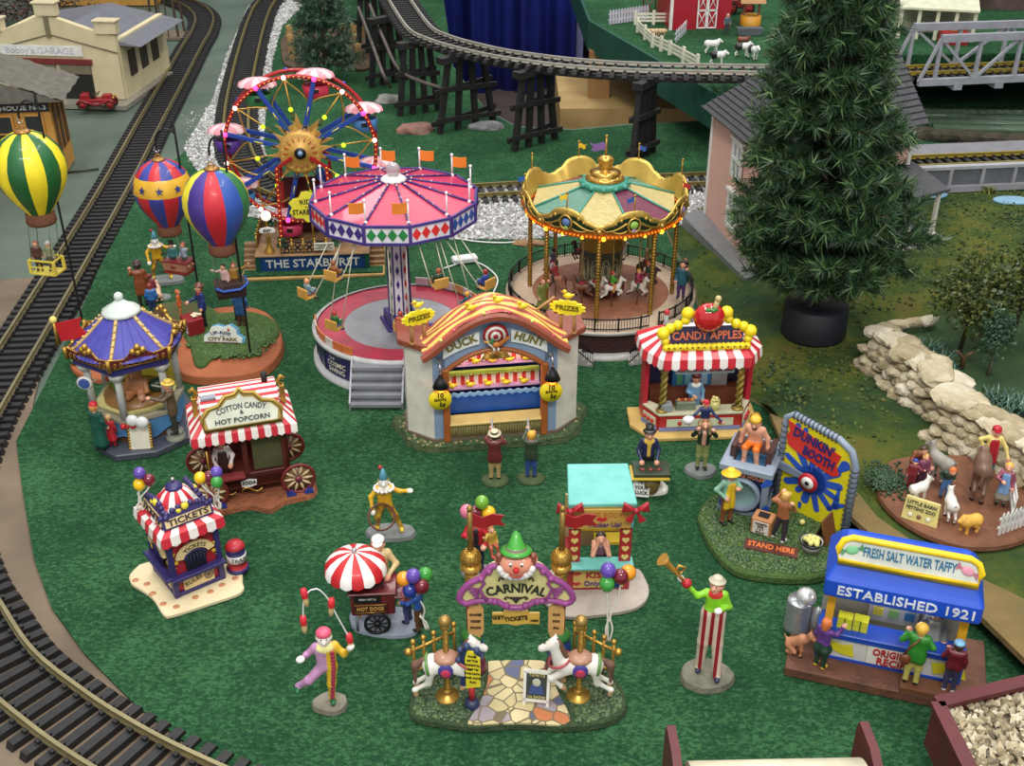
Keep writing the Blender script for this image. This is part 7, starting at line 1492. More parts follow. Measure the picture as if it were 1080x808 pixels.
for s,x in((-1,RX_[0]),(1,RX_[1])):
 b=MB().push(T3(x,PY_,0));b.lathe([(.09,.06),(.115,.1),(.1,.17),(.075,.2)],16,0);b.lathe([(.075,.2),(.095,.24),(.09,.36),(.075,.4)],16,1);b.lathe([(.07,.4),(.085,.42),(.08,.46),(.04,.5)],16,2);b.pop();b.build('striped_urn',[P(105,36,60),P(28,62,135),P(48,120,50)],ar)
 MB().cyl((x,PY_,.48),(x,PY_,.82),.045,n=8).build('red_post',P(140,34,34),ar)
 MB().push(T3(x+s*-.03,PY_-.055,.62)).wall([(-.04,-.16),(.04,-.16),(.062,-.1),(.062,.11),(.04,.16),(-.04,.16),(-.062,.11),(-.062,-.1)],0,.02).pop().build('post_plaque',P(212,165,100),ar)
 for q,w_ in enumerate(('GAMES','RIDES','FOOD')if s<0 else('FUN','FOR','ALL')):text(w_,.03,P(60,45,35),ar,T3(x+s*-.03,PY_-.058,.69-.065*q)@FLAT,off=.02)
 twist_post(ar,x,PY_+.02,.80,ZB-.08,.05,GOLD,5,'twisted_upper_post')
 b=MB().push(T3(x,PY_+.02,ZB));b.ball((0,0,0),.075,16)
 for k in range(12):A=PI*k/6;b.tube([(.078*math.cos(A)*math.cos(e_),.078*math.sin(A)*math.cos(e_),.078*math.sin(e_))for e_ in[R(-70+20*i)for i in range(8)]],.006,4)
 b.pop();b.build('ribbed_ball',GOLD,ar)
 t=thing('banner_pole','red banner on a gold pole atop the '+('left' if s<0 else 'right')+' gate post','flag',(CX+x,CY_+PY_+.02,.025+ZB+.07));MB().cyl((0,0,0),(0,0,.36),.022,n=8).ball((0,0,.38),.026,8).build('pole',M((150,120,60),.4,.6),t)
 zz=[(.01,.34),(.09,.30),(.17,.335),(.25,.32),(.22,.27),(.26,.23),(.17,.235),(.1,.2),(.01,.23)];MB().wall(zz,-.006,.006).build('banner',P(150,24,30),t)
zc_=.025+HZ(CY_+PY_,622)-.025-.0;zs=HZ(CY_+PY_-.08,620)-.025
outl=[(-.43,-.10),(-.40,-.02),(-.33,.06),(-.26,.10),(-.20,.19),(-.12,.22),(.12,.22),(.20,.19),(.26,.10),(.33,.06),(.40,-.02),(.43,-.10),(.38,-.15),(.30,-.12),(.2,-.12),(.13,-.13),(.07,-.18),(-.07,-.18),(-.13,-.13),(-.2,-.12),(-.30,-.12),(-.38,-.15)]
ol=blob(outl,.03);mx_=(RX_[0]+RX_[1])/2
MB().push(T3(mx_,PY_-.08,zs)).wall(ol,0,.05).pop().build('name_board',P(212,205,140),ar)
MAU=P(150,72,135);b=MB().push(T3(mx_,PY_-.085,zs));b.tube([(x,0,z)for x,z in ol],.026,8,closed=True)
for s in(-1,1):
 b.tube([(s*.26,-.01,.10),(s*.235,-.01,.05),(s*.27,-.01,.0),(s*.25,-.01,-.06),(s*.22,-.01,-.11)],[.016,.012,.012,.014,.018],6)
 for q in range(4):b.tube([(s*.28,-.015,-.07+.02*q),(s*(.33+.02*q),-.015,-.055+.03*q)],[.014,.004],5)
 for x,z in((.07,-.16),(.16,-.12),(.26,.10),(.2,.17)):b.ball((s*x,-.01,z),.03,8)
b.pop().build('scroll_border',MAU,ar)
text('CARNIVAL',.115,P(38,42,36),ar,T3(mx_,PY_-.09,zs-.0)@FLAT,arc_warp(.55),off=.035,width=.46)
b=MB().push(T3(mx_,PY_-.084,zs-.105));b.wall([(-.09,.02),(.09,.02),(.03,-.0),(0,-.045),(-.03,0)],-.005,0)
for s in(-1,1):b.tube([(s*.03,-.005,.01),(s*.07,-.005,.025),(s*.09,-.005,.005),(s*.07,-.005,.0)],.006,4);b.tube([(s*.09,-.0,.19),(s*.12,-.0,.205),(s*.13,-.0,.175)],.009,4)
b.pop().build('board_ornament',P(60,50,45),ar)
hd_=thing('clown_head','smiling clown head with red nose and pointed green hat above the gate board','clown head',(CX+mx_,CY_+PY_-.11,.025+zs+.27),0)
sdf_mesh([((-.05,0,.0),(.05,0,.0),.075,.075,0),((0,-.01,-.04),(0,-.02,-.05),.075,.06,0),((-.06,-.03,-.02),(-.06,-.03,-.02),.045,.045,0),((.06,-.03,-.02),(.06,-.03,-.02),.045,.045,0),((-.13,0,.02),(-.13,0,.04),.03,.03,0),((.13,0,.02),(.13,0,.04),.03,.03,0)],.009,.008,'face',[P(225,150,120)],hd_)
MB().ball((0,-.095,-.005),.024,10).build('nose',P(200,24,30),hd_);MB().tube([(-.05,-.09,-.045),(-.02,-.1,-.065),(.02,-.1,-.065),(.05,-.09,-.045)],.007,6).build('mouth',P(170,50,40),hd_)
for s in(-1,1):
 MB().ball((s*.04,-.075,.035),.017,8).build('eye',WHITE,hd_);MB().ball((s*.04,-.09,.035),.008,6).build('pupil',BLACK,hd_)
b=MB();[b.ball((s*(.125-.002*k*k),-.01,.06-.028*k),.032,7)for s in(-1,1)for k in range(3)];b.build('hair',P(130,70,50),hd_)
b=MB();[b.ball((.115*math.sin(R(a_)),-.04,-.02-.085*math.cos(R(a_))),.034,7)for a_ in range(-80,81,20)];b.build('ruff',P(232,228,225),hd_)
MB().push(T3(0,.02,.095)@RX(-12)).lathe([(.115,-.012),(.118,.0),(.075,.012),(.062,.04),(.028,.13),(0,.155)],18).pop().build('hat',P(72,165,60),hd_);MB().push(T3(0,.02,.105)@RX(-12)).lathe([(.08,0),(.074,.018)],18).pop().build('hat_band',P(140,115,110),hd_)
t=thing('hanging_board','yellow GET TICKETS HERE board hanging below the gate name board','sign',(CX+mx_,CY_+PY_-.06,.025+zs-.31),0)
MB().wall([(-.18,-.055),(-.06,-.055),(0,-.07),(.06,-.055),(.18,-.055),(.18,.05),(.1,.05),(.09,.07),(-.09,.07),(-.1,.05),(-.18,.05)],-.01,.01).build('board',P(205,165,70),t)
text('GET',.05,P(50,40,30),t,T3(-.135,-.013,.01)@FLAT,off=.02);text('TICKETS',.055,P(50,40,30),t,T3(.0,-.013,.0)@RY(-7)@FLAT,off=.025,width=.18);text('HERE',.026,P(50,40,30),t,T3(.14,-.013,-.02)@FLAT,off=.02)
b=MB();[b.cyl((x,0,.06),(x,0,.15),.004,n=4)for x in(-.1,.1)];b.build('hooks',IRON,t)
def golden_fence(x0,y0,x1,y1,lab):
 p0,p1=G(x0,y0,.09),G(x1,y1,.09);t=thing('gold_fence',lab,'fence',(p0.x,p0.y,.09));d=p1-p0;n=5
 for z in(.14,.36):MB().cyl((-.05*0,0,z),(d.x,d.y,z),.014,n=8).build('rail',GOLD,t)
 MB().ball((-d.x*.12,-d.y*.12,.36),.034,10).cyl((-d.x*.12,-d.y*.12,.36),(0,0,.36),.014,n=6).build('end_knob',GOLD,t)
 for k in range(n):q=d*(k/(n-1));MB().cyl((q.x,q.y,0),(q.x,q.y,.42),.014,n=8).ball((q.x,q.y,.44),.024,8).build('post',GOLD,t)
 return p0,d
golden_fence(438,722,480,703,'gold fence behind the left carousel horse of the gate');golden_fence(645,722,605,702,'gold fence behind the right carousel horse of the gate')
HW=P(228,224,214);MN=P(110,78,62)
for s,px,py,dp in((-1,472,734,'left'),(1,610,734,'right')):
 g=G(px,py,.1);t=thing('carousel_horse','white carousel horse with a pink and blue saddle on the '+dp+' side of the gate','carousel horse',(g.x,g.y,.095),0)
 MB().lathe([(.095,0),(.09,.02),(.04,.035),(.03,.06)],20).build('base',GOLD,t);twist_post(t,0,0,.05,.72,.024,GOLD,14,'pole');MB().ball((0,0,.76),.05,12).build('ball',M((165,135,75),.4,.6),t)
 hh=thing('x','x','x',(0,0,.02),90 if s<0 else-90);del hh['label'],hh['category'];hh.name='horse';hh.parent=t;hh.location=(0,-.02,.0)
 beast('horse','',(0,0,0),0,.46,HW,MN,parent=hh,pose='leap',res=44,hoof=P(190,150,110))
 MB().ball((0,.0,.42),.09,12,0,(.95,1.15,.5)).build('saddle',P(175,130,105),hh);b=MB()
 for q in(-1,1):b.ball((q*.078,.0,.35),.07,10,0,(.25,.9,1));b.ball((q*.088,-.0,.34),.046,10,1,(.25,.9,1))
 b.build('saddle_cloth',[P(70,60,140),P(195,60,90)],hh)
 MB().push(T3(0,-.155,.40)@RX(20)).lathe([(.085,-.015),(.1,0),(.085,.015)],16).pop().build('garland',P(185,90,90),hh);MB().push(T3(0,.135,.35)@RX(80)).lathe([(.088,-.012),(.096,0),(.088,.012)],16).pop().build('garland',P(90,135,60),hh)
 for q in(-1,1):MB().ball((q*.034,-.27,.60),.009,6).build('eye',EYE,hh)
g=G(498,744,.1);t=thing('rules_sign','yellow notice on a navy and red post before the left horse','sign',(g.x,g.y,.095),-8)
MB().lathe([(.055,0),(.06,.03),(.05,.06),(.02,.07)],14).build('foot',P(36,48,84),t);MB().cyl((0,0,.06),(0,0,.2),.024,n=10).build('post',P(165,28,36),t);MB().wall([(-.085,.2),(.05,.18),(.06,.5),(.03,.56),(-.03,.58),(-.085,.54),(-.09,.42)],.0,.03).build('board_frame',P(38,54,92),t)
MB().wall([(-.04,.19),(.07,.22),(.07,.5),(.03,.53),(.02,.56),(-.03,.56),(-.045,.48)],-.015,0).build('notice',P(232,215,50),t)
for k,s in enumerate(('RULES','OF THE','CARNIVAL','KEEP TO','THE PATH','AND HAVE','FUN')):text(s,.024,BLACK,t,T3(.012,-.018,.52-.043*k)@FLAT,off=.01)
b=MB();[b.ball((-.03,.0,.6-.0*k),.03,6)for k in range(1)];[b.ball((x,.0,z),.028,7)for x,z in((-.08,.56),(-.095,.46),(.045,.57))];b.build('board_knobs',P(50,66,104),t)
g=G(565,744,.1);t=thing('sandwich_board','white-framed sandwich board with a show poster on the flagstone path','sign',(g.x,g.y,.1),-8)
b=MB().push(RX(-14))
for x in(-.09,.09):b.box((x,0,.15),(.022,.02,.3))
for z in(.045,.29):b.box((0,0,z),(.2,.02,.025))
b.pop();b.push(T3(0,.14,0)@RX(14));
for x in(-.09,.09):b.box((x,0,.15),(.022,.02,.3))
b.pop().build('frame',P(228,226,215),t);MB().push(RX(-14)).box((0,.0,.168),(.16,.012,.23)).pop().build('poster',P(60,62,60),t)
b=MB().push(RX(-14));b.ball((.0,-.008,.20),.035,10,0,(1,.15,1));b.add([(-.06,-.008,.1),(.06,-.008,.1),(.04,-.008,.18),(-.04,-.008,.18)],[(0,1,2,3)],1);b.pop().build('poster_picture',[P(190,190,170),P(60,80,130)],t)
text('TONITE',.035,P(205,190,120),t,RX(-14)@T3(0,-.01,.262)@FLAT);text('10¢ SHOW',.03,P(205,190,120),t,RX(-14)@T3(0,-.01,.075)@FLAT)
gb=G(641,668,.1)
gb=G(640,712,.1);balloons(647,609,gb.y,[(-.7,1.1,0,PB,'purple balloon'),(-.8,-.6,-.5,GB,'green balloon'),(.9,.2,-.1,RB,'maroon balloon'),(1.9,.2,.7,OB,'orange balloon'),(.3,-1.0,.7,BB,'blue balloon')],'balloons at the right gate fence','in the bunch tied to the right gate fence',.06,(G(641,670,.5).x,gb.y-.02,.47))
# dunking booth
c,ang,W=front((757,537),(806,549),.10)
isl=thing('dunk_island','mossy green island under the dunking booth','display base',(c.x,c.y,.025))
MB().prism(blobG([(735,546),(742,530),(757,520),(800,515),(870,535),(900,562),(888,592),(868,609),(823,611),(777,603),(750,578)],.09,c),0,.08,tap=.985).build('grass',GM,isl,bevel=.015)
tufts(isl,blobG([(737,546),(743,532),(758,522),(800,517),(868,537),(897,562),(886,591),(867,607),(823,609),(779,601),(752,577)],.09,c),None,3500,.08,[P(60,90,44),P(44,70,36),P(78,100,52)])
dt=thing('dunk_tank','grey dunk tank with a round window and blue splash art','dunk tank',(c.x,c.y,.10),ang);D=.56
GB=P(120,134,152);b=MB();b.box((0,D/2,.24),(W-.06,D-.06,.44));b.build('tank_body',P(26,38,78),dt)
b=MB()
for x in(-W/2+.03,W/2-.03):
 for y in(.03,D-.03):b.box((x,y,.24),(.06,.06,.48))
b.build('corner_posts',GB,dt);bx('footing',(0,D/2,.02),(W+.02,D+.02,.05),GB,dt)
b=MB()
for(cx2,cy2,dx,dy)in((0,.04,W+.06,.12),(0,D-.04,W+.06,.12),(-W/2+.02,D/2,.1,D),(W/2-.02,D/2,.1,D)):b.box((cx2,cy2,.50),(dx,dy,.07 if dx>.2 else .066))
b.build('rim',P(140,152,168),dt,bevel=.01);bx('water',(0,D/2,.475),(W-.08,D-.1,.02),P(80,130,170,.15),dt)
MB().push(T3(-.02,-.0,.235)@RX(90)).lathe([(0,.01),(.14,.012),(.15,.04),(.175,.04),(.18,-.01)],28,mf=lambda i,k:0 if i<1 else 1).pop().build('round_window',[M((130,160,162),.2),GB],dt)
text('PLEASE HOLD',.05,P(175,110,85),dt,T3(0,-.004,.44)@FLAT,off=.02,width=.34)
def splash(parent,Tm,pts,name='splash',mat=None):
 b=MB().push(Tm)
 for(x0,z0,x1,z1,r0,r1)in pts:
  d=V((x1-x0,0,z1-z0));n=V((-d.z,0,d.x)).normalized()if d.length>1e-6 else V((1,0,0));q=[]
  for i in range(9):a_=math.atan2(d.z,d.x)+PI/2+PI*i/8;q.append((x0+r0*math.cos(a_),z0+r0*math.sin(a_)))
  for i in range(9):a_=math.atan2(d.z,d.x)-PI/2+PI*i/8;q.append((x1+r1*math.cos(a_),z1+r1*math.sin(a_)))
  b.wall(q,0,.004)
 b.pop();return b.build(name,mat or P(40,84,185),parent)
splash(dt,T3(0,-.005,0),[(.17,.38,.22,.43,.02,.035),(.19,.08,.23,.14,.02,.03),(.14,.06,.2,.05,.015,.025),(-.2,.1,-.16,.06,.02,.03)])
b=MB();[b.box((s*.17,D*.5,.57),(.05,.28,.17))for s in(-1,1)];b.box((0,D*.5,.62),(.34,.2,.03));b.build('drop_seat',P(72,40,34),dt)
person('swimmer in orange trunks and yellow cap sitting on the dunk tank seat',LW(dt,(0,D*.5,.63-.33)),ang-4,.66,top=SKIN,pants=P(230,120,30),shoe=SKIN,sleeve=SKIN,hair=P(70,45,35),hat='bun',hatc=P(225,180,50),pel=(0,0,.54),che=(0,-.05,.74),rl=((-.09,-.17,.52),(-.09,-.16,.30)),ll=((.07,-.17,.52),(.1,-.16,.28)),la=((.18,-.02,.66),(.20,-.03,.52)),ra=((-.18,-.02,.66),(-.20,-.03,.52)),nod=18,limbs=dict(shin=P(222,165,135)),beard=P(70,40,35))
c2,a2,W2_=front((819,531),(886,562),.10)
bd=thing('dunk_backdrop','yellow dunking booth backboard with blue splash, red title and pipe frame','backboard',(c2.x,c2.y,.10),a2)
h2=W2_/2;YB_=P(226,212,30)
zz=[(-h2,.0),(h2,0),(h2,.72),(h2-.05,.86),(h2-.16,.93),(-h2+.06,1.0),(-h2,.96)]
MB().wall(zz,0,.03).build('panel',YB_,bd)
b=MB();b.tube([(-h2-.02,.015,0),(-h2-.02,.015,.97),(-h2+.05,.015,1.02),(h2-.16,.015,.95),(h2-.03,.015,.88),(h2+.03,.015,.74),(h2+.03,.015,0)],.035,8);b.build('pipe_frame',P(135,148,165),bd)
b=MB();pf=[(-h2-.02,.05+.06*k)for k in range(15)]+[(h2+.03,.05+.055*k)for k in range(13)]
for x,z in pf:b.push(T3(x,.015,z)@RX(12)).tube([(.042*math.cos(q),.042*math.sin(q),0)for q in[2*PI*i/10 for i in range(10)]],.006,4,closed=True).pop()
for k in range(12):u=k/11;b.push(T3(-h2+.06+(2*h2-.24)*u,.015,1.02-.07*u)@RY(90)).tube([(.042*math.cos(q),.042*math.sin(q),0)for q in[2*PI*i/10 for i in range(10)]],.006,4,closed=True).pop()
b.build('lacing',P(60,66,76),bd)
mid=(-.02,.42);rs=random.Random(5);L_=[(mid[0],mid[1],mid[0]+.001,mid[1],.15,.15)]
for k in range(13):a_=2*PI*k/13+.2;r=rs.uniform(.2,.33);L_.append((mid[0]+.08*math.cos(a_),mid[1]+.08*math.sin(a_),mid[0]+r*math.cos(a_),mid[1]+r*math.sin(a_),.034,rs.uniform(.026,.042)))
L_+=[(-h2+.13,.86,-h2+.11,.93,.018,.03),(-h2+.2,.84,-h2+.19,.92,.015,.025),(h2-.1,.66,h2-.06,.72,.03,.05),(h2-.09,.26,h2-.08,.45,.035,.012),(h2-.09,.26,h2-.02,.3,.03,.02),(h2-.09,.26,h2-.15,.2,.02,.02),(-.1,.12,-.1,.08,.02,.015)]
splash(bd,T3(0,-.006,0),L_)
MB().wall([(-.30,.70),(-.20,.66),(.18,.56),(.24,.60),(.20,.68),(.23,.80),(-.0,.86),(-.33,.95),(-.30,.84),(-.33,.80)],-.014,-.004).build('title_patch',P(205,50,40),bd)
text('DUNKIN\'',.135,P(34,40,110),bd,T3(-.05,-.018,.835)@RY(9)@FLAT,off=.03,width=.42);text('BOOTH',.13,P(34,40,110),bd,T3(.02,-.018,.69)@RY(9)@FLAT,off=.03,width=.32)
tg=thing('target_arm','red and white bullseye on a grey arm before the yellow backboard','target',LW(bd,(-.02,-.07,.43)),a2)
b=MB().push(RX(90))
for k,r in enumerate((.095,.062,.022)):b.lathe([(0,.012+.006*k),(r,.01+.006*k),(r,-.01)],24,(0,1,2)[k])
b.pop().build('bullseye',[P(185,32,45),WHITE,BLACK],tg);MB().add([(-.36,.02,.0),(-.36,.02,.09),(0,.03,.03),(0,.03,-.02),(-.36,.04,.0),(-.36,.04,.09),(0,.05,.03),(0,.05,-.02)],[(0,3,2,1),(4,5,6,7),(1,2,6,5),(0,4,7,3)]).build('arm',GB,tg)
g=G(765,551,.11);person('attendant in a yellow hard hat and yellow apron beside the dunk tank',(g.x,g.y,.115),22,.60,top=P(130,175,150),pants=P(130,75,45),hair=P(200,150,60),hat='wide',hatc=P(240,195,40),apron=P(225,185,40),la=((.15,-.08,.66),(.06,-.16,.72)),ra=((-.22,.02,.66),(-.12,-.08,.56)))
g=G(822,571,.11);person('ball thrower in a brown jersey and tan cap by the stand here mat',(g.x,g.y,.115),135,.54,top=P(165,100,60),pants=P(48,46,58),shoe=WHITE,hair=P(200,150,80),hat='cap',hatc=P(205,165,90),la=((.2,.02,.76),(.12,-.08,.9)),ra=((-.2,.0,.74),(-.2,.1,.9)),ll=((.10,-.02,.27),(.14,-.02,.045)))
t=thing('stand_mat','brown STAND HERE mat on the dunk island','mat',(G(813,579,.11).x,G(813,579,.11).y,.108),front((785,581),(840,592),.1)[1]);MB().box((0,0,.008),(.48,.15,.016)).build('mat',P(88,44,34),t);text('STAND HERE',.10,P(225,120,60),t,T3(0,0,.017),off=.02,width=.42)
t=thing('ball_box','tan 3 balls price box beside the ball thrower','box',(G(805,563,.11).x,G(805,563,.11).y+.05,.107),-28);MB().box((0,0,.09),(.19,.16,.17)).build('box',P(185,125,80),t,bevel=.008);MB().box((0,0,.178),(.1,.08,.01)).build('lid_panel',BLACK,t);MB().box((-.0,-.083,.085),(.15,.008,.13)).build('price_card',P(215,210,195),t)
for k,s in enumerate(('TICKETS','FOR','* 3 *','BALLS')):text(s,.03,BLACK,t,T3(0,-.088,.13-.03*k)@FLAT,off=.02)
t=thing('ball_bucket','black-banded bucket heaped with pale yellow balls','bucket',(G(855,580,.11).x,G(855,580,.11).y,.107));MB().lathe([(0,0),(.075,0),(.085,.04),(.09,.045),(.088,.07),(.1,.11),(.09,.1),(0,.09)],18,mf=lambda i,k:i%2).build('bucket',[P(30,32,34),P(170,170,160)],t)
BP=P(222,215,130);q0=t.location
for k in range(11):
 a_=2.4*k;r=.065*(k/10)**.5;o=thing('ball','pale yellow throwing ball heaped in the black-banded bucket','ball',(q0.x+r*math.cos(a_),q0.y+r*math.sin(a_),q0.z+.135-.35*r),0,'throwing balls heaped in the bucket');MB().ball((0,0,0),.025,10).build('ball',BP,o)
g=G(846,552,.12);o=thing('ball','loose pale yellow ball on the moss before the yellow backboard','ball',(g.x,g.y,.135));MB().ball((0,0,0),.028,10).build('ball',BP,o)
t=thing('wooden_board','brown slatted sandwich board at the right foot of the yellow backboard','sign',(G(876,572,.11).x,G(876,572,.11).y,.107),50)
b=MB().push(RX(-16));[b.box((0,0,.04+.05*k),(.2,.02,.046))for k in range(5)];b.pop().build('front_slats',P(120,74,42),t);b=MB().push(T3(0,.13,0)@RX(14));b.box((0,0,.13),(.19,.015,.26));b.pop().build('back_panel',P(60,36,24),t)
# salt water taffy stand
c,ang,W=front((866,695),(1018,727),.08);h=W/2
c.x-=.06;TB=P(28,72,175,.4);tf=thing('taffy_stand','bright blue salt water taffy stand with yellow posts and curved sign','food stand',(c.x,c.y,.025),ang)
MB().box((.0,.19,.05),(W+.42,.80,.09)).build('deck',M((112,72,50),.7,rgb2=(84,54,40),scale=8,bump=.4,name='brown wood'),tf,bevel=.008)
b=MB();b.box((0,.03,.10),(W,.05,.03));b.box((0,.03,.325),(W,.06,.03));[b.box((s*(h-.02),.03,.21),(.05,.05,.24))for s in(-1,1)];b.build('counter_frame',TB,tf)
bx('counter_panel',(0,.035,.21),(W-.06,.03,.22),P(205,205,198),tf);bx('counter_top',(0,.1,.345),(W+.02,.2,.03),TB,tf,bevel=.006)
for s in(-1,1):bx('side_panel',(s*(h-.02),.24,.21),(.04,.4,.26),TB,tf);bx('yellow_post',(s*(h-.06),.06,.58),(.06,.05,.48),P(225,170,40),tf)
bx('back_wall',(0,.30,.46),(W,.03,.76),P(170,165,145),tf)
o=bx('recipe_panel',(.05,.012,.21),(.42,.012,.17),P(218,216,205),tf)
text('ORIGINAL',.095,P(175,30,38),o,T3(.05,.002,.25)@FLAT,off=.025,width=.34);text('RECIPE',.095,P(175,30,38),o,T3(.05,.002,.165)@FLAT,off=.025,width=.26)
for x in(-.38,.46):MB().push(T3(x,.012,.21)).wall([(-.14,.05),(-.11,-.06),(-.03,-.03),(.03,-.05),(.13,-.06),(.1,.06),(.02,.04),(-.03,.06)],-.005,.0).pop().build('candy_picture',P(212,205,40),tf)
o=bx('flavour_chart',(.0,.275,.50),(.38,.015,.30),P(195,195,188),tf);cc=[(180,30,50),(110,40,110),(215,90,30),(215,200,50),(130,180,90),(60,120,160)]
for k in range(6):bx('flavour_square',(-.12+.12*(k%3),.264,.56-.11*(k//3)),(.075,.01,.075),P(*cc[k]),o)
RB_=M((30,82,200),.4,rgb2=(26,74,188),scale=4,name='bright blue paint');zE2=.80
E=[(0,0)];vs=[];ho=h+.02
rings=[(0,0,.0),(0,0,.16),(.02,.03,.20),(.07,.10,.30),(.12,.15,.35),(.2,.2,.36)]
for dx,dy,z in rings:vs+=[(-ho+dx,-.12+dy,zE2+z),(ho-dx,-.12+dy,zE2+z),(ho-dx,.48-dy,zE2+z),(-ho+dx,.48-dy,zE2+z)]
fs=[(4*i+k,4*i+(k+1)%4,4*i+4+(k+1)%4,4*i+4+k)for i in range(5)for k in range(4)]+[(20,21,22,23),(3,2,1,0)]
MB().add(vs,fs).build('roof',RB_,tf,bevel=.03,seg=3)
text('ESTABLISHED 1921',.115,P(225,228,230),tf,T3(.03,-.124,zE2+.085)@FLAT,off=.01,width=.98)
sg=thing('stand_sign','yellow-framed FRESH SALT WATER TAFFY sign on the blue roof','sign',LW(tf,(-.0,-.04,zE2+.30)),ang)
oo=[(-.5,0),(.5,0),(.51,.1),(.48,.17),(.42,.2),(-.42,.2),(-.48,.17),(-.51,.1)]
MB().push(RX(-18)).wall(oo,0,.04).pop().build('panel',P(205,210,200),sg);MB().push(RX(-18)).tube([(x,-.0,z)for x,z in oo],.026,8,closed=True).pop().build('yellow_frame',P(240,205,20),sg)
text('FRESH SALT WATER TAFFY',.105,P(40,110,145),sg,RX(-18)@T3(0,-.004,.105)@FLAT,off=.02,width=.66)
for x,m_,r_ in((-.41,P(120,190,140),-20),(.41,P(220,150,170),20)):
 b=MB().push(RX(-18)@T3(x,-.006,.105)@RY(r_));b.ball((0,0,0),.045,10,0,(1.1,.15,.8));[b.add([(s*.04,0,0),(s*.085,0,.035),(s*.085,0,-.035),(s*.04,.004,0),(s*.085,.004,.035),(s*.085,.004,-.035)],[(0,1,2),(2,1,0),(3,4,5)])for s in(-1,1)];b.pop().build('wrapped_candy',m_,sg)
lamp_in(tf,(0,.2,.76),3)
YC=P(205,205,45)
for k,(dx,dz)in enumerate(((0,0),(.12,0),(0,.055),(.12,.055))):o=thing('taffy_box','yellow taffy carton on the blue counter, %s %s of the four'%(('lower','upper')[k//2],('left','right')[k%2]),'box',LW(tf,(-.36+dx,.12,.361+dz)),ang-4,'yellow taffy cartons');MB().box((0,0,.025),(.112,.09,.05)).build('carton',YC,o);bx('tape',(0,-.046,.025),(.01,.003,.05),P(60,80,30),o)
person('taffy seller in a grey apron behind the blue counter',LW(tf,(.3,.20,.06)),ang,.62,top=P(110,115,112),pants=P(70,70,75),apron=P(160,160,152),hair=P(70,60,50))
person('red-haired girl in a purple jersey and yellow boots at the taffy counter',LW(tf,(-.50,-.12,.095)),ang+150,.50,top=P(95,55,130),pants=P(30,60,45),skirt=.1,shoe=P(232,190,50),hair=P(215,120,60),hairlen=.04,glove=P(225,170,150),ra=((-.17,-.06,.74),(-.2,-.14,.86)))
bx('customer_step',(.34,-.13,.115),(.46,.16,.05),P(104,66,46),tf)
person('blond woman in a bright green coat with a brown bag at the taffy stand',LW(tf,(.18,-.13,.14)),ang+172,.60,top=P(50,135,45),pants=P(190,180,95),coat=.12,hair=P(225,180,70),ra=((-.18,.03,.68),(-.06,-.04,.60)),la=((.2,-.02,.64),(.16,-.12,.70)))
t=thing('shoulder_bag','brown shoulder bag on the woman in bright green','bag',LW(tf,(.10,-.20,.42)),ang);MB().ball((0,0,0),.055,10,0,(.8,.5,1)).build('pouch',P(110,60,35),t);MB().tube([(-.02,.0,.03),(.02,.0,.13),(.08,.02,.20)],.009,5).build('strap',P(100,55,32),t)
person('boy in a maroon coat and pale blue cap at the taffy stand',LW(tf,(.46,-.13,.14)),ang+178,.50,top=P(105,26,40),pants=P(58,58,90),shoe=WHITE,coat=.04,hair=P(70,50,40),hat='bun',hatc=P(130,185,220),la=((.17,-.03,.64),(.12,-.14,.68)))
beast('dog','tan dog begging at the left end of the taffy deck',LW(tf,(-.70,-.02,.095)),ang+70,.26,P(185,125,90),pose='sit',cat='dog',res=40)
t=thing('taffy_machine','silver taffy drum with a domed top left of the blue stand','machine',LW(tf,(-.72,.30,.095)),ang);MB().lathe([(.11,0),(.115,.02),(.105,.04),(.105,.28),(.1,.29),(0,.29)],20).build('drum',M((165,170,172),.3,.7),t);MB().ball((.04,.0,.33),.085,14,0,(1,1,.9)).build('dome',M((225,228,228),.2,.6),t);MB().ball((.15,-.04,.16),.07,12,0,(.7,.7,1.8)).build('arm',M((190,195,200),.25,.6),t)
# petting zoo
ZB_=.30;c=G(1015,540,ZB_);zo=thing('zoo_island','round brown earth base of the petting zoo','display base',(c.x,c.y,.24));ZT_=.32
MB().prism(blobG([(927,500),(925,520),(945,545),(985,568),(1030,578),(1080,570),(1120,540),(1110,500),(1060,485),(990,480),(940,485)],ZB_,c),0,.08,tap=.985).build('earth',M((128,82,56),.7,rgb2=(104,66,44),scale=6,bump=.4,name='brown earth'),zo,bevel=.02)
b=MB();g0=G(934,508,ZB_)-c
for k in range(600):b.ball((g0.x+random.gauss(0,.09),g0.y+random.gauss(0,.12),.08+.03*random.random()),random.uniform(.01,.022),5,k%2,(1,1,.7))
b.build('grass_patch',[P(42,72,40),P(34,60,38)],zo)['kind']='stuff'
def zp_(px,py):g=G(px,py,ZT_+.02);return(g.x,g.y,ZT_)
t=thing('zoo_sign','yellow LITTLE BARN PETTING ZOO tent sign','sign',zp_(968,549),-32)
b=MB().push(RX(-24));b.wall([(-.15,0),(.17,0),(.15,.2),(-.15,.2)],0,.02);b.pop().push(T3(0,.17,0)@RX(24)).wall([(-.15,0),(.17,0),(.15,.2),(-.15,.2)],0,.02).pop().build('board',P(205,190,115),t)
for k,(s,z)in enumerate((('LITTLE BARN',.165),('PETTING ZOO',.115))):text(s,.045,P(60,66,50),t,RX(-24)@T3(0,-.004,z)@FLAT,off=.02,width=.26)
b=MB().push(RX(-24));[b.ball((x,-.006,.05),.022,8,k%2,(1,.2,1))for k,x in enumerate((-.08,0,.08))];b.pop().build('animal_pictures',[P(225,220,200),P(120,80,60)],t)
beast('goat','white lamb standing behind the yellow zoo sign',zp_(966,528),115,.25,P(225,220,212),cat='lamb',name='lamb',res=40,nod=.1)
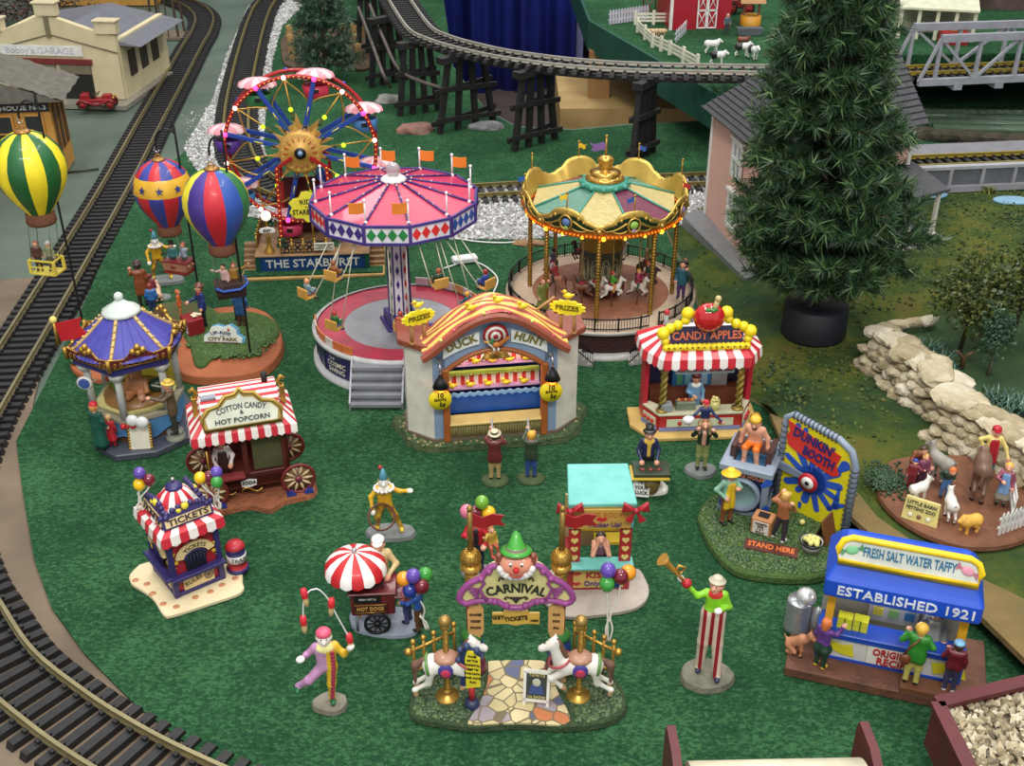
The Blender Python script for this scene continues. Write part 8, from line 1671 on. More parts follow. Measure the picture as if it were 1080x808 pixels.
beast('goat','white kid goat seen from behind in the middle of the zoo',zp_(1001,545),175,.26,P(222,218,210),cat='goat',res=40,nod=0)
beast('pig','golden yellow pig at the front of the petting zoo',zp_(1022,558),-75,.19,P(222,170,70),cat='pig',res=40,hoof=P(220,165,70))
beast('goat','grey goat facing the children at the left of the zoo',zp_(990,505),-150,.34,P(150,145,135),cat='goat',res=36)
beast('horse','brown donkey seen from behind before the stone wall',zp_(1030,520),160,.44,P(112,84,66),cat='donkey',name='donkey',res=36,nod=.75)
person('man in a brown jacket crouching over the children at the zoo left',zp_(962,505),10,.50,top=P(125,66,40),pants=P(90,110,130),hair=P(80,55,42),pel=(0,.02,.46),che=(0,-.08,.64),nod=22,ra=((-.18,-.14,.56),(-.12,-.2,.44)),la=((.2,-.14,.56),(.2,-.22,.46)))
person('small child in maroon with a blue cap sitting with the crouching man',zp_(960,514),-20,.34,top=P(130,40,50),pants=P(120,40,46),hair=P(80,50,40),hat='bun',hatc=P(44,66,150),res=60,la=((.2,-.06,.7),(.26,-.1,.74)))
person('blond small child in plum beside the blue-capped child',zp_(970,512),10,.38,top=P(130,70,100),pants=P(70,40,60),hair=P(230,180,90),res=60)
person('farm hand in a red apron, red cap and yellow shirt behind the donkey',zp_(1040,500),-8,.56,top=P(225,205,120),pants=P(90,110,150),apron=P(170,26,42),hair=P(90,50,40),hat='cap',hatc=P(180,26,42),ra=((-.22,.02,.72),(-.16,-.02,.60)),la=((.2,-.04,.62),(.24,-.12,.48)))
person('blond woman in plum holding a child in pale blue at the zoo right',zp_(1055,530),-30,.46,top=P(140,70,88),pants=P(150,145,130),skirt=.3,hair=P(230,175,70),hairlen=.08,apron=P(120,160,205),ra=((-.16,-.1,.66),(-.05,-.2,.66)))
person('orange-haired child in dark green bending in the middle of the zoo',zp_(995,522),0,.42,top=P(40,66,48),pants=P(70,110,165),hair=P(222,115,50),res=60,che=(0,-.1,.66),nod=25,hairlen=.03)
def picket(name,lab,p0,p1,hgt,n,mat,zb,pale=.028,grp=None):
 p0,p1=V(p0),V(p1);d=p1-p0;t=thing(name,lab,'fence',p0,math.degrees(math.atan2(d.y,d.x)),grp);L=d.length
 MB().box((L/2,.012,hgt*.3),(L,.012,hgt*.1)).build('rail',mat,t);MB().box((L/2,.012,hgt*.7),(L,.012,hgt*.1)).build('rail',mat,t)
 b=MB();s_=pale/2
 for k in range(n):x=L*(k+.5)/n;b.wall([(x-s_,0),(x+s_,0),(x+s_,hgt*.88),(x,hgt),(x-s_,hgt*.88)],-.006,.006)
 b.build('pales',mat,t);return t
FW=P(222,222,218)
picket('picket_fence','white picket fence at the front right edge of the petting zoo',zp_(1052,563),zp_(1100,545),.24,11,FW,0);picket('picket_fence','white picket fence running back behind the woman in plum',zp_(1068,545),zp_(1064,515),.24,9,FW,0)
# dry stone wall
ROCK=[M(c_,.9,rgb2=d_,scale=9,bump=.8,bscale=30,name='limestone')for c_,d_ in(((204,192,162),(160,146,116)),((184,170,138),(140,126,96)),((214,206,184),(172,160,134)))]
def rock_mesh(name,sx,sy,sz,mat,parent=None,seed=0,sub=2,loc=None,rz=0,amp=.25):
 bm_=__import__('bmesh').new();__import__('bmesh').ops.create_icosphere(bm_,subdivisions=sub,radius=1);r=random.Random(seed);o=[r.uniform(0,10)for _ in range(3)]
 for v in bm_.verts:
  n=noise2(v.co.x*1.1+o[0]+v.co.z,v.co.y*1.1+o[1])+.6*noise2(v.co.z*2+o[2],v.co.x*2+v.co.y);m=max(abs(v.co.x),abs(v.co.y),abs(v.co.z));v.co*=(1+amp*n*.6)*(.72+.28/m*.8);v.co=V((v.co.x*sx,v.co.y*sy,v.co.z*sz))
 me=bpy.data.meshes.new(name);bm_.to_mesh(me);bm_.free();me.materials.append(mat);ob=bpy.data.objects.new(name,me);COL.objects.link(ob)
 if parent:ob.parent=parent
 if loc is not None:ob.location=loc
 ob.rotation_euler.z=rz;return ob
rs=random.Random(11);segs=[((906,386),(978,444),.50),((977,462),(1095,535),.52)]
for si,(p0,p1,hh)in enumerate(segs):
 a_,b_=G(*p0,.22),G(*p1,.22);d=b_-a_;L=d.length;an=math.atan2(d.y,d.x)
 t=thing('stone_wall',('dry limestone wall section beside the black tree pot','dry limestone wall section behind the petting zoo')[si],'stone wall',(a_.x,a_.y,.2),math.degrees(an))
 prot=[rock_mesh('stone',.12,.10,.065,ROCK[k%3],t,k+si*9)for k in range(6)];used_=0
 for lv in range(5):
  n=int(L/.17)
  for k in range(n+1):
   for row in(0,1):
    if row and lv<3:continue
    x=L*(k+.5*(lv%2))/n+rs.uniform(-.03,.03)
    if x>L:continue
    last=lv==4;s_=rs.uniform(.85,1.3)*(1.25 if last else 1);loc_=(x,.04+.16*row+.03*lv+rs.uniform(-.02,.02),.04+hh/5*lv);rot=(rs.uniform(-.2,.2),rs.uniform(-.2,.2),rs.uniform(-.5,.5)if last else rs.uniform(0,6))
    if used_<6:o=prot[used_];o.location=loc_;o.rotation_euler=rot
    else:o=inst(prot[rs.randrange(6)],t,loc_,rot)
    used_+=1;o.scale=(s_*(1.2 if last else 1),s_*(1.2 if last else 1),s_*rs.uniform(.7,1.1)*(.7 if last else 1))
t=thing('wall_stones','pale loose stones at the far end of the limestone wall by the plants','stones',tuple(G(950,350,.26)));[rock_mesh('stone',.16,.09,.06,ROCK[k%3],t,30+k,loc=(-.05+.2*k,.05*k,.1),rz=.3*k)for k in range(3)]
def spiky(lab,px,py,n,r,c1,z=.25,seed=3):
 g=G(px,py,z);t=thing('spiky_plant',lab,'plant',(g.x,g.y,z));rr=random.Random(seed);b=MB()
 for k in range(n):
  cx2,cy2=rr.gauss(0,r*.9),rr.gauss(0,r*.8);a_=rr.random()*6.28;l=rr.uniform(.08,.17);e=V((math.cos(a_)*l*.7,math.sin(a_)*l*.7,l*.75));s_=V((-math.sin(a_),math.cos(a_),0))*.009;p=V((cx2,cy2,0));m_=p+e*.5+V((0,0,.02))
  b.add([p-s_,p+s_,m_+s_,p+e,m_-s_],[(0,1,2,4),(4,2,3)],k%2)
 b.build('leaves',c1,t);MB().ball((0,0,0),r*.5,8,0,(1,1,.3)).build('root',P(60,50,36),t)
SP_=[P(52,82,66),P(88,122,104)]
for q in(('blue-green spiky plants behind the first wall section',975,375,150,.2),('spiky plant clump behind the gap in the stone wall',990,395,80,.13),('spiky plants with yellow flowers behind the right wall section',1055,425,110,.13),('spiky plants at the right edge behind the wall',1078,437,90,.12)):spiky(*q,SP_,seed=q[1])
def leafy(lab,px,py,h,r,mats,n,seed,z=.25,trunk=P(70,54,38),blob_=.035):
 g=G(px,py,z);t=thing('model_tree',lab,'tree',(g.x,g.y,z));rr=random.Random(seed);b=MB();b.tube([(0,0,0),(.02,0,h*.4),(-.01,0,h*.9)],[.03,.022,.008],6);tips=[]
 for k in range(9):
  a_=rr.random()*6.28;z0=h*rr.uniform(.3,.7);e=V((r*.7*math.cos(a_),r*.7*math.sin(a_),z0+h*.25));b.tube([(0,0,z0),tuple(e)],[.012,.005],5);tips.append(e)
 b.build('trunk',trunk,t);b=MB()
 for k in range(n):
  e=rr.choice(tips)if rr.random()<.75 else V((0,0,h*.9));p=e+V((rr.gauss(0,r*.33),rr.gauss(0,r*.33),rr.gauss(0,h*.13)));s_=rr.uniform(.5,1.2)*blob_
  b.push(T3(*p)@Euler((rr.random()*6,rr.random()*6,0)).to_matrix().to_4x4()).add([(s_,0,0),(0,s_*.7,0),(-s_,0,0),(0,-s_*.7,0),(0,0,s_*.4)],[(0,1,4),(1,2,4),(2,3,4),(3,0,4),(3,2,1,0)],k%len(mats)).pop()
 b.build('foliage',mats,t)
LM=[P(72,84,34),P(56,70,32),P(92,100,44)];LD=[P(48,78,54),P(70,100,72),P(38,62,44)]
leafy('olive green model tree beside the fir at the lawn edge',1012,372,.98,.34,LM,1700,1,.24,blob_=.034);leafy('tall olive model tree at the right edge of the lawn',1066,362,1.1,.38,LM,1900,2,.24,blob_=.034);leafy('slim dark green sapling behind the right stone wall',1042,395,.72,.16,LD,800,3,.26,P(120,116,96),.028);leafy('low olive bush tree between the two tall model trees',1036,350,.7,.32,LM,1000,4,.24,blob_=.03)
g=G(1014,388,.26);t=thing('bare_stump','bare forked brown stump on the lawn','stump',(g.x,g.y,.25));MB().tube([(0,0,0),(0,0,.14),(-.06,0,.2),(-.12,0,.24)],[.035,.03,.018,.008],7).tube([(0,0,.13),(.07,0,.2),(.16,0,.23)],[.025,.018,.008],7).build('trunk',P(92,66,46),t)
# pink house
A,B_,C_=G(744,226,.2),G(792,283,.2),G(944,245,.2)
hz2=HZ(A.y,110);hs=thing('pink_house','pink clapboard house with dark grey shingle roof and white sash windows','house',(B_.x,B_.y,.2),math.degrees(math.atan2((C_-B_).y,(C_-B_).x)))
u_=(C_-B_).normalized();v_=V((-u_.y,u_.x,0));W=(C_-B_).length;Dp=2.1;Hh=hz2-.2
dA=A-B_;sk=dA.dot(u_);Dp=dA.dot(v_)
def clap(c1):
 m=bpy.data.materials.new('pink clapboard');m.use_nodes=True;nt=m.node_tree;bs=nt.nodes['Principled BSDF'];tc=nt.nodes.new('ShaderNodeTexCoord');sp=nt.nodes.new('ShaderNodeSeparateXYZ');nt.links.new(tc.outputs['Object'],sp.inputs[0])
 mm=nt.nodes.new('ShaderNodeMath');mm.operation='MODULO';mm.inputs[1].default_value=.045;nt.links.new(sp.outputs['Z'],mm.inputs[0]);g_=nt.nodes.new('ShaderNodeMath');g_.operation='GREATER_THAN';g_.inputs[1].default_value=.009;nt.links.new(mm.outputs[0],g_.inputs[0])
 mx=nt.nodes.new('ShaderNodeMix');mx.data_type='RGBA';mx.inputs[6].default_value=(*[q*.72 for q in lin(c1)],1);mx.inputs[7].default_value=(*lin(c1),1);nt.links.new(g_.outputs[0],mx.inputs[0]);nt.links.new(mx.outputs[2],bs.inputs['Base Color']);bs.inputs['Roughness'].default_value=.7;return m
MB().prism([(0,0),(W,0),(W+sk,Dp),(sk,Dp)],0,Hh).build('walls',clap((222,176,160)),hs)
[MB().box((x,y,Hh/2),(.05,.05,Hh)).build('corner_board',P(225,222,215),hs)for x,y in((0,0),(W,0),(sk,Dp))]
SH=M((82,82,86),.8,rgb2=(70,70,75),scale=6,name='grey shingle')
e=.14;zr_=Hh+.75
q=[(-e-.0,-e,Hh-.05),(W+e,-e,Hh-.05),(W+sk+e,Dp+e,Hh-.05),(sk-e,Dp+e,Hh-.05)];rx0,rx1=(.55+sk*.5,Dp*.52,zr_),(W-.0+sk*.5,Dp*.52,zr_)
rx1=(W+sk*.5+e,Dp*.52,zr_);b=MB().add([*q,rx0,rx1],[(0,1,5,4),(3,0,4),(2,3,4,5),(1,2,5),(3,2,1,0)]);rf=b.build('roof',SH,hs)
b=MB();N=13
for k in range(N):
 f=k/N;L0=V(q[0]).lerp(V(rx0),f);L1=V(q[1]).lerp(V(rx1),f);L2=V(q[3]).lerp(V(rx0),f);up_=V((0,0,.012))
 b.tube([L0+up_,L1+up_],.012,4,sm=False);b.tube([L0+up_,L2+up_],.012,4,sm=False)
b.build('shingle_courses',P(66,66,70),rf)
def sash(name,base,d1,w,h_):
 n_=V((d1.y,-d1.x,0));Tm=Matrix.Translation(base)@Matrix.Rotation(math.atan2(d1.y,d1.x),4,'Z');b=MB().push(Tm)
 b.box((0,-.02,h_/2),(w,.02,h_));b.pop();wn=b.build('window',M((150,155,160),.2,var=.1),hs);b=MB().push(Tm)
 for x in(-w/2,0,w/2):b.box((x,-.035,h_/2),(.05 if x else .03,.03,h_))
 for z in(0,h_/2,h_):b.box((0,-.035,z),(w+.05,.035,.05))
 b.box((0,-.04,h_+.05),(w+.12,.07,.04));b.pop();b.build('window_frame',P(228,226,220),wn);return wn
dl=V((sk,Dp,0)).normalized()
for f,z in((.42,1.0),(.42,.26)):sash('w',V((sk*f,Dp*f,z)),-dl,.34,.47)
for x,z in((.7,1.0),(1.5,1.0),(.6,.3)):sash('w',V((x,0,z)),V((1,0,0)),.34,.5)
MB().prism([(-.28,-.22),(W+.5,-.62),(W+.75,-.3),(W+.3,.4),(sk-.05,Dp+.2),(sk-.35,Dp+.1)],-.18,.02).build('foundation_slab',P(120,122,124),hs,bevel=.02)
px0,px1=W*.45,W+.24;pz=.82
MB().add([(px0,-.62,pz),(px1,-.62,pz),(px1-.1,.02,pz+.22),(px0,.02,pz+.22),(px0,-.62,pz-.04),(px1,-.62,pz-.04),(px1-.1,.02,pz+.18),(px0,.02,pz+.18)],[(0,1,2,3),(7,6,5,4),(4,5,1,0),(5,6,2,1)]).build('porch_roof',SH,hs)
bx('porch_deck',((px0+px1)/2-.05,-.3,.06),(px1-px0-.1,.6,.08),P(200,196,186),hs)
for x in(px0+.05,px1-.12):MB().box((x,-.54,.45),(.05,.05,.72)).box((x,-.54,.13),(.12,.12,.07)).build('porch_post',P(218,216,205),hs)
# artificial fir
g=G(857,352,.22);fr=thing('fir_tree','tall bushy artificial fir standing in a black round pot','tree',(g.x,g.y,.22))
MB().lathe([(0,0),(.37,0),(.385,.04),(.375,.40),(.35,.42),(0,.42)],36).build('pot',M((32,34,42),.6,var=.1),fr);MB().cyl((0,0,.4),(-.28,0,4.6),.035,.02,8).build('trunk',P(90,70,45),fr)
NG=[M(c_,.45,var=.2,scale=9,name='fir needle')for c_ in((44,72,46),(60,90,56),(32,56,38),(88,118,66))]
rr=random.Random(21);vs,fs,mi=[],[],[];wood=MB()
def needles(p0,p1,n,ln):
 ax=(p1-p0).normalized();s1=ax.orthogonal().normalized();s2=ax.cross(s1)
 for k in range(n):
  t_=rr.random();p=p0.lerp(p1,t_);a_=rr.random()*6.283;o=(s1*math.cos(a_)+s2*math.sin(a_));d=(o*1.0+ax*rr.uniform(.5,1.3)).normalized()*ln*rr.uniform(.7,1.15);w_=d.cross(V((rr.random()-.5,rr.random()-.5,rr.random()-.5))).normalized()*.010;j=len(vs)
  w2=d.cross(w_).normalized()*.004;vs.extend([p-w_,p+w_,p+w2,p+d]);fs.extend([(j,j+1,j+3),(j+1,j+2,j+3),(j+2,j,j+3)]);m_=(3 if t_>.85 and rr.random()<.5 else rr.choice((0,0,1,1,2)));mi.extend([m_]*3)
prof_=[(.78,.62),(.9,.92),(1.1,1.02),(1.35,1.06),(1.6,1.0),(1.9,.92),(2.2,.86),(2.5,.78),(2.8,.7),(3.1,.62),(3.4,.55),(3.7,.48),(4.0,.42),(4.3,.34),(4.6,.2)]
for z,r in prof_:
 nb_=int(10+r*13)
 for k in range(nb_):
  a_=2*PI*k/nb_+rr.uniform(-.2,.2)+z;R_=r*rr.uniform(.72,1.05);zz0=z+rr.uniform(-.15,.15);lx=-.07*(z-.5);p0=V((lx,0,zz0-.05));p1=V((lx+R_*math.cos(a_),R_*math.sin(a_),zz0+R_*rr.uniform(-.02,.32)))
  wood.tube([p0,p1],[.014,.007],4);needles(p0.lerp(p1,.2),p1,int(95*R_)+25,.19)
  for q in range(5):
   f=rr.uniform(.4,.95);s_=p0.lerp(p1,f);e2=s_+V((math.cos(a_+rr.choice((-1,1))*.8),math.sin(a_+rr.choice((-1,1))*.8),rr.uniform(.0,.5)))*rr.uniform(.16,.28);wood.tube([s_,e2],[.008,.005],4);needles(s_,e2,46,.18)
wood.build('branches',P(72,60,36),fr);nd=MB();nd.v=[tuple(q)for q in vs];nd.f=fs;nd.m=mi;nd.sm=[False]*len(fs);nd.build('needles',NG,fr)
g=G(345,84,.03);f2=thing('pine_tree','grey green bushy pine behind the lit wheel','tree',(g.x,g.y,.03));MB().cyl((0,0,0),(0,0,2.0),.06,.02,8).build('trunk',P(80,62,44),f2);vs,fs,mi=[],[],[]
for k in range(620):
 z=rr.uniform(.2,2.6);r=.85*(1-z/4.2)*rr.uniform(.4,1.1);a_=rr.random()*6.283;p0=V((r*.5*math.cos(a_),r*.5*math.sin(a_),z));p1=V((r*math.cos(a_),r*math.sin(a_),z+.08));needles(p0,p1+V((0,0,.02)),34,.13)
nd=MB();nd.v=[tuple(q)for q in vs];nd.f=fs;nd.m=mi;nd.sm=[False]*len(fs);nd.build('needles',[P(58,86,66),P(80,108,86),P(44,68,52),P(96,118,88)],f2)
c=G(345,70,.05);t=thing('corn_field','brown earth patch under the pine behind the wheel','display base',(c.x,c.y,.025));MB().prism(blobG([(296,45),(300,68),(318,72),(345,66),(372,74),(392,70),(392,42),(370,32),(310,34)],.05,c),0,.06).build('earth',M((104,82,62),.95,rgb2=(78,60,48),scale=12,bump=.8),t)
for k,(x,y)in enumerate(((306,42),(307,52),(309,62),(320,44),(324,62),(362,38),(364,48),(374,40),(376,52),(378,62),(381,36))):
 g=G(x,y,.08);t=thing('straw_shock','tan straw shock standing on the brown earth patch behind the wheel','straw',(g.x,g.y,.085),k*40,'straw shocks behind the wheel');MB().lathe([(.09,0),(.08,.08),(.1,.16),(.07,.24),(.09,.32),(0,.36)],9).build('bundle',M((190,156,100),.8,rgb2=(160,124,74),scale=16,bump=.6,name='straw'),t)
 # trestle viaduct
BK=M((40,38,38),.6,rgb2=(28,27,27),scale=8,name='black stained timber');ZV=1.45
vp=[(375,-85),(392,-40),(405,-12),(416,8),(432,30),(452,40),(478,48),(515,56.5),(550,62),(600,68),(670,72.5),(780,75),(880,76)]
tv,cv=track('railway_track','raised track on the black timber trestle curving to the farm table',[G(x,y,ZV+.12)for x,y in vp],ZV,rail=M((190,186,174),.4,.4),tie=BK,side=GAUGE/2,sp=.2)
gr=MB()
for s in(-1,1):
 pp=[V((p.x,p.y,ZV-.06))for p in offset(resample(cv,.4),s*.15)];gr.tube(pp,.06,4,sm=False)
gr.build('stringer',BK,tv)
def bent(lab,pa,pb,zt=ZV-.12):
 a_,b_=G(*pa,.03),G(*pb,.03);d=b_-a_;L=d.length;cc_=(a_+b_)/2;t=thing('trestle_bent',lab,'trestle',(cc_.x,cc_.y,.028),math.degrees(math.atan2(d.y,d.x)),'timber bents under the raised track');H=zt
 for k in range(4):
  x0=L*(-.5+k/3);x1=x0*.62;MB().add([(x0-.045,-.05,0),(x0+.045,-.05,0),(x0+.045,.05,0),(x0-.045,.05,0),(x1-.045,-.05,H),(x1+.045,-.05,H),(x1+.045,.05,H),(x1-.045,.05,H)],[(3,2,1,0),(4,5,6,7),(0,1,5,4),(1,2,6,5),(2,3,7,6),(3,0,4,7)]).build('post',BK,t)
 for z in(.22,.78):
  for s in(-1,1):MB().push(T3(0,s*.08,z)@RY(-4*s)).box((0,0,0),(L*(1.25-.25*z),.05,.09)).pop().build('brace',BK,t)
 MB().box((0,0,H+.0),(L*.95,.2,.12)).build('cap_beam',BK,t)
for q in(('timber bent nearest the brown curtain gap, below the rail curve',(422,122),(462,116)),('timber bent between the pink rock and the grey rock',(464,141),(520,128)),('timber bent standing alone before the blue curtain',(543,159),(585,146)),('timber bent at the right below the farm table',(667,173),(688,160)),('far timber bent behind the straw shocks',(392,92),(428,84)),('farthest timber bent at the top edge',(378,60),(410,55))):bent(*q)
for lab,pp in(('outer weathered handrail pole beside the trestle curve',[(378,8,1.2),(392,45,1.0),(404,78,.7),(412,92,.35)]),('inner weathered handrail pole sloping down to the second bent',[(390,5,1.35),(405,42,1.1),(424,76,.85),(466,93,.75)])):
 t=thing('timber_pole',lab,'pole',(0,0,0));MB().tube(catmull([G(*q)for q in pp],.1),.035,7).build('pole',M((92,84,78),.7,var=.2),t)
for lab,px,py,s_,col in(('pinkish brown rock before the trestle',438,140,(.36,.22,.16),((150,108,94),(110,84,74))),('grey rock with a white edge below the trestle',513,136,(.36,.2,.12),((150,150,150),(96,96,98))),('pale grey rock at the foot of the farthest bents',410,108,(.3,.2,.13),((165,165,158),(110,108,100))),('brown flat rock beside the white adapter cable',560,259,(.28,.12,.05),((150,115,78),(120,92,62)))):
 g=G(px,py,0);t=thing('rock',lab,'rock',(g.x,g.y,.03));rock_mesh('rock',*s_,M(col[0],.8,rgb2=col[1],scale=4,bump=.6),t,px,3)
g=G(490,276,.04);t=thing('power_adapter','small white power adapter lying behind the flying swings','adapter',(g.x,g.y,.03),18);MB().box((0,0,.05),(.36,.16,.09)).build('adapter',P(225,226,228),t,bevel=.02)
t=thing('white_cable','white cable running from the adapter across the turf to the carousel','cable',(0,0,0));MB().tube(catmull([G(*q,.045)for q in((468,283),(500,276),(524,292),(520,310))],.1),.012,6).tube(catmull([G(*q,.045)for q in((478,251),(505,255),(535,256),(560,253))],.1),.012,6).build('cable',P(225,226,224),t)
def drape(name,lab,px0,px1,py,z0,z1,mat,amp=.25,f=2.2):
 a_,b_=G(px0,py,z0),G(px1,py,z0);t=thing(name,lab,'curtain',(a_.x,a_.y,z0));N=140;w=(b_-a_).length;vs=[]
 for k in range(N+1):x=w*k/N;y=amp*math.sin(x*f)+amp*.4*math.sin(x*f*2.7+1);vs+=[(x,y,0),(x,y*.9,z1-z0)]
 b=MB().add(vs,[(2*k,2*k+2,2*k+3,2*k+1)for k in range(N)],0,True);o=b.build('cloth',mat,t);m_=o.modifiers.new('s','SOLIDIFY');m_.thickness=.05;return t
drape('blue_curtain','royal blue pleated curtain hanging behind the trestle',470,606,97,-7.3,9,M((48,66,180),.7,rgb2=(36,50,145),scale=.6),.35,3.2);drape('black_curtain','black drape left of the royal blue curtain',330,474,90,-7.3,9,P(14,14,20),.2);drape('black_curtain','black drape behind the corner of the green farm table',604,800,90,-7.3,9,P(12,12,16),.2)
g=G(605,96,-7.3);t=thing('drape_pole','pale lilac drape pole at the right edge of the blue curtain','pole',(g.x,g.y,-7.3));MB().box((0,0,8),(.7,.15,16)).build('pole',P(120,120,160),t)
# farm table
ZF=1.15;fq=[(622,22),(757,100),(930,59)];P3=[tuple(G(x,y,ZF))[:2]for x,y in fq]
ft=thing('farm_table','green-covered side table carrying the toy farm','table',(0,0,0));MB().prism(P3[:3]+[tuple(G(1300,52,ZF))[:2],tuple(G(1300,-90,ZF))[:2],tuple(G(590,-60,ZF))[:2]],ZF-.1,ZF).build('table_top',TURF,ft)
band([P3[2],tuple(G(1300,52,ZF))[:2]],.05,ZF-.3,ZF,TURF,'felt_apron',ft);a_,b_=V((*P3[0],0)),V((*P3[1],0));band([P3[0],P3[1]],.06,ZF-.62,ZF+.01,M((20,84,66),.8,rgb2=(16,70,56),scale=2,name='dark green board'),'front_board',ft);band([tuple(G(590,-60,ZF))[:2],P3[0]],.06,ZF-.62,ZF+.01,P(18,78,60),'side_board',ft)
g=G(634,60,ZF-.6);MB().box((g.x,g.y+.4,-3.4),(.45,.3,8)).build('leg',P(150,112,66),ft)
g=G(606,138,-.5);t=thing('plywood_box','plywood box standing under the farm table','box',(g.x-.1,g.y+1.2,-3),0);MB().box((1.65,1.6,.95),(3.6,3.2,3.3)).build('box',M((176,148,96),.7,rgb2=(150,120,72),scale=1.5,name='plywood'),t)
t=thing('barn','small red barn with white crossed double doors','barn',tuple(G(738,31,ZF)),5);BR=P(165,24,42);MB().box((0,.7,.7),(1.25,1.4,1.4)).build('walls',BR,t)
d_=bx('door',(.12,-.01,.38),(.42,.03,.72),P(170,30,45),t);b=MB()
for s in(-1,1):
 for zz0 in(.04,.39):
  x0=.12+s*.105;b.box((x0-.09,-.04,zz0+.17),(.025,.02,.34));b.box((x0+.09,-.04,zz0+.17),(.025,.02,.34));b.box((x0,-.04,zz0),(.2,.02,.025));b.box((x0,-.04,zz0+.34),(.2,.02,.025));b.tube([(x0-.09,-.04,zz0),(x0+.09,-.04,zz0+.34)],.01,4);b.tube([(x0+.09,-.04,zz0),(x0-.09,-.04,zz0+.34)],.01,4)
b.build('door_bracing',WHITE,d_);bx('corner_board',(-.62,-.01,.7),(.06,.05,1.4),P(225,222,210),t);bx('window',(-.64,.5,.9),(.03,.14,.5),WHITE,t)
FC=P(225,220,200)
def railfence(lab,pts,posts,h=.22):
 for i in range(len(pts)-1):
  a_,b_=G(*pts[i],ZF),G(*pts[i+1],ZF);d=b_-a_;t=thing('rail_fence',lab%('%s stretch'%('first','second','third','fourth')[i])if '%s' in lab else lab,'fence',a_,math.degrees(math.atan2(d.y,d.x)))
  for z in(.08,.15,.22):MB().box((d.length/2,0,z),(d.length,.02,.04)).build('rail',FC,t)
  for k in range(posts):x=d.length*k/(posts-1);MB().box((x,0,.14),(.06,.05,.3)).build('post',FC,t)
railfence('cream rail fence along the farm edge, %s from the left',[(672,34),(688,50),(706,58),(735,74)],3);railfence('cream rail fence behind the pigs beside the barn',[(670,26),(708,26)],3)
picket('picket_fence','white picket fence at the left corner of the farm table',G(642,26,ZF),G(684,20,ZF),.3,14,P(205,200,215),0,.05);picket('picket_fence','white picket fence slanting toward the barn door',G(712,46,ZF),G(724,34,ZF),.26,7,P(205,205,215),0,.04)
for lab,x,y,f,cs in(('white cow standing in the middle of the farm yard',750,57,90,None),('white cow with black patches facing right by the brown cow',782,60,80,P(40,38,38)),('small black and white cow lying by the front fence',756,69,70,P(30,30,32)),('black and white cow seen end on',794,63,20,P(40,38,38))):beast('cow',lab,tuple(G(x,y,ZF)),f,.28,P(228,226,222),spots=cs,res=22)
beast('cow','brown cow lying behind the white cow with patches',tuple(G(783,50,ZF)),80,.22,P(120,60,44),res=20);
for k,x in enumerate((682,690,698)):beast('pig','tan pig in the pen beside the barn, '+('left','middle','right')[k]+' of three',tuple(G(x,38,ZF)),80,.16,P(200,165,125),res=18,group='pigs in the pen')
t=thing('wishing_well','orange toy well with a tan roof behind the house','well',tuple(G(791,26,ZF)));MB().lathe([(.22,0),(.22,.2),(.16,.2),(.16,.1)],16).build('basin',P(205,145,40),t);[MB().box((x,0,.32),(.04,.04,.35)).build('post',P(130,80,50),t)for x in(-.16,.16)];MB().add([(-.26,-.18,.46),(.26,-.18,.46),(.26,0,.6),(-.26,0,.6),(.26,.18,.46),(-.26,.18,.46)],[(0,1,2,3),(3,2,4,5),(0,5,4,1)]).build('roof',P(170,125,75),t)
t=thing('feed_trough','small grey trough behind the white cows','trough',tuple(G(790,37,ZF)));MB().box((0,0,.08),(.46,.16,.14),0,0,1.15).build('trough',P(92,96,100),t)
person('farmer in grey at the right of the barn',tuple(G(766,36,ZF)),0,.42,top=P(90,100,110),pants=P(60,66,70),hair=P(90,60,50),res=50)
t=thing('toy_tractor','dark red and black toy tractor right of the barn','tractor',tuple(G(778,14,ZF)));MB().box((0,0,.22),(.4,.24,.2)).build('hood',P(120,26,34),t,bevel=.03);[wheel(t,x,-.15,.13,.12,IRON,P(150,30,40),RED)for x in(-.18,.2)]
t=thing('windmill_tower','brown lattice windmill legs left of the barn','tower',tuple(G(684,20,ZF)));b=MB()
for s in(-1,1):b.tube([(s*.14,0,0),(s*.1,0,1.2)],.02,4)
for z in(.05,.5):b.tube([(-.13,0,z),(.12,0,z+.42)],.012,4);b.tube([(.13,0,z),(-.12,0,z+.42)],.012,4)
b.build('lattice',P(110,50,36),t)
t=thing('stable','cream open-fronted stable behind the steel bridge','stable',tuple(G(985,42,ZF)),-14);CRM=P(208,208,180)
MB().add([(-.75,-.1,.62),(.75,-.1,.62),(.75,.7,.82),(-.75,.7,.82),(-.75,-.1,.58),(.75,-.1,.58),(.75,.7,.78),(-.75,.7,.78)],[(0,1,2,3),(7,6,5,4),(4,5,1,0),(5,6,2,1),(7,4,0,3)]).build('roof',CRM,t);MB().box((0,.65,.4),(1.5,.04,.8)).build('back_wall',P(160,158,136),t);[MB().box((x,.0,.3),(.07,.07,.6)).build('post',CRM,t)for x in(-.7,-.35,0,.35,.7)]
beast('horse','brown toy horse at the stable front',tuple(G(957,30,ZF)),100,.4,P(84,48,36),mane=P(50,30,24),res=20)
t=thing('red_crate','red feed crate before the cream stable','crate',tuple(G(1004,46,ZF)));MB().box((0,0,.12),(.5,.3,.24)).build('crate',P(165,40,40),t);MB().ball((0,0,.3),.12,10,0,(1,.7,.8)).build('sack',P(190,140,80),t)
t=thing('rock_hill','purple brown rock face behind the farm at the upper right','rock',tuple(G(1060,5,ZF-.2)));rock_mesh('rock',3.2,1.6,1.6,M((96,78,72),.9,rgb2=(62,50,48),scale=2,bump=.9),t,77,4)
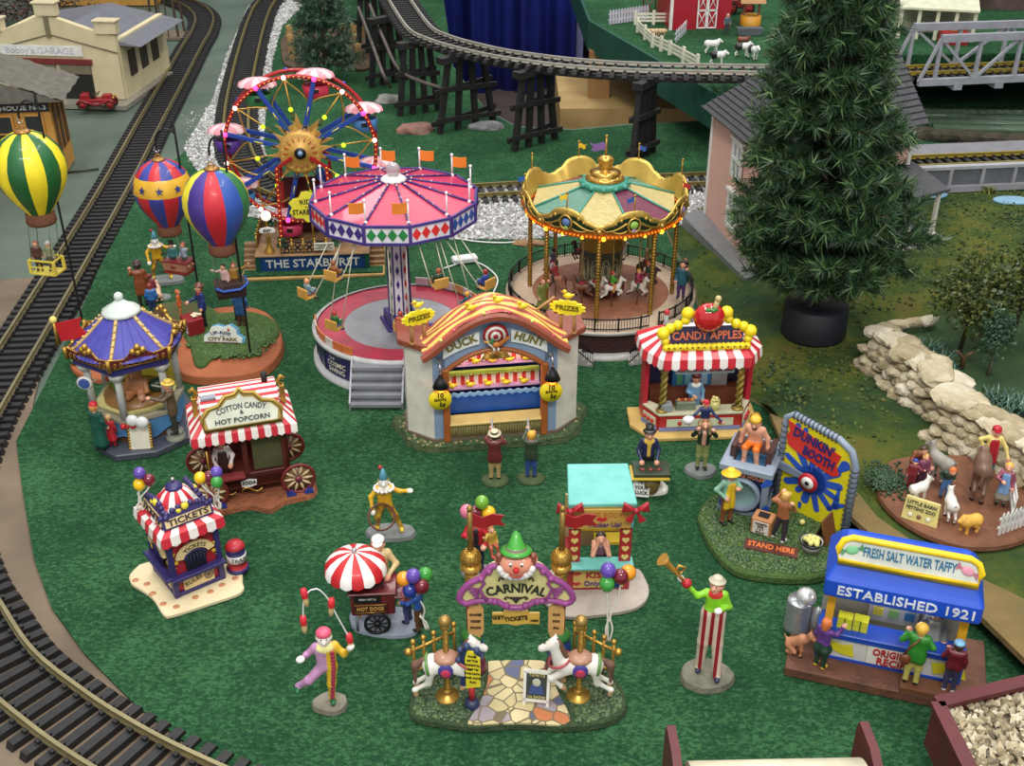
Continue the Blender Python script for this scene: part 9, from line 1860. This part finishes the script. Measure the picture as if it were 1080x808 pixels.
# bridges at the right
def chordpt(x,y,z):return G(x,y,z)
LGY=P(150,152,160)
def truss(lab,x0,y0,x1,y1,z):
 a_,b_=G(x0,y0,z),G(x1,y1,z);d=b_-a_;L=d.length;t=thing('truss_bridge',lab,'bridge',a_,math.degrees(math.atan2(d.y,d.x)));H=.82
 MB().box((L/2,0,.05),(L,.1,.12)).build('bottom_chord',LGY,t);MB().box((L/2+.15,0,H),(L-.3,.1,.13)).build('top_chord',LGY,t);n=4;s_=(L-.3)/n
 for k in range(n+1):MB().box((.3+s_*k,0,H/2),(.06,.06,H)).build('upright',LGY,t)
 for k in range(n):x_=.3+s_*k;p,q_=((x_,0,.08),(x_+s_,0,H))if k%2 else((x_,0,H),(x_+s_,0,.08));MB().tube([p,q_],.035,4,sm=False).build('diagonal',LGY,t)
 [MB().box((q_,.1,-.04),(.16,.34,.12)).build('cross_beam',LGY,t)for q_ in(.75,1.55,2.4)];MB().tube([(0,0,.06),(.3,0,H)],.035,4,sm=False).build('end_post',LGY,t)
truss('near light grey truss of the steel bridge at the right',968,90,1150,82,.95);truss('far light grey truss of the steel bridge at the right',940,76,1150,69,.95)
track('railway_track','yellow-railed track between the two grey bridge trusses',[G(x,y,1.08)for x,y in((900,75),(1000,72),(1200,65))],.98,rail=M((176,156,70),.4,.5))
g=G(1240,86,.95);t=thing('bridge_pier','grey block pier carrying the steel bridge beyond the right edge','pier',(g.x,g.y,.02));MB().box((0,.3,.46),(.6,1.2,.92),0,0,.9).build('pier',P(160,162,166),t)
a_,b_=G(950,187,.5),G(1250,174,.5);d=b_-a_;L=d.length;t=thing('girder_bridge','grey plate girder bridge with yellow-railed track at the right','bridge',(a_.x,a_.y,.24),math.degrees(math.atan2(d.y,d.x)))
MB().box((L/2,0,.2),(L,.04,.36)).build('near_girder',P(98,100,106),t);MB().box((L/2,0,.39),(L,.12,.05)).build('near_flange',P(165,165,170),t);MB().box((L/2,-.02,.05),(L,.12,.1)).build('bottom_flange',P(150,150,156),t);MB().box((L/2,.95,.34),(L,.5,.05)).build('walkway',P(125,125,130),t)
for k in range(9):MB().box((L*(k+.5)/9,-.04,.21),(.05,.05,.3)).build('stiffener',P(150,150,155),t)
bx('deck',(L/2,.4,.22),(L,.8,.05),P(34,34,38),t)
track('railway_track','yellow-railed track on the plate girder bridge',[V((a_.x,a_.y,0))+d*f+V((.0,.42,.6))for f in(-.0,.5,1)],.5,rail=M((176,156,70),.4,.5))
g=G(1000,137,.1);t=thing('corrugated_sheet','dark green corrugated sheet beside a rocky bank','sheet',(g.x,g.y,.06),-3);b=MB();[b.tube([(-.3,.32*k,.04),(6,.32*k,.04)],.12,8)for k in range(4)];b.build('sheet',P(62,84,62),t)
t=thing('rocky_bank','dark mossy rock bank between the two grey bridges','rock',tuple(G(1000,146,.05)));[rock_mesh('rock',.35,.22,.14,M((74,66,54),.95,rgb2=(48,48,34),scale=6,bump=.9),t,60+k,2,(-.5+.42*k,.1-.1*k,.05))for k in range(5)]
spiky('straw-coloured grass tuft before the girder bridge',1043,203,60,.05,[P(140,140,70),P(110,120,56)],.23,9)
for k,(x,y,s_)in enumerate(((985,205,.22),(1068,211,.3))):g=G(x,y,.25);t=thing('pond_patch',('pale blue patch of water beside the porch post','pale blue patch of water at the right edge')[k],'pond',(g.x,g.y,.235));MB().prism(blob([(s_*math.cos(q),s_*.6*math.sin(q))for q in(0,1,2,3,4,5.2)]),0,.02).build('water',P(130,170,195),t)
# buildings at the upper left
c,ang,W=front((0,106),(133,110),0);gg=thing('garage_building','cream stucco garage with a stepped front, grey roof and white name strip','building',(c.x,c.y,.0),ang);h=W/2;CRS=M((205,192,152),.8,rgb2=(218,206,168),scale=3,name='cream stucco')
MB().wall([(-h,.1),(h,.1),(h,1.35),(h-.35,1.4),(0,1.72),(-h+.35,1.4),(-h,1.35)],0,.14).build('front_wall',CRS,gg)
MB().box((h-.05,1.3,.65),(.12,2.4,1.2)).build('side_wall',CRS,gg);MB().box((-h+.05,1.3,.65),(.12,2.4,1.2)).build('side_wall',CRS,gg)
for x,z in((h-.16,1.5),(.0,1.82),(-h+.16,1.5)):MB().box((x,.07,z),(.42,.22,.24)).box((x,.07,z+.13),(.48,.28,.04)).build('parapet_block',P(215,202,165),gg,bevel=.01)
b=MB();b.tube([(-h,-.01,1.0),(0,-.01,1.35),(h,-.01,1.02)],.015,4);b.box((0,-.03,1.5),(.08,.05,.4));b.build('moulding',P(120,112,86),gg)
MB().add([(-h+.2,.1,1.25),(h+.45,.1,1.12),(h+.45,2.5,1.12),(-h+.2,2.5,1.25),(0,1.3,1.6),(.2,.15,1.45),(.2,2.5,1.45)],[(0,1,5),(1,2,6,5),(2,3,6),(3,0,5,6)]).build('roof',P(112,114,122),gg)
for x,w_ in((-.35,.7),(.42,.62)):
 o=bx('garage_door',(x,-.005,.42),(w_,.04,.72),P(34,34,32),gg);bx('lintel',(x,-.03,.83),(w_+.1,.06,.1),P(120,44,44),o);bx('shutter',(x,-.03,.68),(w_,.03,.18),P(120,112,92),o)
for k in range(3):bx('side_window',(h+.015,.6+.6*k,.7),(.02,.35,.5),P(60,50,42),gg)
o=bx('name_strip',(-.25,-.03,1.04),(1.75,.02,.2),WHITE,gg);text('Bobby\'s GARAGE',.17,P(190,195,205),o,T3(-.25,-.045,1.04)@FLAT,width=1.4)
MB().box((.0,.9,.04),(W+.35,2.6,.09)).build('pavement',P(142,138,126),gg)
g=G(107,113,.05);t=thing('red_car','small red open vintage car parked before the garage','car',(g.x,g.y-.15,.07),4);CRD=P(150,22,34)
MB().box((0,0,.17),(.62,.22,.07)).box((.2,0,.23),(.2,.17,.1),0,0,.85).box((-.2,0,.24),(.2,.2,.12)).build('body',CRD,t,bevel=.015);MB().tube([(-.38,-.13,.12),(-.3,-.13,.2),(-.2,-.13,.16),(0,-.13,.1),(.15,-.13,.14),(.25,-.13,.2),(.36,-.13,.14)],.022,6).tube([(-.38,.13,.12),(-.3,.13,.2),(-.2,.13,.16),(0,.13,.1),(.15,.13,.14),(.25,.13,.2),(.36,.13,.14)],.022,6).build('fenders',CRD,t)
for x in(-.26,.26):
 for y in(-.13,.13):wheel(t,x,y,.1,.085,P(40,30,30),CRD,CRD,8)
MB().box((-.08,0,.27),(.12,.18,.06)).build('seat',BLACK,t);MB().push(T3(.04,0,.3)@RY(-60)).tube([(.05*math.cos(q),.05*math.sin(q),0)for q in[2*PI*i/12 for i in range(12)]],.008,4,closed=True).pop().build('steering_wheel',BLACK,t);[MB().ball((.33,y,.22),.03,8).build('headlamp',GOLD,t)for y in(-.08,.08)]
a_=G(67,188,0);fh=thing('fire_house','orange clapboard station house with a wavy grey shingle roof','building',(a_.x,a_.y,0),8);OR_=M((196,138,62),.7,rgb2=(206,150,74),scale=5,name='orange boards')
MB().box((-1.5,.5,.66),(3,1.0,1.32)).build('walls',OR_,fh);bx('name_board',(-.45,-.02,1.22),(.9,.03,.14),BLACK,fh);text('HOUSE No.3',.1,WHITE,fh,T3(-.4,-.04,1.22)@FLAT,off=.02,width=.72)
for x in(-.28,-.75):o=bx('window',(x,-.01,.8),(.26,.03,.6),P(40,44,44),fh);MB().box((x-.14,-.03,.8),(.03,.03,.6)).box((x+.14,-.03,.8),(.03,.03,.6)).box((x,-.03,1.1),(.3,.03,.04)).box((x,-.03,.8),(.28,.03,.02)).build('window_frame',P(210,150,70),o)
for y in(.2,.5,.8):bx('side_window',(.01,y,.8),(.03,.14,.8),P(86,60,34),fh)
vs=[];N=16;RW_=M((112,108,98),.8,rgb2=(92,88,80),scale=8,name='weathered shingle')
for k in range(N+1):
 u=k/N;
 for j in range(21):y=-.3+1.5*j/20;vs.append((.3-1.35*u,y,1.38+.5*u+.012*math.sin(y*14+k)+(.02 if k%2 else 0)))
fs=[(k*21+j,k*21+j+1,(k+1)*21+j+1,(k+1)*21+j)for k in range(N)for j in range(20)];fs=[f[::-1]for f in fs]
b=MB().add(vs,fs);b.add([(-1.05,-.3,1.88),(-1.05,1.2,1.88),(-3.2,1.2,1.3),(-3.2,-.3,1.3)],[(0,3,2,1)]);b.add([(.3,-.3,1.37),(-1.05,-.3,1.87),(-2.4,-.3,1.37)],[(0,1,2)]);o=b.build('roof',RW_,fh)
g=G(105,5,0);t=thing('yellow_depot','yellow depot with a dark shingle roof behind the garage','building',(g.x,g.y,0));MB().box((0,.6,.7),(3.2,1.4,1.4)).build('walls',P(200,150,70),t);MB().add([(-1.9,-.35,1.3),(2.1,-.35,1.3),(1.7,.6,2.0),(-1.6,.6,2.0),(2.1,1.6,1.3),(-1.9,1.6,1.3)],[(0,1,2,3),(3,2,4,5),(1,4,2),(0,3,5)]).build('roof',P(98,94,86),t)
g=G(178,38,0);t=thing('water_tower','dark timber water tower frame with a ladder beside the track','tower',(g.x,g.y,0));DW=P(78,62,50);[MB().tube([(s*.32,q*.3,0),(s*.22,q*.22,2.2)],.035,4,sm=False).build('leg',DW,t)for s in(-1,1)for q in(-1,1)];b=MB();b.tube([(-.05,-.34,0),(-.05,-.26,2)],.014,4);b.tube([(.1,-.34,0),(.1,-.26,2)],.014,4);[b.tube([(-.05,-.33+.004*k,.1+.12*k),(.1,-.33+.004*k,.1+.12*k)],.01,4)for k in range(16)];b.build('ladder',P(96,76,56),t);MB().box((0,0,.02),(1,.8,.06)).build('footing',P(120,108,92),t)
for q,(x,y,cc)in enumerate(((152,55,(60,60,66)),(150,70,(90,100,115)))):person(('figure in black with a white scarf beside the garage side wall','seated figure in grey blue beside the garage pavement')[q],tuple(G(x,y,.05)),20,.6-.12*q,top=P(*cc),pants=P(50,50,54),hair=P(50,40,34),res=50,scarf=WHITE if q==0 else None)
t=thing('autumn_hedge','dark red brown shrubbery at the upper left corner','shrub',tuple(G(20,22,.05)));b=MB()
for k in range(1500):s_=random.uniform(.03,.07);b.push(T3(random.gauss(0,.9),random.gauss(0,.4),.05+random.random()*.7)@RZ(k*37)@RX(k*53)).add([(s_,0,0),(0,s_*.6,0),(-s_,0,0),(0,-s_*.6,0),(0,0,s_*.3)],[(0,1,4),(1,2,4),(2,3,4),(3,0,4),(3,2,1,0)],k%3).pop()
b.build('foliage',[P(74,44,34),P(58,50,32),P(92,56,40)],t)
# freight cars at the bottom
MRN=M((98,38,42),.5,rgb2=(84,32,36),scale=6,name='maroon car paint')
a_,b_=G(708,772,.8),G(912,768,.8);d=b_-a_;L=d.length;t=thing('freight_car','maroon bulkhead flat car at the bottom edge','rail car',(a_.x,a_.y,.15),math.degrees(math.atan2(d.y,d.x)))
MB().box((L/2,-.4,.12),(L+.1,.9,.12)).build('deck',MRN,t);[MB().box((x,-.4,0),(.3,.5,.24)).build('truck',IRON,t)for x in(.4,L-.4)]
for x in(0,L):
 MB().push(T3(x,0,0)@RZ(90)).wall([(-.85,.1),(.05,.1),(.06,.60),(.03,.68),(-.2,.68),(-.85,.42)],-.03,.03).pop().build('bulkhead',MRN,t);b=MB();[b.ball((x+(.04 if x else-.04),-.05-.1*k,.2+.08*(k%3)),.02,6)for k in range(8)];b.build('rivets',P(50,24,26),t)
t2=thing('cargo_tube','cream white cargo tube lying on the maroon flat car','cargo',(a_.x,a_.y,.34),math.degrees(math.atan2(d.y,d.x)));MB().cyl((.08,-.38,.22),(L-.08,-.38,.22),.26,n=40).build('tube',P(225,218,190),t2)
q=[G(x,y,.62)for x,y in((988,744),(1150,705),(1190,800),(1040,850))];t=thing('gondola_car','maroon gondola car filled with tan gravel at the lower right corner','rail car',(q[0].x,q[0].y,.2));qq=[(p.x-q[0].x,p.y-q[0].y)for p in q]
MB().prism(qq[::-1],.0,.06).build('floor_pan',MRN,t)
for i in range(4):a_,b_=V((*qq[i],0)),V((*qq[(i+1)%4],0));m_=(a_+b_)/2;dd=b_-a_;MB().box((m_.x,m_.y,.24),(dd.length,.05,.40),0,math.atan2(dd.y,dd.x)).build('side',MRN,t);MB().box((m_.x,m_.y,.44),(dd.length,.1,.04),0,math.atan2(dd.y,dd.x)).build('top_rim',MRN,t)
dd=V((*qq[3],0))-V((0,0,0));an=math.atan2(dd.y,dd.x);b=MB()
for k in range(5):p_=dd*(.1+.22*k);b.box((p_.x-.05*math.cos(an+PI/2)*-1,p_.y-.05*math.sin(an+PI/2)*-1-.02,.2),(.06,.06,.42),0,an)
b.build('side_ribs',P(80,30,34),t)
cc0=V((sum(p.x for p in q)/4,sum(p.y for p in q)/4,0));MB().prism([(p[0]*.98+.01,p[1]*.98)for p in qq][::-1],.2,.33).build('load_bed',P(120,108,88),t)
stones('gravel',[[((p.x-cc0.x)*.93+cc0.x,(p.y-cc0.y)*.93+cc0.y)for p in q]],1100,.025,.05,[M(c_,.85,name='tan gravel')for c_ in((186,172,142),(150,136,108),(205,195,168),(120,110,92))],.54,'tan gravel load in the maroon gondola car','gravel',jit=.05)
